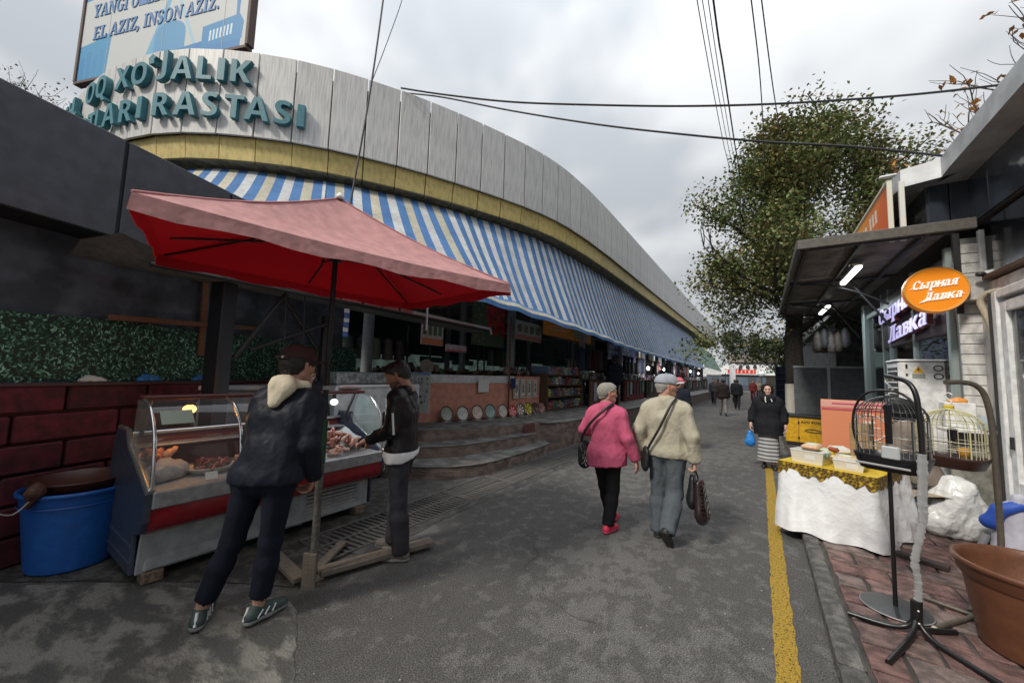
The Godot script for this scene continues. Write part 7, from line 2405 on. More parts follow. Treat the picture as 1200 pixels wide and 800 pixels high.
	for q in [[-0.17, -0.12], [0.17, -0.12], [-0.17, 0.12], [0.17, 0.12]]:
		part("leg", MB.new().box(V(q[0], 0.195, q[1]), V(0.055, 0.39, 0.045), 0.006), mk(Color(0.02, 0.10, 0.22), 0.6, {"tex": T.patchy, "s": 5.0}), st)
	rows = []
	for i in 5:
		var row := PackedVector3Array()
		for j in 12:
			var w := j / 11.0 * 2.0 - 1.0
			row.append(V(w * 0.30, 0.425 - (pow(maxf(absf(w) - 0.66, 0.0) / 0.34, 1.3) * 0.12) + 0.006 * sin(j * 1.3 + i), 0.19 - i * 0.095))
		rows.append(row)
	part("seat_cloth", MB.new().patch(rows), mk(Color(0.40, 0.33, 0.23), 0.9, {"tex": T.grime, "s": 4.0}), st)


# ---------------------------------------------------------------- bird cages, their stands, the brown pot
func cages_and_pot() -> void:
	var black := mk(Color(0.008, 0.008, 0.009), 0.35)
	var bronze := mk(Color(0.14, 0.12, 0.095), 0.4, {"metal": 0.4, "tex": T.grime, "s": 3.0})
	var white := mk(Color(0.62, 0.62, 0.60), 0.4)
	# round-base stand with a hoop
	var ds := thing("round_base_stand", "black cage stand with a flat round base and a tall hoop round the cage", "cage stand", V(0.77, 0.093, -3.90))
	part("base_disc", MB.new().lathe([[0.0, 0.0], [0.185, 0.0], [0.19, 0.006], [0.185, 0.012], [0.0, 0.02]], Vector3.ZERO, 40), mk(Color(0.03, 0.033, 0.037), 0.35, {"tex": T.grime, "s": 3.0}), ds)
	part("base_edge", MB.new().lathe([[0.187, 0.002], [0.193, 0.006], [0.187, 0.010]], Vector3.ZERO, 40), mk(Color(0.3, 0.3, 0.3), 0.4), ds)
	part("pole", MB.new().tube([V(0, 0.01, 0), V(0.005, 1.0, 0.0)], 0.013, 10), black, ds)
	var hoop := []
	for i in 31:
		var a := -0.5 * PI + TAU * (i / 30.0)
		var sx := cos(a); var sy := sin(a)
		hoop.append(V(0.005 + signf(sx) * pow(absf(sx), 0.75) * 0.172, 1.27 + sy * 0.275, -0.03 + sx * 0.10))
	part("hoop", MB.new().tube(hoop, 0.009, 8, false), black, ds)
	# black cage
	var c := thing("black_cage", "black domed bird cage hanging from the plastic-wrapped stand", "bird cage", V(0.80, 1.10, -3.925), -0.55)
	cage(c, 0.190, 0.150, 0.07, 0.33, 0.165, mk(Color(0.30, 0.30, 0.29), 0.35, {"metal": 0.5}), mk(Color(0.035, 0.038, 0.04), 0.3), mk(Color(0.010, 0.010, 0.012), 0.35), white, 30)
	part("tray_band", MB.new().box(V(0.0, 0.0, 0.162), V(0.30, 0.016, 0.012), 0.004), mk(Color(0.30, 0.30, 0.30), 0.4), c)
	part("feeder", MB.new().box(V(0.05, 0.10, 0.162), V(0.10, 0.09, 0.03), 0.008), mk(Color(0.40, 0.42, 0.43), 0.2), c)
	part("front_slot", MB.new().box(V(0.04, 0.30, 0.150), V(0.04, 0.28, 0.012), 0.004), black, c)
	# wrapped stand the black cage hangs from
	var ws := thing("wrapped_stand", "black four-legged cage stand with clear plastic film wound round its pole", "cage stand", V(0.80, 0.09, -3.58))
	var top := [V(0.08, 0.9, -0.05), V(0.085, 1.2, -0.06), V(0.08, 1.43, -0.06), V(0.07, 1.55, -0.075), V(0.045, 1.615, -0.12), V(0.01, 1.64, -0.22), V(-0.01, 1.655, -0.345)]
	part("bent_arm", MB.new().tube(spline(top, 5), 0.0155, 10), black, ws)
	part("lower_pole", MB.new().tube(spline([V(0.012, 0.1, -0.005), V(0.015, 0.45, -0.01), V(0.06, 0.72, -0.04), V(0.08, 0.95, -0.05)], 5), 0.014, 10), mk(Color(0.2, 0.2, 0.2), 0.4), ws)
	var film := spline([V(0.014, 0.215, -0.005), V(0.02, 0.34, -0.01), V(0.01, 0.45, -0.01), V(0.035, 0.58, -0.02), V(0.065, 0.72, -0.04), V(0.07, 0.85, -0.05), V(0.08, 1.0, -0.055), V(0.082, 1.14, -0.06)], 12)
	var rr := []
	for i in film.size():
		rr.append(0.020 + 0.0035 * sin(i * 1.9) * sin(i * 0.7) + rng.randf_range(-0.0025, 0.003) + (0.005 if i > 48 else 0.0))
	part("plastic_film", MB.new().tube(film, rr, 12, false), mk(Color(0.74, 0.75, 0.76), 0.15, {"coat": 0.6, "bump": T.bump, "bh": 1.5, "s": 14.0, "back": Color(0.15, 0.15, 0.15)}), ws)
	part("socket", MB.new().tube([V(0, 0.05, 0), V(0.005, 0.215, 0)], 0.029, 12), black, ws)
	for q in [V(0.005, 0.09, 0.030), V(0.005, 0.165, 0.030)]:
		part("bolt", MB.new().ball(q, V(0.006, 0.006, 0.004), 8), white, ws)
	for q in [[V(-0.10, 0.012, 0.20), V(-0.225, 0.010, 0.455)], [V(-0.14, 0.014, 0.01), V(-0.33, 0.012, -0.02)], [V(0.10, 0.012, 0.13), V(0.34, 0.010, 0.44)], [V(0.09, 0.014, -0.09), V(0.22, 0.012, -0.18)]]:
		part("foot", MB.new().tube(spline([V(0, 0.11, 0), V(q[0].x * 0.35, 0.045, q[0].z * 0.35), q[0] + V(0, 0.006, 0), q[1]], 6), 0.016, 10), black, ws)
	# bronze stand with the pale cage
	var bs := thing("bronze_stand", "bronze tube cage stand with a curved arm holding the pale cage", "cage stand", V(1.55, 0.09, -4.78))
	part("stand_tube", MB.new().tube(spline([V(-0.27, 1.625, 0.18), V(-0.14, 1.63, 0.07), V(-0.05, 1.60, 0.02), V(0.0, 1.50, 0.0), V(0.03, 1.25, -0.02), V(0.035, 0.8, -0.03), V(0.035, 0.42, -0.03), V(0.01, 0.27, 0.01), V(-0.10, 0.14, 0.2), V(-0.28, 0.05, 0.50), V(-0.36, 0.03, 0.68)], 6), 0.020, 10), bronze, bs)
	part("foot", MB.new().tube([V(-0.36, 0.022, 0.70), V(-0.57, 0.02, 0.60)], 0.015, 8), bronze, bs)
	part("foot", MB.new().tube([V(-0.36, 0.022, 0.72), V(-0.64, 0.02, 1.07)], 0.015, 8), bronze, bs)
	part("foot_cap", MB.new().ball(V(-0.64, 0.02, 1.075), V(0.018, 0.018, 0.018), 8), mk(Color(0.4, 0.36, 0.3), 0.5), bs)
	var pc := thing("pale_cage", "cream-wired bird cage with a brown tray hanging from the bronze stand", "bird cage", V(1.29, 1.075, -4.615), -0.62)
	cage(pc, 0.185, 0.145, 0.05, 0.27, 0.15, mk(Color(0.52, 0.48, 0.36), 0.4), mk(Color(0.50, 0.47, 0.24), 0.4), mk(Color(0.035, 0.014, 0.010), 0.4), white, 28)
	part("bell", MB.new().box(V(0.02, 0.22, 0.02), V(0.05, 0.1, 0.05), 0.01), black, pc)
	part("seed_cup", MB.new().lathe([[0.0, 0.0], [0.03, 0.0], [0.045, 0.07], [0.04, 0.07], [0.0, 0.02]], V(0.09, 0.05, 0.06), 12), mk(Color(0.55, 0.28, 0.04), 0.4), pc)
	part("perch", MB.new().tube([V(-0.16, 0.15, 0.0), V(0.16, 0.15, 0.0)], 0.006, 6), bronze, pc)
	part("top_cap", MB.new().box(V(0, 0.44, 0), V(0.06, 0.03, 0.04), 0.008), mk(Color(0.55, 0.40, 0.03), 0.5), pc)
	# big brown pot
	var pot := thing("brown_pot", "large brown plastic flower pot at the lower right corner", "flower pot", V(1.385, 0.09, -3.76))
	part("pot_wall", MB.new().lathe([[0.0, 0.0], [0.245, 0.0], [0.26, 0.015], [0.315, 0.40], [0.335, 0.42], [0.345, 0.475], [0.362, 0.485], [0.362, 0.505], [0.348, 0.512], [0.33, 0.505], [0.322, 0.46], [0.255, 0.06], [0.0, 0.05]], Vector3.ZERO, 56), mk(Color(0.135, 0.054, 0.028), 0.38, {"tex": T.grime, "s": 1.5, "bump": T.bump, "bh": 0.05}), pot)
	part("pot_rib", MB.new().lathe([[0.318, 0.395], [0.326, 0.405], [0.330, 0.418]], Vector3.ZERO, 56), mk(Color(0.115, 0.045, 0.023), 0.4), pot)
	part("soil", MB.new().lathe([[0.262, 0.12], [0.1, 0.13], [0.0, 0.132]], Vector3.ZERO, 24), mk(Color(0.05, 0.03, 0.02), 0.9), pot)


func cage(c: Node3D, rx: float, rz: float, th: float, hh: float, dome: float, wire: Material, domem: Material, tray: Material, hookm: Material, n: int) -> void:
	var sq := func(a: float, k: float) -> Vector3:  # rounded-rectangle outline
		var x := cos(a); var z := sin(a)
		return V(signf(x) * pow(absf(x), 0.62) * rx * k, 0, signf(z) * pow(absf(z), 0.62) * rz * k)
	var rows := []
	for q in [[0.0, -0.045, 0.0], [0.8, -0.045, 0.0], [0.9, -0.04, 0.0], [1.06, th - 0.02, 0.0], [1.08, th, 0.0], [1.02, th, 0.0], [0.85, -0.02, 0.0], [0.0, -0.02, 0.0]]:
		var ring := PackedVector3Array()
		for i in 40:
			var p: Vector3 = sq.call(-TAU * i / 40.0, maxf(q[0], 0.001))
			ring.append(p + V(0, q[1], 0))
		rows.append(ring)
	part("tray", MB.new().patch(rows, true), tray, c)
	var bars := MB.new()
	var dm := MB.new()
	var top := V(0, hh + dome, 0)
	for i in n:
		var a := TAU * (i + 0.5) / n
		var p: Vector3 = sq.call(a, 1.0)
		bars.tube([p + V(0, th - 0.01, 0), p + V(0, hh, 0)], 0.0022, 4, false)
		var arc := []
		for j in 7:
			var t := j / 6.0 * PI / 2
			arc.append(V(p.x * cos(t), hh + sin(t) * dome, p.z * cos(t)))
		dm.tube(arc, 0.0026, 4, false)
	for y in [th + 0.06, hh * 0.62, hh]:
		var ring := []
		for i in 33:
			ring.append(sq.call(TAU * i / 32.0, 1.004) + V(0, y, 0))
		bars.tube(ring, 0.003, 5, false)
	part("side_wires", bars, wire, c)
	for t in [0.35, 0.8]:
		var ring := []
		for i in 33:
			ring.append(sq.call(TAU * i / 32.0, cos(t)) + V(0, hh + sin(t) * dome, 0))
		dm.tube(ring, 0.003, 5, false)
	part("dome_wires", dm, domem, c)
	for a in [PI / 4, 3 * PI / 4, 5 * PI / 4, 7 * PI / 4]:
		var p: Vector3 = sq.call(a, 1.0)
		part("corner_wire", MB.new().tube([p + V(0, th, 0), p + V(0, hh, 0)], 0.005, 6), domem, c)
	part("dome_cap", MB.new().ball(top, V(0.035, 0.014, 0.03), 12), domem, c)
	part("hook", MB.new().tube(spline([top, top + V(0, 0.03, 0), top + V(0.022, 0.055, 0), top + V(0, 0.085, 0), top + V(-0.018, 0.11, 0), top + V(0.004, 0.135, 0), top + V(0.026, 0.118, 0)], 5), 0.0055, 6), hookm, c)


# ---------------------------------------------------------------- overhead wires
func wires() -> void:
	var dark := mk(Color(0.015, 0.015, 0.018), 0.6)
	var list := [
		[[V(-6.4, 7.77, -4.96), V(-5.47, 7.49, -5.33), V(-4.1, 7.15, -5.89), V(-2.53, 6.88, -6.52), V(-1.11, 6.68, -7.1), V(0.2, 6.55, -7.63), V(1.4, 6.48, -8.11), V(2.51, 6.46, -8.56), V(3.9, 6.49, -9.1), V(5.5, 6.6, -9.75)], 0.018, "thick upper cable slung across the street from the hall roof"],
		[[V(-6.42, 7.80, -5.17), V(-5.45, 7.41, -5.32), V(-3.86, 6.66, -5.56), V(-2.25, 5.96, -5.81), V(-0.94, 5.45, -6.01), V(0.15, 5.06, -6.18), V(1.07, 4.77, -6.32), V(2.0, 4.42, -6.47)], 0.015, "lower cable slung across the street to the shop roof corner"],
		[[V(-3.75, 6.9, -2.6), V(-3.62, 6.0, -2.48), V(-3.46, 4.6, -2.28), V(-3.40, 3.3, -2.11), V(-3.40, 2.9, -2.1)], 0.011, "thick black cable dropping steeply behind the parasol"],
		[[V(-6.6, 10.6, -5.05), V(-6.6, 10.0, -5.0), V(-6.60, 8.7, -4.68), V(-6.60, 7.66, -4.40)], 0.009, "thin cable dropping onto the hall roof edge"],
		[[V(-0.64, 6.96, 1.0), V(-0.64, 6.96, -5.36), V(-0.64, 7.3, -9.5), V(-0.62, 7.9, -14.6), V(-0.6, 8.0, -30)], 0.007, "outermost left wire of the bundle running along the street"],
		[[V(-0.56, 6.80, 1.0), V(-0.56, 6.80, -5.3), V(-0.55, 7.15, -9.0), V(-0.52, 7.7, -14.4), V(-0.5, 7.8, -30)], 0.006, "second wire of the bundle running along the street"],
		[[V(-0.48, 6.66, 1.0), V(-0.48, 6.66, -5.2), V(-0.47, 6.98, -8.6), V(-0.44, 7.6, -14.2), V(-0.4, 7.7, -30)], 0.006, "third wire of the bundle running along the street"],
		[[V(-0.42, 6.60, 1.0), V(-0.42, 6.62, -5.12), V(-0.42, 6.87, -6.78), V(-0.41, 7.3, -10.0), V(-0.4, 7.76, -13.46), V(-0.3, 7.8, -30)], 0.013, "thickest wire of the bundle running along the street"],
		[[V(-0.2, 6.8, -3.0), V(-0.0, 6.95, -5.85), V(0.12, 7.0, -8.2), V(0.25, 7.3, -13.5)], 0.009, "wire running down into the leafy tree's top, left of a pair"],
		[[V(-0.1, 6.8, -3.0), V(0.12, 7.0, -5.95), V(0.40, 7.0, -8.96), V(0.9, 7.4, -13.5)], 0.009, "wire running down into the leafy tree's top, right of a pair"],
		[[V(-15.5, 7.6, 0.2), V(-14.2, 7.0, -0.5), V(-13.1, 6.95, -1.05)], 0.03, "short dark cable running from the left to the hall's front corner"]]
	for q in list:
		var o := part("overhead_cable", MB.new().tube(spline(q[0], 6), q[1], 6), dark)
		tag(o, q[2], "cable")

# ---------------------------------------------------------------- people
# A figure stands at its own origin, looks along -z, x to its right. J holds the joints that differ from a plain standing pose.
const ST := {"pelvis": Vector3(0, 0.95, 0), "waist": Vector3(0, 1.08, 0), "chest": Vector3(0, 1.28, 0), "neck": Vector3(0, 1.47, 0.01), "head": Vector3(0, 1.635, -0.015),
	"sl": Vector3(-0.178, 1.372, 0.01), "sr": Vector3(0.178, 1.372, 0.01), "el": Vector3(-0.235, 1.13, 0.03), "er": Vector3(0.235, 1.13, 0.03), "wl": Vector3(-0.24, 0.88, -0.03), "wr": Vector3(0.24, 0.88, -0.03),
	"hl": Vector3(-0.09, 0.92, 0), "hr": Vector3(0.09, 0.92, 0), "kl": Vector3(-0.10, 0.50, -0.015), "kr": Vector3(0.10, 0.50, -0.015), "al": Vector3(-0.10, 0.085, 0.02), "ar": Vector3(0.10, 0.085, 0.02),
	"tl": Vector3(-0.12, 0.03, -0.16), "tr": Vector3(0.12, 0.03, -0.16)}

func torso(f: Field, J: Dictionary, g: float, k := 0.05) -> void:
	var r: Vector3 = (J.hr - J.hl).normalized()
	var rs: Vector3 = (J.sr - J.sl).normalized()
	var fd := r.cross(Vector3.UP).normalized()
	var fs := rs.cross(Vector3.UP).normalized()
	f.bone(J.hl, J.hr, 0.108 + g, 0.108 + g, 1.12, fd, k)
	for s in [-1.0, 1.0]:
		f.bone(J.pelvis + r * 0.05 * s, J.waist + r * 0.05 * s, 0.105 + g, 0.095 + g, 1.1, fd, k)
		f.bone(J.waist + r * 0.05 * s, J.chest + rs * 0.07 * s, 0.095 + g, 0.11 + g, 1.12, fs, k)
		var sh: Vector3 = J.sl if s < 0 else J.sr
		f.bone(J.chest + rs * 0.07 * s, J.neck.lerp(sh, 0.72) - Vector3.UP * 0.015, 0.11 + g, 0.065 + g, 1.15, fs, k)
		f.bone(J.neck - Vector3.UP * 0.02, sh, 0.055 + g * 0.7, 0.058 + g * 0.8, 1.0, fs, k)

func arm(f: Field, J: Dictionary, s: String, g: float, reach := 1.0, k := 0.03) -> void:
	f.bone(J["s" + s], J["e" + s], 0.056 + g, 0.044 + g, 1.0, Vector3.FORWARD, k)
	f.bone(J["e" + s], J["e" + s].lerp(J["w" + s], reach), 0.044 + g, 0.031 + g, 1.0, Vector3.FORWARD, k)

func leg(f: Field, J: Dictionary, s: String, g: float, g2: float, k := 0.03) -> void:
	f.bone(J["h" + s], J["k" + s], 0.088 + g, 0.058 + g, 1.0, Vector3.FORWARD, k)
	var mid: Vector3 = J["k" + s].lerp(J["a" + s], 0.35)
	var back: Vector3 = (J["h" + s] - J["k" + s]).cross(J["a" + s] - J["k" + s])
	f.bone(J["k" + s], mid, 0.056 + g, 0.054 + (g + g2) / 2, 1.0, Vector3.FORWARD, k)
	f.bone(mid, J["a" + s], 0.054 + (g + g2) / 2, 0.040 + g2, 1.0, Vector3.FORWARD, k)

func bounds(J: Dictionary, names: Array, pad: float) -> Array:
	var lo := Vector3.ONE * 1e3
	var hi := -lo
	for q in names:
		lo = lo.min(J[q])
		hi = hi.max(J[q])
	return [lo - Vector3.ONE * pad, hi + Vector3.ONE * pad]

func hand(mb: MB, at: Vector3, fwd: Vector3, palm: Vector3, thumb_side: float, curl: float, cell := 0.0045) -> void:
	# fwd: from wrist to knuckles, palm: the way the palm faces, thumb_side: +1 or -1 along fwd x palm
	fwd = fwd.normalized()
	palm = (palm - fwd * palm.dot(fwd)).normalized()
	var side := fwd.cross(palm).normalized() * thumb_side
	var f := Field.new(at - Vector3.ONE * 0.20, at + Vector3.ONE * 0.20, cell)
	var kn := at + fwd * 0.095
	for i in 4:
		var o := side * (0.030 - 0.0205 * i)
		f.bone(at + o * 0.55 + fwd * 0.01, kn + o - fwd * 0.01, 0.016, 0.0125, 1.0, Vector3.FORWARD, 0.012)
	f.bone(at - fwd * 0.05, at + fwd * 0.02, 0.027, 0.024, 1.0, Vector3.FORWARD, 0.02)
	for i in 4:
		var o := side * (0.031 - 0.021 * i)
		var l: float = [0.040, 0.046, 0.043, 0.033][i]
		var p0 := kn + o - fwd * 0.008
		var a := curl * (0.55 + 0.06 * i)
		var d0 := (fwd * cos(a) + palm * sin(a) + side * (0.06 - 0.04 * i)).normalized()
		var p1 := p0 + d0 * l
		var b := a + curl * 0.9
		var d1 := (fwd * cos(b) + palm * sin(b)).normalized()
		var p2 := p1 + d1 * l * 0.62
		var c := b + curl * 0.5
		var d2 := (fwd * cos(c) + palm * sin(c)).normalized()
		f.bone(p0, p1, 0.0098, 0.0088, 1.0, Vector3.FORWARD, 0.005)
		f.bone(p1, p2, 0.0088, 0.008, 1.0, Vector3.FORWARD, 0.004)
		f.bone(p2, p2 + d2 * l * 0.45, 0.008, 0.0068, 1.0, Vector3.FORWARD, 0.004)
	var t0 := at + side * 0.020 + fwd * 0.018
	var t1 := t0 + (side * 0.75 + fwd * 0.6 + palm * 0.35).normalized() * 0.045
	var t2 := t1 + (side * 0.25 + fwd * 0.9 + palm * (0.25 + curl * 0.4)).normalized() * 0.034
	f.bone(t0, t1, 0.0155, 0.0115, 1.0, Vector3.FORWARD, 0.012)
	f.bone(t1, t2, 0.0112, 0.0088, 1.0, Vector3.FORWARD, 0.004)
	f.build(mb)

func head_basis(o: Dictionary) -> Basis:
	return Basis.from_euler(V(o.get("nod", 0.0), o.get("look", 0.0), o.get("tip", 0.0)))

func head(mb: MB, c: Vector3, b: Basis, skin: Color, cell := 0.0065, beard := Color(0, 0, 0, 0)) -> void:
	var m := MB.new()
	var f := Field.new(V(-0.12, -0.19, -0.15), V(0.12, 0.15, 0.15), cell)
	var X := Vector3.RIGHT
	f.bone(V(0, 0.032, 0.034), V(0, 0.036, -0.022), 0.086, 0.082, 1.12, X, 0.02)
	f.bone(V(0, 0.0, -0.035), V(0, -0.068, -0.050), 0.058, 0.044, 1.0, X, 0.03)
	for s in [-1.0, 1.0]:
		f.bone(V(s * 0.045, -0.045, 0.0), V(s * 0.012, -0.090, -0.066), 0.032, 0.022, 1.0, X, 0.03)
		f.bone(V(s * 0.040, -0.012, -0.062), V(s * 0.052, -0.005, -0.03), 0.024, 0.024, 1.0, X, 0.03)
		f.bone(V(s * 0.012, 0.030, -0.090), V(s * 0.042, 0.030, -0.078), 0.012, 0.012, 1.0, X, 0.02)
		f.bone(V(s * 0.031, 0.006, -0.105), V(s * 0.033, 0.006, -0.100), 0.015, 0.015, 1.0, X, 0.012, true)
		f.bone(V(s * 0.031, 0.006, -0.081), V(s * 0.032, 0.006, -0.081), 0.0125, 0.0125, 1.0, X, 0.004)
		f.bone(V(s * 0.082, 0.014, 0.012), V(s * 0.080, -0.026, 0.004), 0.018, 0.012, 1.8, X, 0.008)
		f.bone(V(s * 0.008, -0.036, -0.096), V(s * 0.013, -0.036, -0.092), 0.010, 0.009, 1.0, X, 0.008)
	f.bone(V(0, 0.018, -0.090), V(0, -0.032, -0.112), 0.008, 0.0115, 1.0, X, 0.012)
	f.bone(V(-0.018, -0.062, -0.090), V(0.018, -0.062, -0.090), 0.0085, 0.0085, 1.0, X, 0.006)
	f.bone(V(-0.014, -0.073, -0.089), V(0.014, -0.073, -0.089), 0.009, 0.009, 1.0, X, 0.006)
	f.bone(V(0, -0.04, 0.022), V(0, -0.18, 0.040), 0.056, 0.060, 1.0, X, 0.03)
	var tint := func(p: Vector3) -> Color:
		var k := skin
		if p.z < -0.075 and absf(p.y - 0.006) < 0.0085 and absf(absf(p.x) - 0.031) < 0.014:
			k = Color(0.45, 0.42, 0.40) if absf(absf(p.x) - 0.031) > 0.006 else Color(0.02, 0.015, 0.012)
		elif p.z < -0.07 and p.y > 0.024 and p.y < 0.036 and absf(p.x) > 0.012 and absf(p.x) < 0.052:
			k = Color(0.03, 0.022, 0.018)
		elif p.z < -0.08 and p.y < -0.055 and p.y > -0.082 and absf(p.x) < 0.026:
			k = skin * Color(0.95, 0.62, 0.60)
		elif beard.a > 0.0 and p.y < -0.045 and p.z < 0.01 and p.y > -0.12:
			k = skin.lerp(beard, beard.a)
		elif absf(p.x) > 0.075 or (p.z < -0.10 and p.y < 0.0):
			k = skin * Color(1.08, 0.9, 0.86)
		k.a = 1.0
		return k
	f.build(m, null, 0.0, tint)
	m = m
	var t := Transform3D(b, c)
	var k0 := mb.v.size()
	for i in m.v.size():
		mb.v.append(t * m.v[i])
		mb.n.append(b * m.n[i])
		mb.c.append(m.c[i])
		mb.t.append(Vector2.ZERO)
	for i in m.ix:
		mb.ix.append(i + k0)

func hair_cap(c: Vector3, b: Basis, grow_by: float, line: Array, cell := 0.0075, noise := true) -> MB:
	# line: list of [point, normal] planes that cut the cap
	var f := Field.new(V(-0.13, -0.15, -0.15), V(0.13, 0.17, 0.16), cell)
	f.bone(V(0, 0.036, 0.036), V(0, 0.040, -0.022), 0.086 + grow_by, 0.083 + grow_by, 1.10, Vector3.RIGHT, 0.02)
	f.bone(V(0, 0.0, 0.05), V(0, -0.05, 0.052), 0.066 + grow_by, 0.052 + grow_by, 1.0, Vector3.RIGHT, 0.03)
	for q in line:
		f.cut(q[0], q[1].normalized())
	var m := MB.new()
	f.build(m, hair_noise if noise else null, 0.018)
	var t := Transform3D(b, c)
	for i in m.v.size():
		m.v[i] = t * m.v[i]
		m.n[i] = b * m.n[i]
	return m

func shoe(p: Node3D, ank: Vector3, toe: Vector3, m: Material, sole: Material, accent: Material = null, lift := 0.0) -> void:
	var fw := (toe - ank)
	var fl := fw
	fl.y = 0
	fl = fl.normalized()
	var dirv := fl if lift == 0.0 else fw.normalized()
	var up := dirv.cross(Vector3.UP).normalized().cross(dirv).normalized()
	var side := dirv.cross(up)
	var b := Basis(side, up, -dirv)  # local: x right, y up, -z to the toe
	var o := ank - up * 0.085
	var f := Field.new(V(-0.07, -0.02, -0.22), V(0.07, 0.15, 0.11), 0.008)
	f.bone(V(0, 0.040, 0.045), V(0, 0.036, -0.14), 0.038, 0.036, 1.0, Vector3.UP, 0.02)
	f.bone(V(0.0, 0.035, -0.10), V(0.006, 0.032, -0.155), 0.042, 0.032, 1.2, Vector3.UP, 0.02)
	f.bone(V(0, 0.045, 0.035), V(0, 0.085, 0.015), 0.038, 0.036, 1.0, Vector3.UP, 0.02)
	f.bone(V(0, 0.078, 0.0), V(0, 0.050, -0.09), 0.030, 0.026, 1.0, Vector3.UP, 0.02)
	f.cut(V(0, 0.018, 0), Vector3.DOWN)
	f.cut(V(0, 0.105, 0), Vector3.UP)
	var mb := MB.new()
	f.build(mb)
	var s := part("shoe", mb, m, p)
	s.transform = Transform3D(b, o)
	f = Field.new(V(-0.07, -0.02, -0.22), V(0.07, 0.06, 0.11), 0.008)
	f.bone(V(0, 0.014, 0.045), V(0, 0.014, -0.06), 0.040, 0.040, 1.0, Vector3.UP, 0.02)
	f.bone(V(0, 0.014, -0.06), V(0.006, 0.014, -0.155), 0.044, 0.034, 1.0, Vector3.UP, 0.02)
	f.cut(V(0, 0.0, 0), Vector3.DOWN)
	f.cut(V(0, 0.026, 0), Vector3.UP)
	mb = MB.new()
	f.build(mb)
	part("sole", mb, sole, s)
	if accent:
		for k in 3:
			part("stripe", MB.new().tube([V(0.040, 0.03, 0.02 - k * 0.045), V(0.033, 0.065, -0.015 - k * 0.04)], 0.006, 5).tube([V(-0.040, 0.03, 0.02 - k * 0.045), V(-0.033, 0.065, -0.015 - k * 0.04)], 0.006, 5), accent, s)
		part("heel_tab", MB.new().tube([V(0, 0.03, 0.082), V(0, 0.10, 0.058)], 0.009, 6), accent, s)

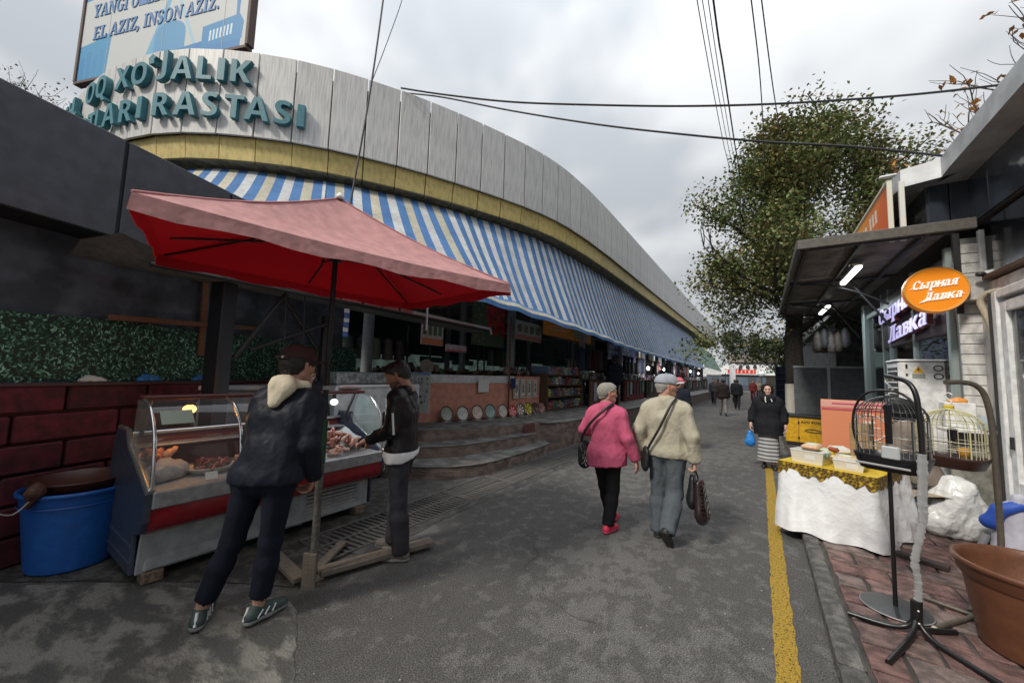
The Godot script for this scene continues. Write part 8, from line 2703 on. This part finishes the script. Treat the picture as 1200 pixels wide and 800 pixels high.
func figure(label: String, at: Vector3, yaw: float, scale_: float, j: Dictionary, o: Dictionary) -> Node3D:
	var p := thing("person", label, "person", at, yaw, o.get("group", ""))
	p.scale = Vector3.ONE * scale_
	var J := ST.duplicate()
	for k in j:
		J[k] = j[k]
	var cell: float = o.get("cell", 0.0125)
	var skin: Color = o.get("skin", Color(0.36, 0.20, 0.14))
	var skm := mk(Color(1, 1, 1), 0.5, {"vc": true, "spec": 0.4})
	# body
	var bm := MB.new()
	bm.col = skin
	var bb := bounds(J, ["pelvis", "neck", "sl", "sr", "el", "er", "wl", "wr", "hl", "hr", "kl", "kr", "al", "ar"], 0.14)
	var f := Field.new(bb[0], bb[1], cell * 1.15)
	torso(f, J, -0.012)
	for s in ["l", "r"]:
		arm(f, J, s, -0.004)
		leg(f, J, s, -0.008, -0.004)
	f.bone(J.neck - Vector3.UP * 0.02, J.neck.lerp(J.head, 0.4), 0.052, 0.052)
	f.build(bm)
	bm.col = skin
	var hb := head_basis(o)
	var far: bool = o.get("far", false)
	head(bm, J.head, hb, skin, 0.012 if far else 0.0058, o.get("beard", Color(0, 0, 0, 0)))
	bm.col = skin
	for s in ["l", "r"]:
		var w: Vector3 = J["w" + s]
		var fw: Vector3 = (w - J["e" + s]).normalized()
		var hd: Array = o.get("hand_" + s, [fw, V(1 if s == "l" else -1, 0, 0), 0.7])
		var hf: Vector3 = hd[0]
		# the thumb points ahead when the arm hangs down
		var pl: Vector3 = hd[1]
		var sd := hf.normalized().cross((pl - hf.normalized() * pl.dot(hf.normalized())).normalized())
		var tw: Vector3 = hd[3] if hd.size() > 3 else Vector3.FORWARD
		hand(bm, w, hf, pl, 1.0 if sd.dot(tw) > 0 else -1.0, hd[2], 0.008 if far else 0.0042)
	part("body", bm, skm, p)
	# trousers or skirt
	if o.has("trousers"):
		var tb := bounds(J, ["pelvis", "waist", "hl", "hr", "kl", "kr", "al", "ar"], 0.16)
		f = Field.new(tb[0], tb[1], cell)
		var g: float = o.get("loose", 0.012)
		f.bone(J.hl, J.hr, 0.112 + g * 0.6, 0.112 + g * 0.6, 1.08, ((J.hr - J.hl).normalized()).cross(Vector3.UP), 0.05)
		f.bone(J.pelvis, J.waist, 0.13, 0.125, 1.1, ((J.hr - J.hl).normalized()).cross(Vector3.UP), 0.05)
		for s in ["l", "r"]:
			leg(f, J, s, g, o.get("cuff", 0.022))
		f.cut(J.waist + Vector3.UP * 0.02, Vector3.UP)
		for s in ["l", "r"]:
			var dn: Vector3 = (J["a" + s] - J["k" + s]).normalized()
			var hemp: Vector3 = J["a" + s] - dn * o.get("hem", 0.03)
			# open cuff: stop the cloth at the ankle of that leg only
			f.bone(hemp + dn * 0.075, hemp + dn * 0.12, 0.075, 0.09, 1.0, Vector3.FORWARD, 0.004, true)
		var tm := MB.new()
		f.build(tm, cloth_noise, o.get("crease", 0.016))
		part("trousers", tm, o.trousers, p)
	if o.has("skirt"):
		var sm := MB.new()
		var rows := []
		for i in 22:
			var y := 0.16 + 0.80 * i / 21.0
			var ring := PackedVector3Array()
			for a in 28:
				var t := TAU * a / 28.0
				var r: float = lerpf(0.205, 0.17, i / 21.0) + 0.012 * sin(t * 6.0) * (1.0 - i / 21.0)
				ring.append(V(cos(t) * r, y, -sin(t) * r * 0.82))
			rows.append(ring)
		var cs := []
		for i in 22:
			cs.append(Color(0.03, 0.03, 0.035) if i % 2 else Color(0.52, 0.52, 0.52))
		sm.patch(rows, true, cs)
		part("skirt", sm, o.skirt, p)
	# jacket
	var g2: float = o.get("bulk", 0.030)
	var jb := bounds(J, ["pelvis", "neck", "sl", "sr", "el", "er", "wl", "wr"], 0.18)
	var hem_y: float = o.get("jacket_hem", 0.90)
	if true:
		var fa := Field.new(jb[0], jb[1], cell)
		torso(fa, J, g2)
		if o.has("flare"):
			var fl: float = o.flare
			fa.bone(J.pelvis + V(-0.05, -0.08, 0), J.pelvis + V(0.05, -0.08, 0), 0.14 + fl, 0.14 + fl, 1.1, Vector3.FORWARD, 0.06)
			fa.bone(J.pelvis + V(-0.04, -0.24, 0), J.pelvis + V(0.04, -0.24, 0), 0.15 + fl, 0.15 + fl, 1.1, Vector3.FORWARD, 0.06)
		fa.bone(J.neck - Vector3.UP * 0.02, J.neck + (J.head - J.neck) * 0.28, 0.070, 0.068, 1.0, Vector3.FORWARD, 0.03)
		fa.cut(V(0, hem_y, 0), Vector3.DOWN + o.get("hem_tilt", Vector3.ZERO))
		fa.cut(J.neck + (J.head - J.neck) * 0.36, (J.head - J.neck).normalized())
		for s in ["l", "r"]:
			arm(fa, J, s, o.get("sleeve", 0.020), o.get("cuff_at", 0.93), 0.025)
			var wv: Vector3 = (J["w" + s] - J["e" + s]).normalized()
			fa.bone(J["w" + s] + wv * 0.05, J["w" + s] + wv * 0.09, 0.055, 0.07, 1.0, Vector3.FORWARD, 0.004, true)
		f = fa
	var jm := MB.new()
	f.build(jm, cloth_noise, o.get("wrinkle", 0.018))
	part(o.get("top_name", "jacket"), jm, o.jacket, p)
	# shoes
	if o.has("shoes"):
		for s in ["l", "r"]:
			shoe(p, J["a" + s], J["t" + s], o.shoes, o.get("soles", o.shoes), o.get("accent"), o.get("lift_" + s, 0.0))
	# hair
	if o.has("hair"):
		var cuts: Array = o.get("hairline", [[V(0, 0.060, -0.075), V(0, -0.75, -0.62)], [V(0, -0.062, 0.06), V(0, -1, -0.1)]])
		part("hair", hair_cap(J.head, hb, o.get("hair_grow", 0.011), cuts, 0.012 if far else 0.006), o.hair, p)
	return p

func trim(p: Node3D, at: Vector3, r: float, h: float, m: Material, called: String) -> void:
	var rows := []
	for q in [[r * 1.06, -h * 1.2], [r * 1.12, -h], [r * 1.02, h], [r * 0.94, h * 1.1], [r * 0.90, 0.0]]:
		var ring := PackedVector3Array()
		for k in 24:
			var a := TAU * k / 24.0
			ring.append(at + V(cos(a) * q[0], q[1] + 0.012 * sin(a), -sin(a) * q[0] * 0.95))
		rows.append(ring)
	part(called, MB.new().patch(rows, true), m, p)

func strap(p: Node3D, pts: Array, m: Material, w := 0.016) -> void:
	var rr := []
	part("bag_strap", MB.new().tube(spline(pts, 5), w, 8), m, p)

func soft_bag(p: Node3D, called: String, a: Vector3, b: Vector3, ra: float, rb: float, flat: float, fd: Vector3, m: Material, amp := 0.006) -> void:
	var f := Field.new(a.min(b) - Vector3.ONE * (maxf(ra, rb) + 0.03), a.max(b) + Vector3.ONE * (maxf(ra, rb) + 0.03), 0.012)
	f.bone(a, b, ra, rb, flat, fd)
	var mb := MB.new()
	f.build(mb, cloth_noise, amp)
	part(called, mb, m, p)

func cloth(c: Color, rough := 0.85, o := {}) -> StandardMaterial3D:
	var q := {"bump": T.wrinkle, "s": Vector3(1.1, 0.8, 1.1), "bh": 0.4, "spec": 0.28}
	q.merge(o, true)
	return mk(c, rough, q)

func people() -> void:
	var black := cloth(Color(0.012, 0.013, 0.016))
	var dark := mk(Color(0.012, 0.012, 0.013), 0.5)
	# 1 the customer in a navy jacket, seen from behind
	var p := figure("man in a navy jacket with cream hood and brown cap at the meat counter", V(-2.89, 0.006, -1.21), 0.56, 1.03,
		{"pelvis": V(0.13, 0.94, 0.05), "waist": V(0.155, 1.06, 0.03), "chest": V(0.17, 1.27, -0.02), "neck": V(0.19, 1.46, -0.06), "head": V(0.205, 1.625, -0.10), "sl": V(0.040, 1.38, -0.03), "sr": V(0.335, 1.38, -0.05), "el": V(-0.01, 1.13, -0.03), "er": V(0.375, 1.11, 0.0), "wl": V(0.05, 0.96, -0.18), "wr": V(0.36, 0.88, -0.12),
		"hl": V(0.035, 0.91, 0.04), "hr": V(0.225, 0.92, 0.04), "kl": V(-0.06, 0.50, 0.03), "kr": V(0.17, 0.50, -0.0), "al": V(-0.20, 0.095, 0.06), "ar": V(0.115, 0.095, -0.01), "tl": V(-0.27, 0.03, -0.10), "tr": V(0.19, 0.03, -0.16)},
		{"skin": Color(0.40, 0.235, 0.17), "jacket": cloth(Color(0.0105, 0.0125, 0.020), 0.55, {"rim": 0.1}), "trousers": cloth(Color(0.008, 0.010, 0.018), 0.9), "shoes": mk(Color(0.035, 0.055, 0.055), 0.6), "soles": mk(Color(0.16, 0.165, 0.16), 0.7), "accent": mk(Color(0.62, 0.63, 0.62), 0.5), "jacket_hem": 0.885, "bulk": 0.024, "sleeve": 0.022, "hem": 0.085, "cuff": 0.018, "loose": 0.006, "crease": 0.010, "wrinkle": 0.024, "look": -0.35, "nod": -0.12, "hair": mk(Color(0.012, 0.009, 0.008), 0.6), "hairline": [[V(0, 0.02, -0.07), V(0, -0.5, -0.9)], [V(0, -0.062, 0.06), V(0, -1, -0.1)]],
		"hand_l": [V(0.5, -0.6, -0.4), V(0.6, 0, 0.5), 0.9], "hand_r": [V(-0.45, -0.8, -0.3), V(-0.6, 0, 0.4), 0.9]})
	var hb := Basis.from_euler(V(-0.12, -0.35, 0))
	var hc := V(0.205, 1.625, -0.10)
	cap(p, hc, hb, mk(Color(0.055, 0.022, 0.018), 0.9, {"bump": T.fine, "bh": 0.3, "s": 6.0}), mk(Color(0.055, 0.022, 0.018), 0.9), true)
	var f := Field.new(V(-0.02, 1.30, -0.16), V(0.40, 1.62, 0.24), 0.009)
	f.bone(V(0.10, 1.50, -0.06), V(0.19, 1.515, 0.035), 0.034, 0.042, 1.0, Vector3.FORWARD, 0.04)
	f.bone(V(0.19, 1.515, 0.035), V(0.29, 1.495, -0.06), 0.042, 0.034, 1.0, Vector3.FORWARD, 0.04)
	f.bone(V(0.155, 1.49, 0.06), V(0.165, 1.385, 0.085), 0.05, 0.022, 1.5, Vector3.BACK, 0.05)
	f.bone(V(0.23, 1.49, 0.05), V(0.18, 1.39, 0.085), 0.05, 0.022, 1.5, Vector3.BACK, 0.05)
	var mb := MB.new()
	f.build(mb, cloth_noise, 0.022)
	part("hood", mb, cloth(Color(0.56, 0.50, 0.38), 0.9), p)

	# 2 the customer in a black leather jacket
	p = figure("man in black leather jacket and grey jeans looking down into the counter", V(-2.80, 0.006, -2.42), 2.1, 1.0,
		{"neck": V(0, 1.46, -0.035), "head": V(0.0, 1.615, -0.085), "chest": V(0, 1.27, -0.01), "sl": V(-0.18, 1.405, -0.01), "sr": V(0.18, 1.405, -0.02), "el": V(-0.235, 1.14, -0.03), "er": V(0.22, 1.14, -0.02), "wl": V(-0.16, 1.04, -0.25), "wr": V(0.10, 1.02, -0.25), "al": V(-0.10, 0.085, 0.07), "ar": V(0.11, 0.085, -0.07), "kl": V(-0.10, 0.50, 0.03), "kr": V(0.10, 0.50, -0.06), "tl": V(-0.12, 0.03, -0.12), "tr": V(0.14, 0.03, -0.26)},
		{"skin": Color(0.34, 0.185, 0.125), "jacket": cloth(Color(0.013, 0.0125, 0.014), 0.36, {"coat": 0.15, "rim": 0.0}), "trousers": cloth(Color(0.030, 0.030, 0.036), 0.9), "shoes": mk(Color(0.10, 0.092, 0.08), 0.85), "soles": mk(Color(0.17, 0.165, 0.155), 0.8), "jacket_hem": 0.93, "bulk": 0.026, "sleeve": 0.018, "loose": 0.012, "cuff": 0.032, "hem": 0.01, "crease": 0.022, "nod": -0.45, "look": 0.15, "hair": mk(Color(0.010, 0.009, 0.009), 0.5), "beard": Color(0.03, 0.025, 0.02, 0.55),
		"hand_l": [V(0.35, -0.3, -0.9), V(0.3, -0.9, 0.2), 0.6, V(1, 0, 0)], "hand_r": [V(-0.25, -0.35, -0.9), V(-0.3, -0.9, 0.2), 0.6, V(-1, 0, 0)]})
	f = Field.new(V(-0.26, 0.82, -0.24), V(0.26, 1.0, 0.24), 0.011)
	f.bone(V(-0.085, 0.91, 0.0), V(0.085, 0.91, 0.0), 0.142, 0.142, 1.1, Vector3.FORWARD)
	f.cut(V(0, 0.945, 0), Vector3.UP)
	f.cut(V(0, 0.865, 0), V(0.1, -1, 0.1))
	mb = MB.new()
	f.build(mb, cloth_noise, 0.02)
	part("shirt_hem", mb, cloth(Color(0.66, 0.66, 0.68)), p)
	part("sleeve_stripe", MB.new().tube([V(-0.315, 1.30, 0.01), V(-0.318, 1.12, 0.03)], 0.010, 6), mk(Color(0.6, 0.6, 0.6), 0.5), p)
	part("chest_patch", MB.new().box(V(-0.05, 1.20, -0.165), V(0.10, 0.16, 0.01), 0.004), mk(Color(0.5, 0.5, 0.52), 0.6), p)
	f = Field.new(V(-0.16, 1.40, -0.2), V(0.16, 1.58, 0.16), 0.009)
	f.bone(V(-0.05, 1.475, 0.02), V(0.05, 1.475, 0.02), 0.058, 0.058)
	f.bone(V(-0.07, 1.46, -0.04), V(0.07, 1.46, -0.04), 0.03, 0.03)
	mb = MB.new()
	f.build(mb)
	part("collar", mb, cloth(Color(0.012, 0.012, 0.013), 0.4), p)

	# 3 elderly woman in a pink jacket
	var pink := cloth(Color(0.43, 0.085, 0.155), 0.9, {})
	p = figure("elderly woman with short grey hair in a pink jacket walking away", V(-1.45, 0.004, -4.16), -0.10, 0.905,
		{"wl": V(-0.10, 1.10, -0.26), "el": V(-0.30, 1.16, 0.02), "er": V(0.275, 1.12, 0.03), "wr": V(0.335, 0.88, -0.06), "kl": V(-0.075, 0.50, -0.10), "al": V(-0.05, 0.10, -0.26), "tl": V(-0.05, 0.03, -0.45), "kr": V(0.075, 0.49, -0.02), "ar": V(0.055, 0.09, 0.06), "tr": V(0.085, 0.03, -0.13)},
		{"skin": Color(0.44, 0.25, 0.19), "jacket": pink, "trousers": cloth(Color(0.010, 0.010, 0.012), 0.9), "shoes": mk(Color(0.62, 0.03, 0.08), 0.6), "soles": mk(Color(0.55, 0.05, 0.12), 0.6), "jacket_hem": 0.765, "flare": 0.05, "bulk": 0.036, "sleeve": 0.026, "loose": 0.014, "cuff": 0.03, "wrinkle": 0.022, "look": -0.8, "hair": mk(Color(0.26, 0.24, 0.21), 0.8, {"bump": T.fine, "s": 7.0, "bh": 0.25}), "hem_tilt": V(0.12, 0, 0),
		"hand_r": [V(0.25, -0.95, -0.1), V(-1, 0, 0), 0.5]})
	trim(p, V(0, 1.475, 0.012), 0.082, 0.020, cloth(Color(0.36, 0.07, 0.13), 0.9), "collar")
	strap(p, [V(0.11, 1.525, 0.06), V(0.02, 1.43, 0.165), V(-0.14, 1.26, 0.19), V(-0.27, 1.08, 0.13), V(-0.30, 0.95, 0.08)], dark, 0.017)
	soft_bag(p, "shoulder_bag", V(-0.275, 0.93, 0.06), V(-0.275, 0.80, 0.03), 0.105, 0.12, 2.4, V(1, 0, 0.3).normalized(), dark)

	# 4 elderly man in a cream jacket
	var cream := cloth(Color(0.36, 0.335, 0.26), 0.8)
	p = figure("elderly man in a cream jacket and grey cap carrying dark bags", V(-0.86, 0.004, -4.36), -0.06, 0.965,
		{"sl": V(-0.185, 1.372, 0.01), "sr": V(0.185, 1.368, 0.01), "el": V(-0.285, 1.14, 0.04), "er": V(0.275, 1.12, 0.05), "wl": V(-0.285, 0.90, -0.02), "wr": V(0.29, 0.87, 0.02), "kl": V(-0.095, 0.50, -0.04), "al": V(-0.09, 0.085, 0.0), "tl": V(-0.11, 0.03, -0.18), "kr": V(0.085, 0.50, 0.02), "ar": V(0.075, 0.17, 0.25), "tr": V(0.085, 0.015, 0.13)},
		{"skin": Color(0.46, 0.26, 0.19), "jacket": cream, "trousers": cloth(Color(0.075, 0.088, 0.10), 0.9), "shoes": dark, "soles": mk(Color(0.02, 0.02, 0.02), 0.7), "jacket_hem": 0.875, "bulk": 0.040, "sleeve": 0.029, "loose": 0.024, "cuff": 0.042, "hem": 0.005, "crease": 0.024, "wrinkle": 0.026, "look": -0.95, "hair": mk(Color(0.30, 0.29, 0.27), 0.8), "hair_grow": 0.004, "lift_r": 1.0,
		"hand_l": [V(-0.05, -1, -0.1), V(1, 0, 0), 0.45], "hand_r": [V(0.05, -1, 0), V(-1, 0, 0), 1.35]})
	cap(p, V(0, 1.635, -0.015), Basis.from_euler(V(0, -0.95, 0)), mk(Color(0.30, 0.32, 0.36), 0.9, {"bump": T.fine, "bh": 0.2, "s": 6.0}), mk(Color(0.58, 0.57, 0.55), 0.8), false)
	trim(p, V(0, 1.48, 0.012), 0.084, 0.022, cream, "collar")
	strap(p, [V(0.12, 1.52, 0.06), V(0.08, 1.43, 0.165), V(-0.02, 1.20, 0.20), V(-0.13, 1.0, 0.18), V(-0.17, 0.92, 0.15)], dark, 0.013)
	soft_bag(p, "shoulder_bag", V(-0.185, 0.90, 0.13), V(-0.20, 0.78, 0.12), 0.075, 0.085, 2.2, V(1, 0, -0.6).normalized(), dark, 0.012)
	part("cuff_band", MB.new().tube([V(-0.286, 0.925, -0.012), V(-0.286, 0.89, -0.022)], 0.049, 14), dark, p)
	soft_bag(p, "carrier_bag", V(0.335, 0.62, 0.02), V(0.36, 0.36, 0.03), 0.075, 0.125, 1.9, V(1, 0, 0.2).normalized(), mk(Color(0.020, 0.010, 0.012), 0.3, {"coat": 0.3}), 0.014)
	soft_bag(p, "carrier_bag", V(0.26, 0.66, 0.0), V(0.255, 0.47, 0.0), 0.065, 0.11, 2.0, V(1, 0, -0.2).normalized(), mk(Color(0.010, 0.012, 0.015), 0.4), 0.01)
	part("bag_handle", MB.new().tube(spline([V(0.30, 0.66, 0.07), V(0.295, 0.77, 0.02), V(0.31, 0.66, -0.06)], 5), 0.008, 6), dark, p)

	# 5 woman in black walking towards us
	p = figure("woman in a black headscarf and black top with a striped skirt walking towards the camera", V(0.10, 0.004, -9.0), PI + 0.05, 0.915,
		{"el": V(-0.275, 1.14, 0.03), "er": V(0.275, 1.14, 0.03), "wl": V(-0.30, 0.90, -0.05), "wr": V(0.315, 0.90, -0.05), "al": V(-0.08, 0.085, -0.06), "tl": V(-0.1, 0.03, -0.24), "ar": V(0.08, 0.085, 0.06), "tr": V(0.1, 0.03, -0.12)},
		{"skin": Color(0.50, 0.30, 0.23), "jacket": black, "skirt": mk(Color(1, 1, 1), 0.9, {"vc": true}), "shoes": dark, "jacket_hem": 0.60, "flare": 0.065, "bulk": 0.055, "sleeve": 0.04, "cuff_at": 0.6, "top_name": "top", "hair": black, "hairline": [[V(0, 0.072, -0.07), V(0, -0.35, -1.0)]]})
	f = Field.new(V(-0.22, 1.33, -0.2), V(0.22, 1.80, 0.2), 0.011)
	f.bone(V(0, 1.67, 0.03), V(0, 1.66, 0.0), 0.108, 0.108)
	f.bone(V(0, 1.60, 0.02), V(0, 1.47, 0.0), 0.095, 0.105, 1.0, Vector3.FORWARD, 0.05)
	f.bone(V(-0.05, 1.45, -0.05), V(0.05, 1.45, -0.05), 0.10, 0.10, 1.0, Vector3.FORWARD, 0.05)
	f.bone(V(0, 1.625, -0.15), V(0, 1.655, -0.14), 0.068, 0.062, 1.0, Vector3.FORWARD, 0.02, true)
	mb = MB.new()
	f.build(mb, cloth_noise, 0.015)
	part("headscarf", mb, black, p)
	part("scarf_edge", MB.new().tube(spline([V(0.045, 1.50, -0.145), V(0.05, 1.44, -0.17), V(0.04, 1.38, -0.18)], 4), 0.012, 6).tube(spline([V(-0.05, 1.46, -0.155), V(-0.07, 1.40, -0.175)], 4), 0.010, 6), mk(Color(0.5, 0.5, 0.46), 0.8), p)
	soft_bag(p, "blue_bag", V(0.33, 0.70, -0.05), V(0.33, 0.52, -0.05), 0.05, 0.105, 1.8, V(0, 0, 1), mk(Color(0.02, 0.20, 0.55), 0.35, {"back": Color(0.02, 0.1, 0.25)}), 0.02)
	part("bag_handle", MB.new().tube([V(0.32, 0.86, -0.07), V(0.33, 0.72, -0.05)], 0.010, 6), mk(Color(0.02, 0.20, 0.5), 0.4), p)

	# 6 seated vendor behind the cages
	p = figure("woman in a black hood and taupe coat seated on the stool behind the cages", V(1.52, 0.07, -6.30), 1.25, 1.0,
		{"pelvis": V(0, 0.62, 0.0), "waist": V(0, 0.75, -0.02), "chest": V(0, 0.96, -0.07), "neck": V(0, 1.14, -0.11), "head": V(0, 1.285, -0.17), "sl": V(-0.18, 1.09, -0.09), "sr": V(0.18, 1.09, -0.09), "el": V(-0.24, 0.85, -0.16), "er": V(0.24, 0.85, -0.16), "wl": V(-0.10, 0.78, -0.36), "wr": V(0.10, 0.78, -0.36),
		"hl": V(-0.09, 0.60, -0.02), "hr": V(0.09, 0.60, -0.02), "kl": V(-0.12, 0.62, -0.42), "kr": V(0.12, 0.62, -0.42), "al": V(-0.12, 0.24, -0.40), "ar": V(0.12, 0.24, -0.40), "tl": V(-0.13, 0.19, -0.58), "tr": V(0.13, 0.19, -0.58)},
		{"skin": Color(0.42, 0.25, 0.19), "jacket": cloth(Color(0.20, 0.165, 0.14)), "trousers": cloth(Color(0.22, 0.28, 0.34)), "shoes": dark, "jacket_hem": 0.52, "flare": 0.05, "bulk": 0.05, "sleeve": 0.036, "top_name": "coat", "nod": -0.45, "hair": mk(Color(0.01, 0.01, 0.011), 0.7), "hand_l": [V(0.4, -0.4, -0.8), V(0.4, -0.8, 0), 0.8, V(1, 0, 0)], "hand_r": [V(-0.4, -0.4, -0.8), V(-0.4, -0.8, 0), 0.8, V(-1, 0, 0)]})
	f = Field.new(V(-0.2, 1.02, -0.34), V(0.2, 1.46, 0.1), 0.011)
	f.bone(V(0, 1.32, -0.12), V(0, 1.31, -0.16), 0.112, 0.108)
	f.bone(V(0, 1.25, -0.11), V(0, 1.12, -0.09), 0.10, 0.10, 1.0, Vector3.FORWARD, 0.05)
	f.bone(V(0, 1.25, -0.31), V(0, 1.29, -0.29), 0.075, 0.068, 1.0, Vector3.FORWARD, 0.02, true)
	mb = MB.new()
	f.build(mb, cloth_noise, 0.014)
	part("hood", mb, cloth(Color(0.010, 0.010, 0.012), 0.8), p)

	# 7 vendor in the dark behind the counter
	figure("dark-haired vendor in black leaning over from behind the meat counter", V(-5.05, 0.006, -2.62), -1.75, 1.0,
		{"pelvis": V(0, 0.94, 0.05), "waist": V(0, 1.06, 0.03), "chest": V(0, 1.26, -0.06), "neck": V(0, 1.43, -0.15), "head": V(0, 1.57, -0.23), "sl": V(-0.185, 1.385, -0.12), "sr": V(0.185, 1.385, -0.12), "el": V(-0.25, 1.12, -0.16), "er": V(0.25, 1.12, -0.16), "wl": V(-0.2, 1.02, -0.38), "wr": V(0.2, 1.02, -0.38)},
		{"skin": Color(0.24, 0.13, 0.09), "jacket": black, "trousers": black, "shoes": dark, "nod": -0.4, "hair": mk(Color(0.008, 0.007, 0.007), 0.6), "hand_l": [V(0.2, -0.5, -0.8), V(0.4, -0.8, 0), 0.7, V(1, 0, 0)], "hand_r": [V(-0.2, -0.5, -0.8), V(-0.4, -0.8, 0), 0.7, V(-1, 0, 0)]})

	# 8 big dark figure by the stalls on the platform
	figure("broad man in a dark navy jacket standing with his back turned by the towel stall", V(-4.35, 0.606, -13.2), 0.9, 1.0, {}, {"cell": 0.02, "skin": Color(0.2, 0.12, 0.09), "jacket": cloth(Color(0.007, 0.008, 0.015)), "trousers": black, "shoes": dark, "bulk": 0.08, "sleeve": 0.045, "hair": mk(Color(0.012, 0.01, 0.01), 0.7), "far": true, "jacket_hem": 0.8})
	# 9 walker in a pink cap beyond the man in cream
	p = figure("person in a pink cap and dark coat walking beyond the man in cream", V(-1.62, 0.004, -9.6), -0.2, 0.95, {"kl": V(-0.09, 0.5, -0.12), "al": V(-0.09, 0.1, -0.22), "tl": V(-0.1, 0.03, -0.4), "kr": V(0.09, 0.5, 0.05), "ar": V(0.09, 0.1, 0.25), "tr": V(0.1, 0.03, 0.08)},
		{"cell": 0.02, "skin": Color(0.36, 0.2, 0.15), "jacket": cloth(Color(0.012, 0.014, 0.022)), "trousers": black, "shoes": dark, "bulk": 0.05, "sleeve": 0.035, "hair": mk(Color(0.02, 0.015, 0.012), 0.7), "far": true, "jacket_hem": 0.75, "look": -0.6})
	cap(p, V(0, 1.635, -0.015), Basis.from_euler(V(0, -0.6, 0)), mk(Color(0.50, 0.12, 0.15), 0.9), mk(Color(0.50, 0.12, 0.15), 0.9), false)
	# 10 walkers far down the street
	var walk := {"kl": V(-0.09, 0.5, -0.14), "al": V(-0.09, 0.1, -0.24), "tl": V(-0.1, 0.03, -0.42), "kr": V(0.09, 0.5, 0.05), "ar": V(0.09, 0.12, 0.27), "tr": V(0.1, 0.03, 0.1)}
	var list := [[-1.50, -20.3, 0.15, Color(0.020, 0.016, 0.016), Color(0.16, 0.155, 0.145), "far walker in a dark jacket and pale trousers, nearest of those down the street"], [-1.15, -25.0, 0.0, Color(0.010, 0.011, 0.016), Color(0.012, 0.012, 0.016), "far walker all in black left of the pennant"], [-1.6, -32.0, 0.1, Color(0.010, 0.010, 0.014), Color(0.010, 0.010, 0.012), "far walker in black carrying a bag in the middle of the street"], [-0.55, -36.0, PI, Color(0.10, 0.018, 0.020), Color(0.06, 0.012, 0.016), "far walker in a dark red coat near the globe lamp"], [-2.7, -29.0, PI, Color(0.05, 0.05, 0.06), Color(0.03, 0.03, 0.04), "far walker in grey beside the stalls"], [-3.1, -37.0, 0.3, Color(0.12, 0.05, 0.04), Color(0.03, 0.03, 0.03), "far walker in rust brown beside the stalls"], [-0.2, -40.0, PI, Color(0.2, 0.17, 0.13), Color(0.03, 0.03, 0.03), "far walker in a tan coat at the end of the street"], [-4.4, -21.0, 1.2, Color(0.02, 0.02, 0.03), Color(0.02, 0.02, 0.02), "dark shopper standing on the platform under the bulbs"], [-4.3, -26.5, 1.4, Color(0.08, 0.03, 0.03), Color(0.02, 0.02, 0.02), "shopper in dull red standing on the platform farther along"]]
	for q in list:
		var onp: bool = q[0] < -4.0
		figure(q[5], V(q[0], 0.606 if onp else 0.004, q[1]), q[2], 0.97, {} if onp else walk, {"cell": 0.026, "far": true, "skin": Color(0.34, 0.19, 0.14), "jacket": cloth(q[3]), "trousers": cloth(q[4]), "shoes": dark, "bulk": 0.045, "sleeve": 0.03, "hair": mk(Color(0.012, 0.01, 0.01), 0.7), "jacket_hem": 0.82})

func cap(p: Node3D, hc: Vector3, hb: Basis, m: Material, brimm: Material, strap_back: bool) -> void:
	var f := Field.new(V(-0.14, -0.03, -0.2), V(0.14, 0.18, 0.16), 0.0075)
	f.bone(V(0, 0.045, 0.036), V(0, 0.050, -0.022), 0.104, 0.100, 1.1, Vector3.RIGHT, 0.02)
	f.cut(V(0, 0.038, 0.0), V(0, -1, 0.06).normalized())
	if strap_back:
		f.bone(V(0, 0.025, 0.10), V(0, 0.03, 0.20), 0.042, 0.042, 1.0, Vector3.RIGHT, 0.008, true)
	var mb := MB.new()
	f.build(mb)
	var c := part("cap", mb, m, p)
	c.transform = Transform3D(hb, hc)
	f = Field.new(V(-0.12, 0.0, -0.22), V(0.12, 0.09, 0.0), 0.008)
	f.bone(V(0, 0.045, -0.09), V(0, 0.035, -0.135), 0.078, 0.062, 1.0, Vector3.RIGHT)
	f.cut(V(0, 0.050, -0.1), V(0, 1, 0.12).normalized())
	f.cut(V(0, 0.036, -0.1), V(0, -1, -0.12).normalized())
	mb = MB.new()
	f.build(mb)
	part("brim", mb, brimm, c)
	part("button", MB.new().ball(V(0, 0.152, 0.006), V(0.012, 0.008, 0.012), 8), m, c)
	if strap_back:
		part("strap", MB.new().tube(spline([V(-0.055, 0.042, 0.128), V(0, 0.040, 0.146), V(0.055, 0.042, 0.128)], 4), 0.008, 6), m, c)
		part("buckle", MB.new().box(V(0.018, 0.042, 0.150), V(0.018, 0.016, 0.006), 0.002), mk(Color(0.6, 0.55, 0.45), 0.3, {"metal": 0.6}), c)
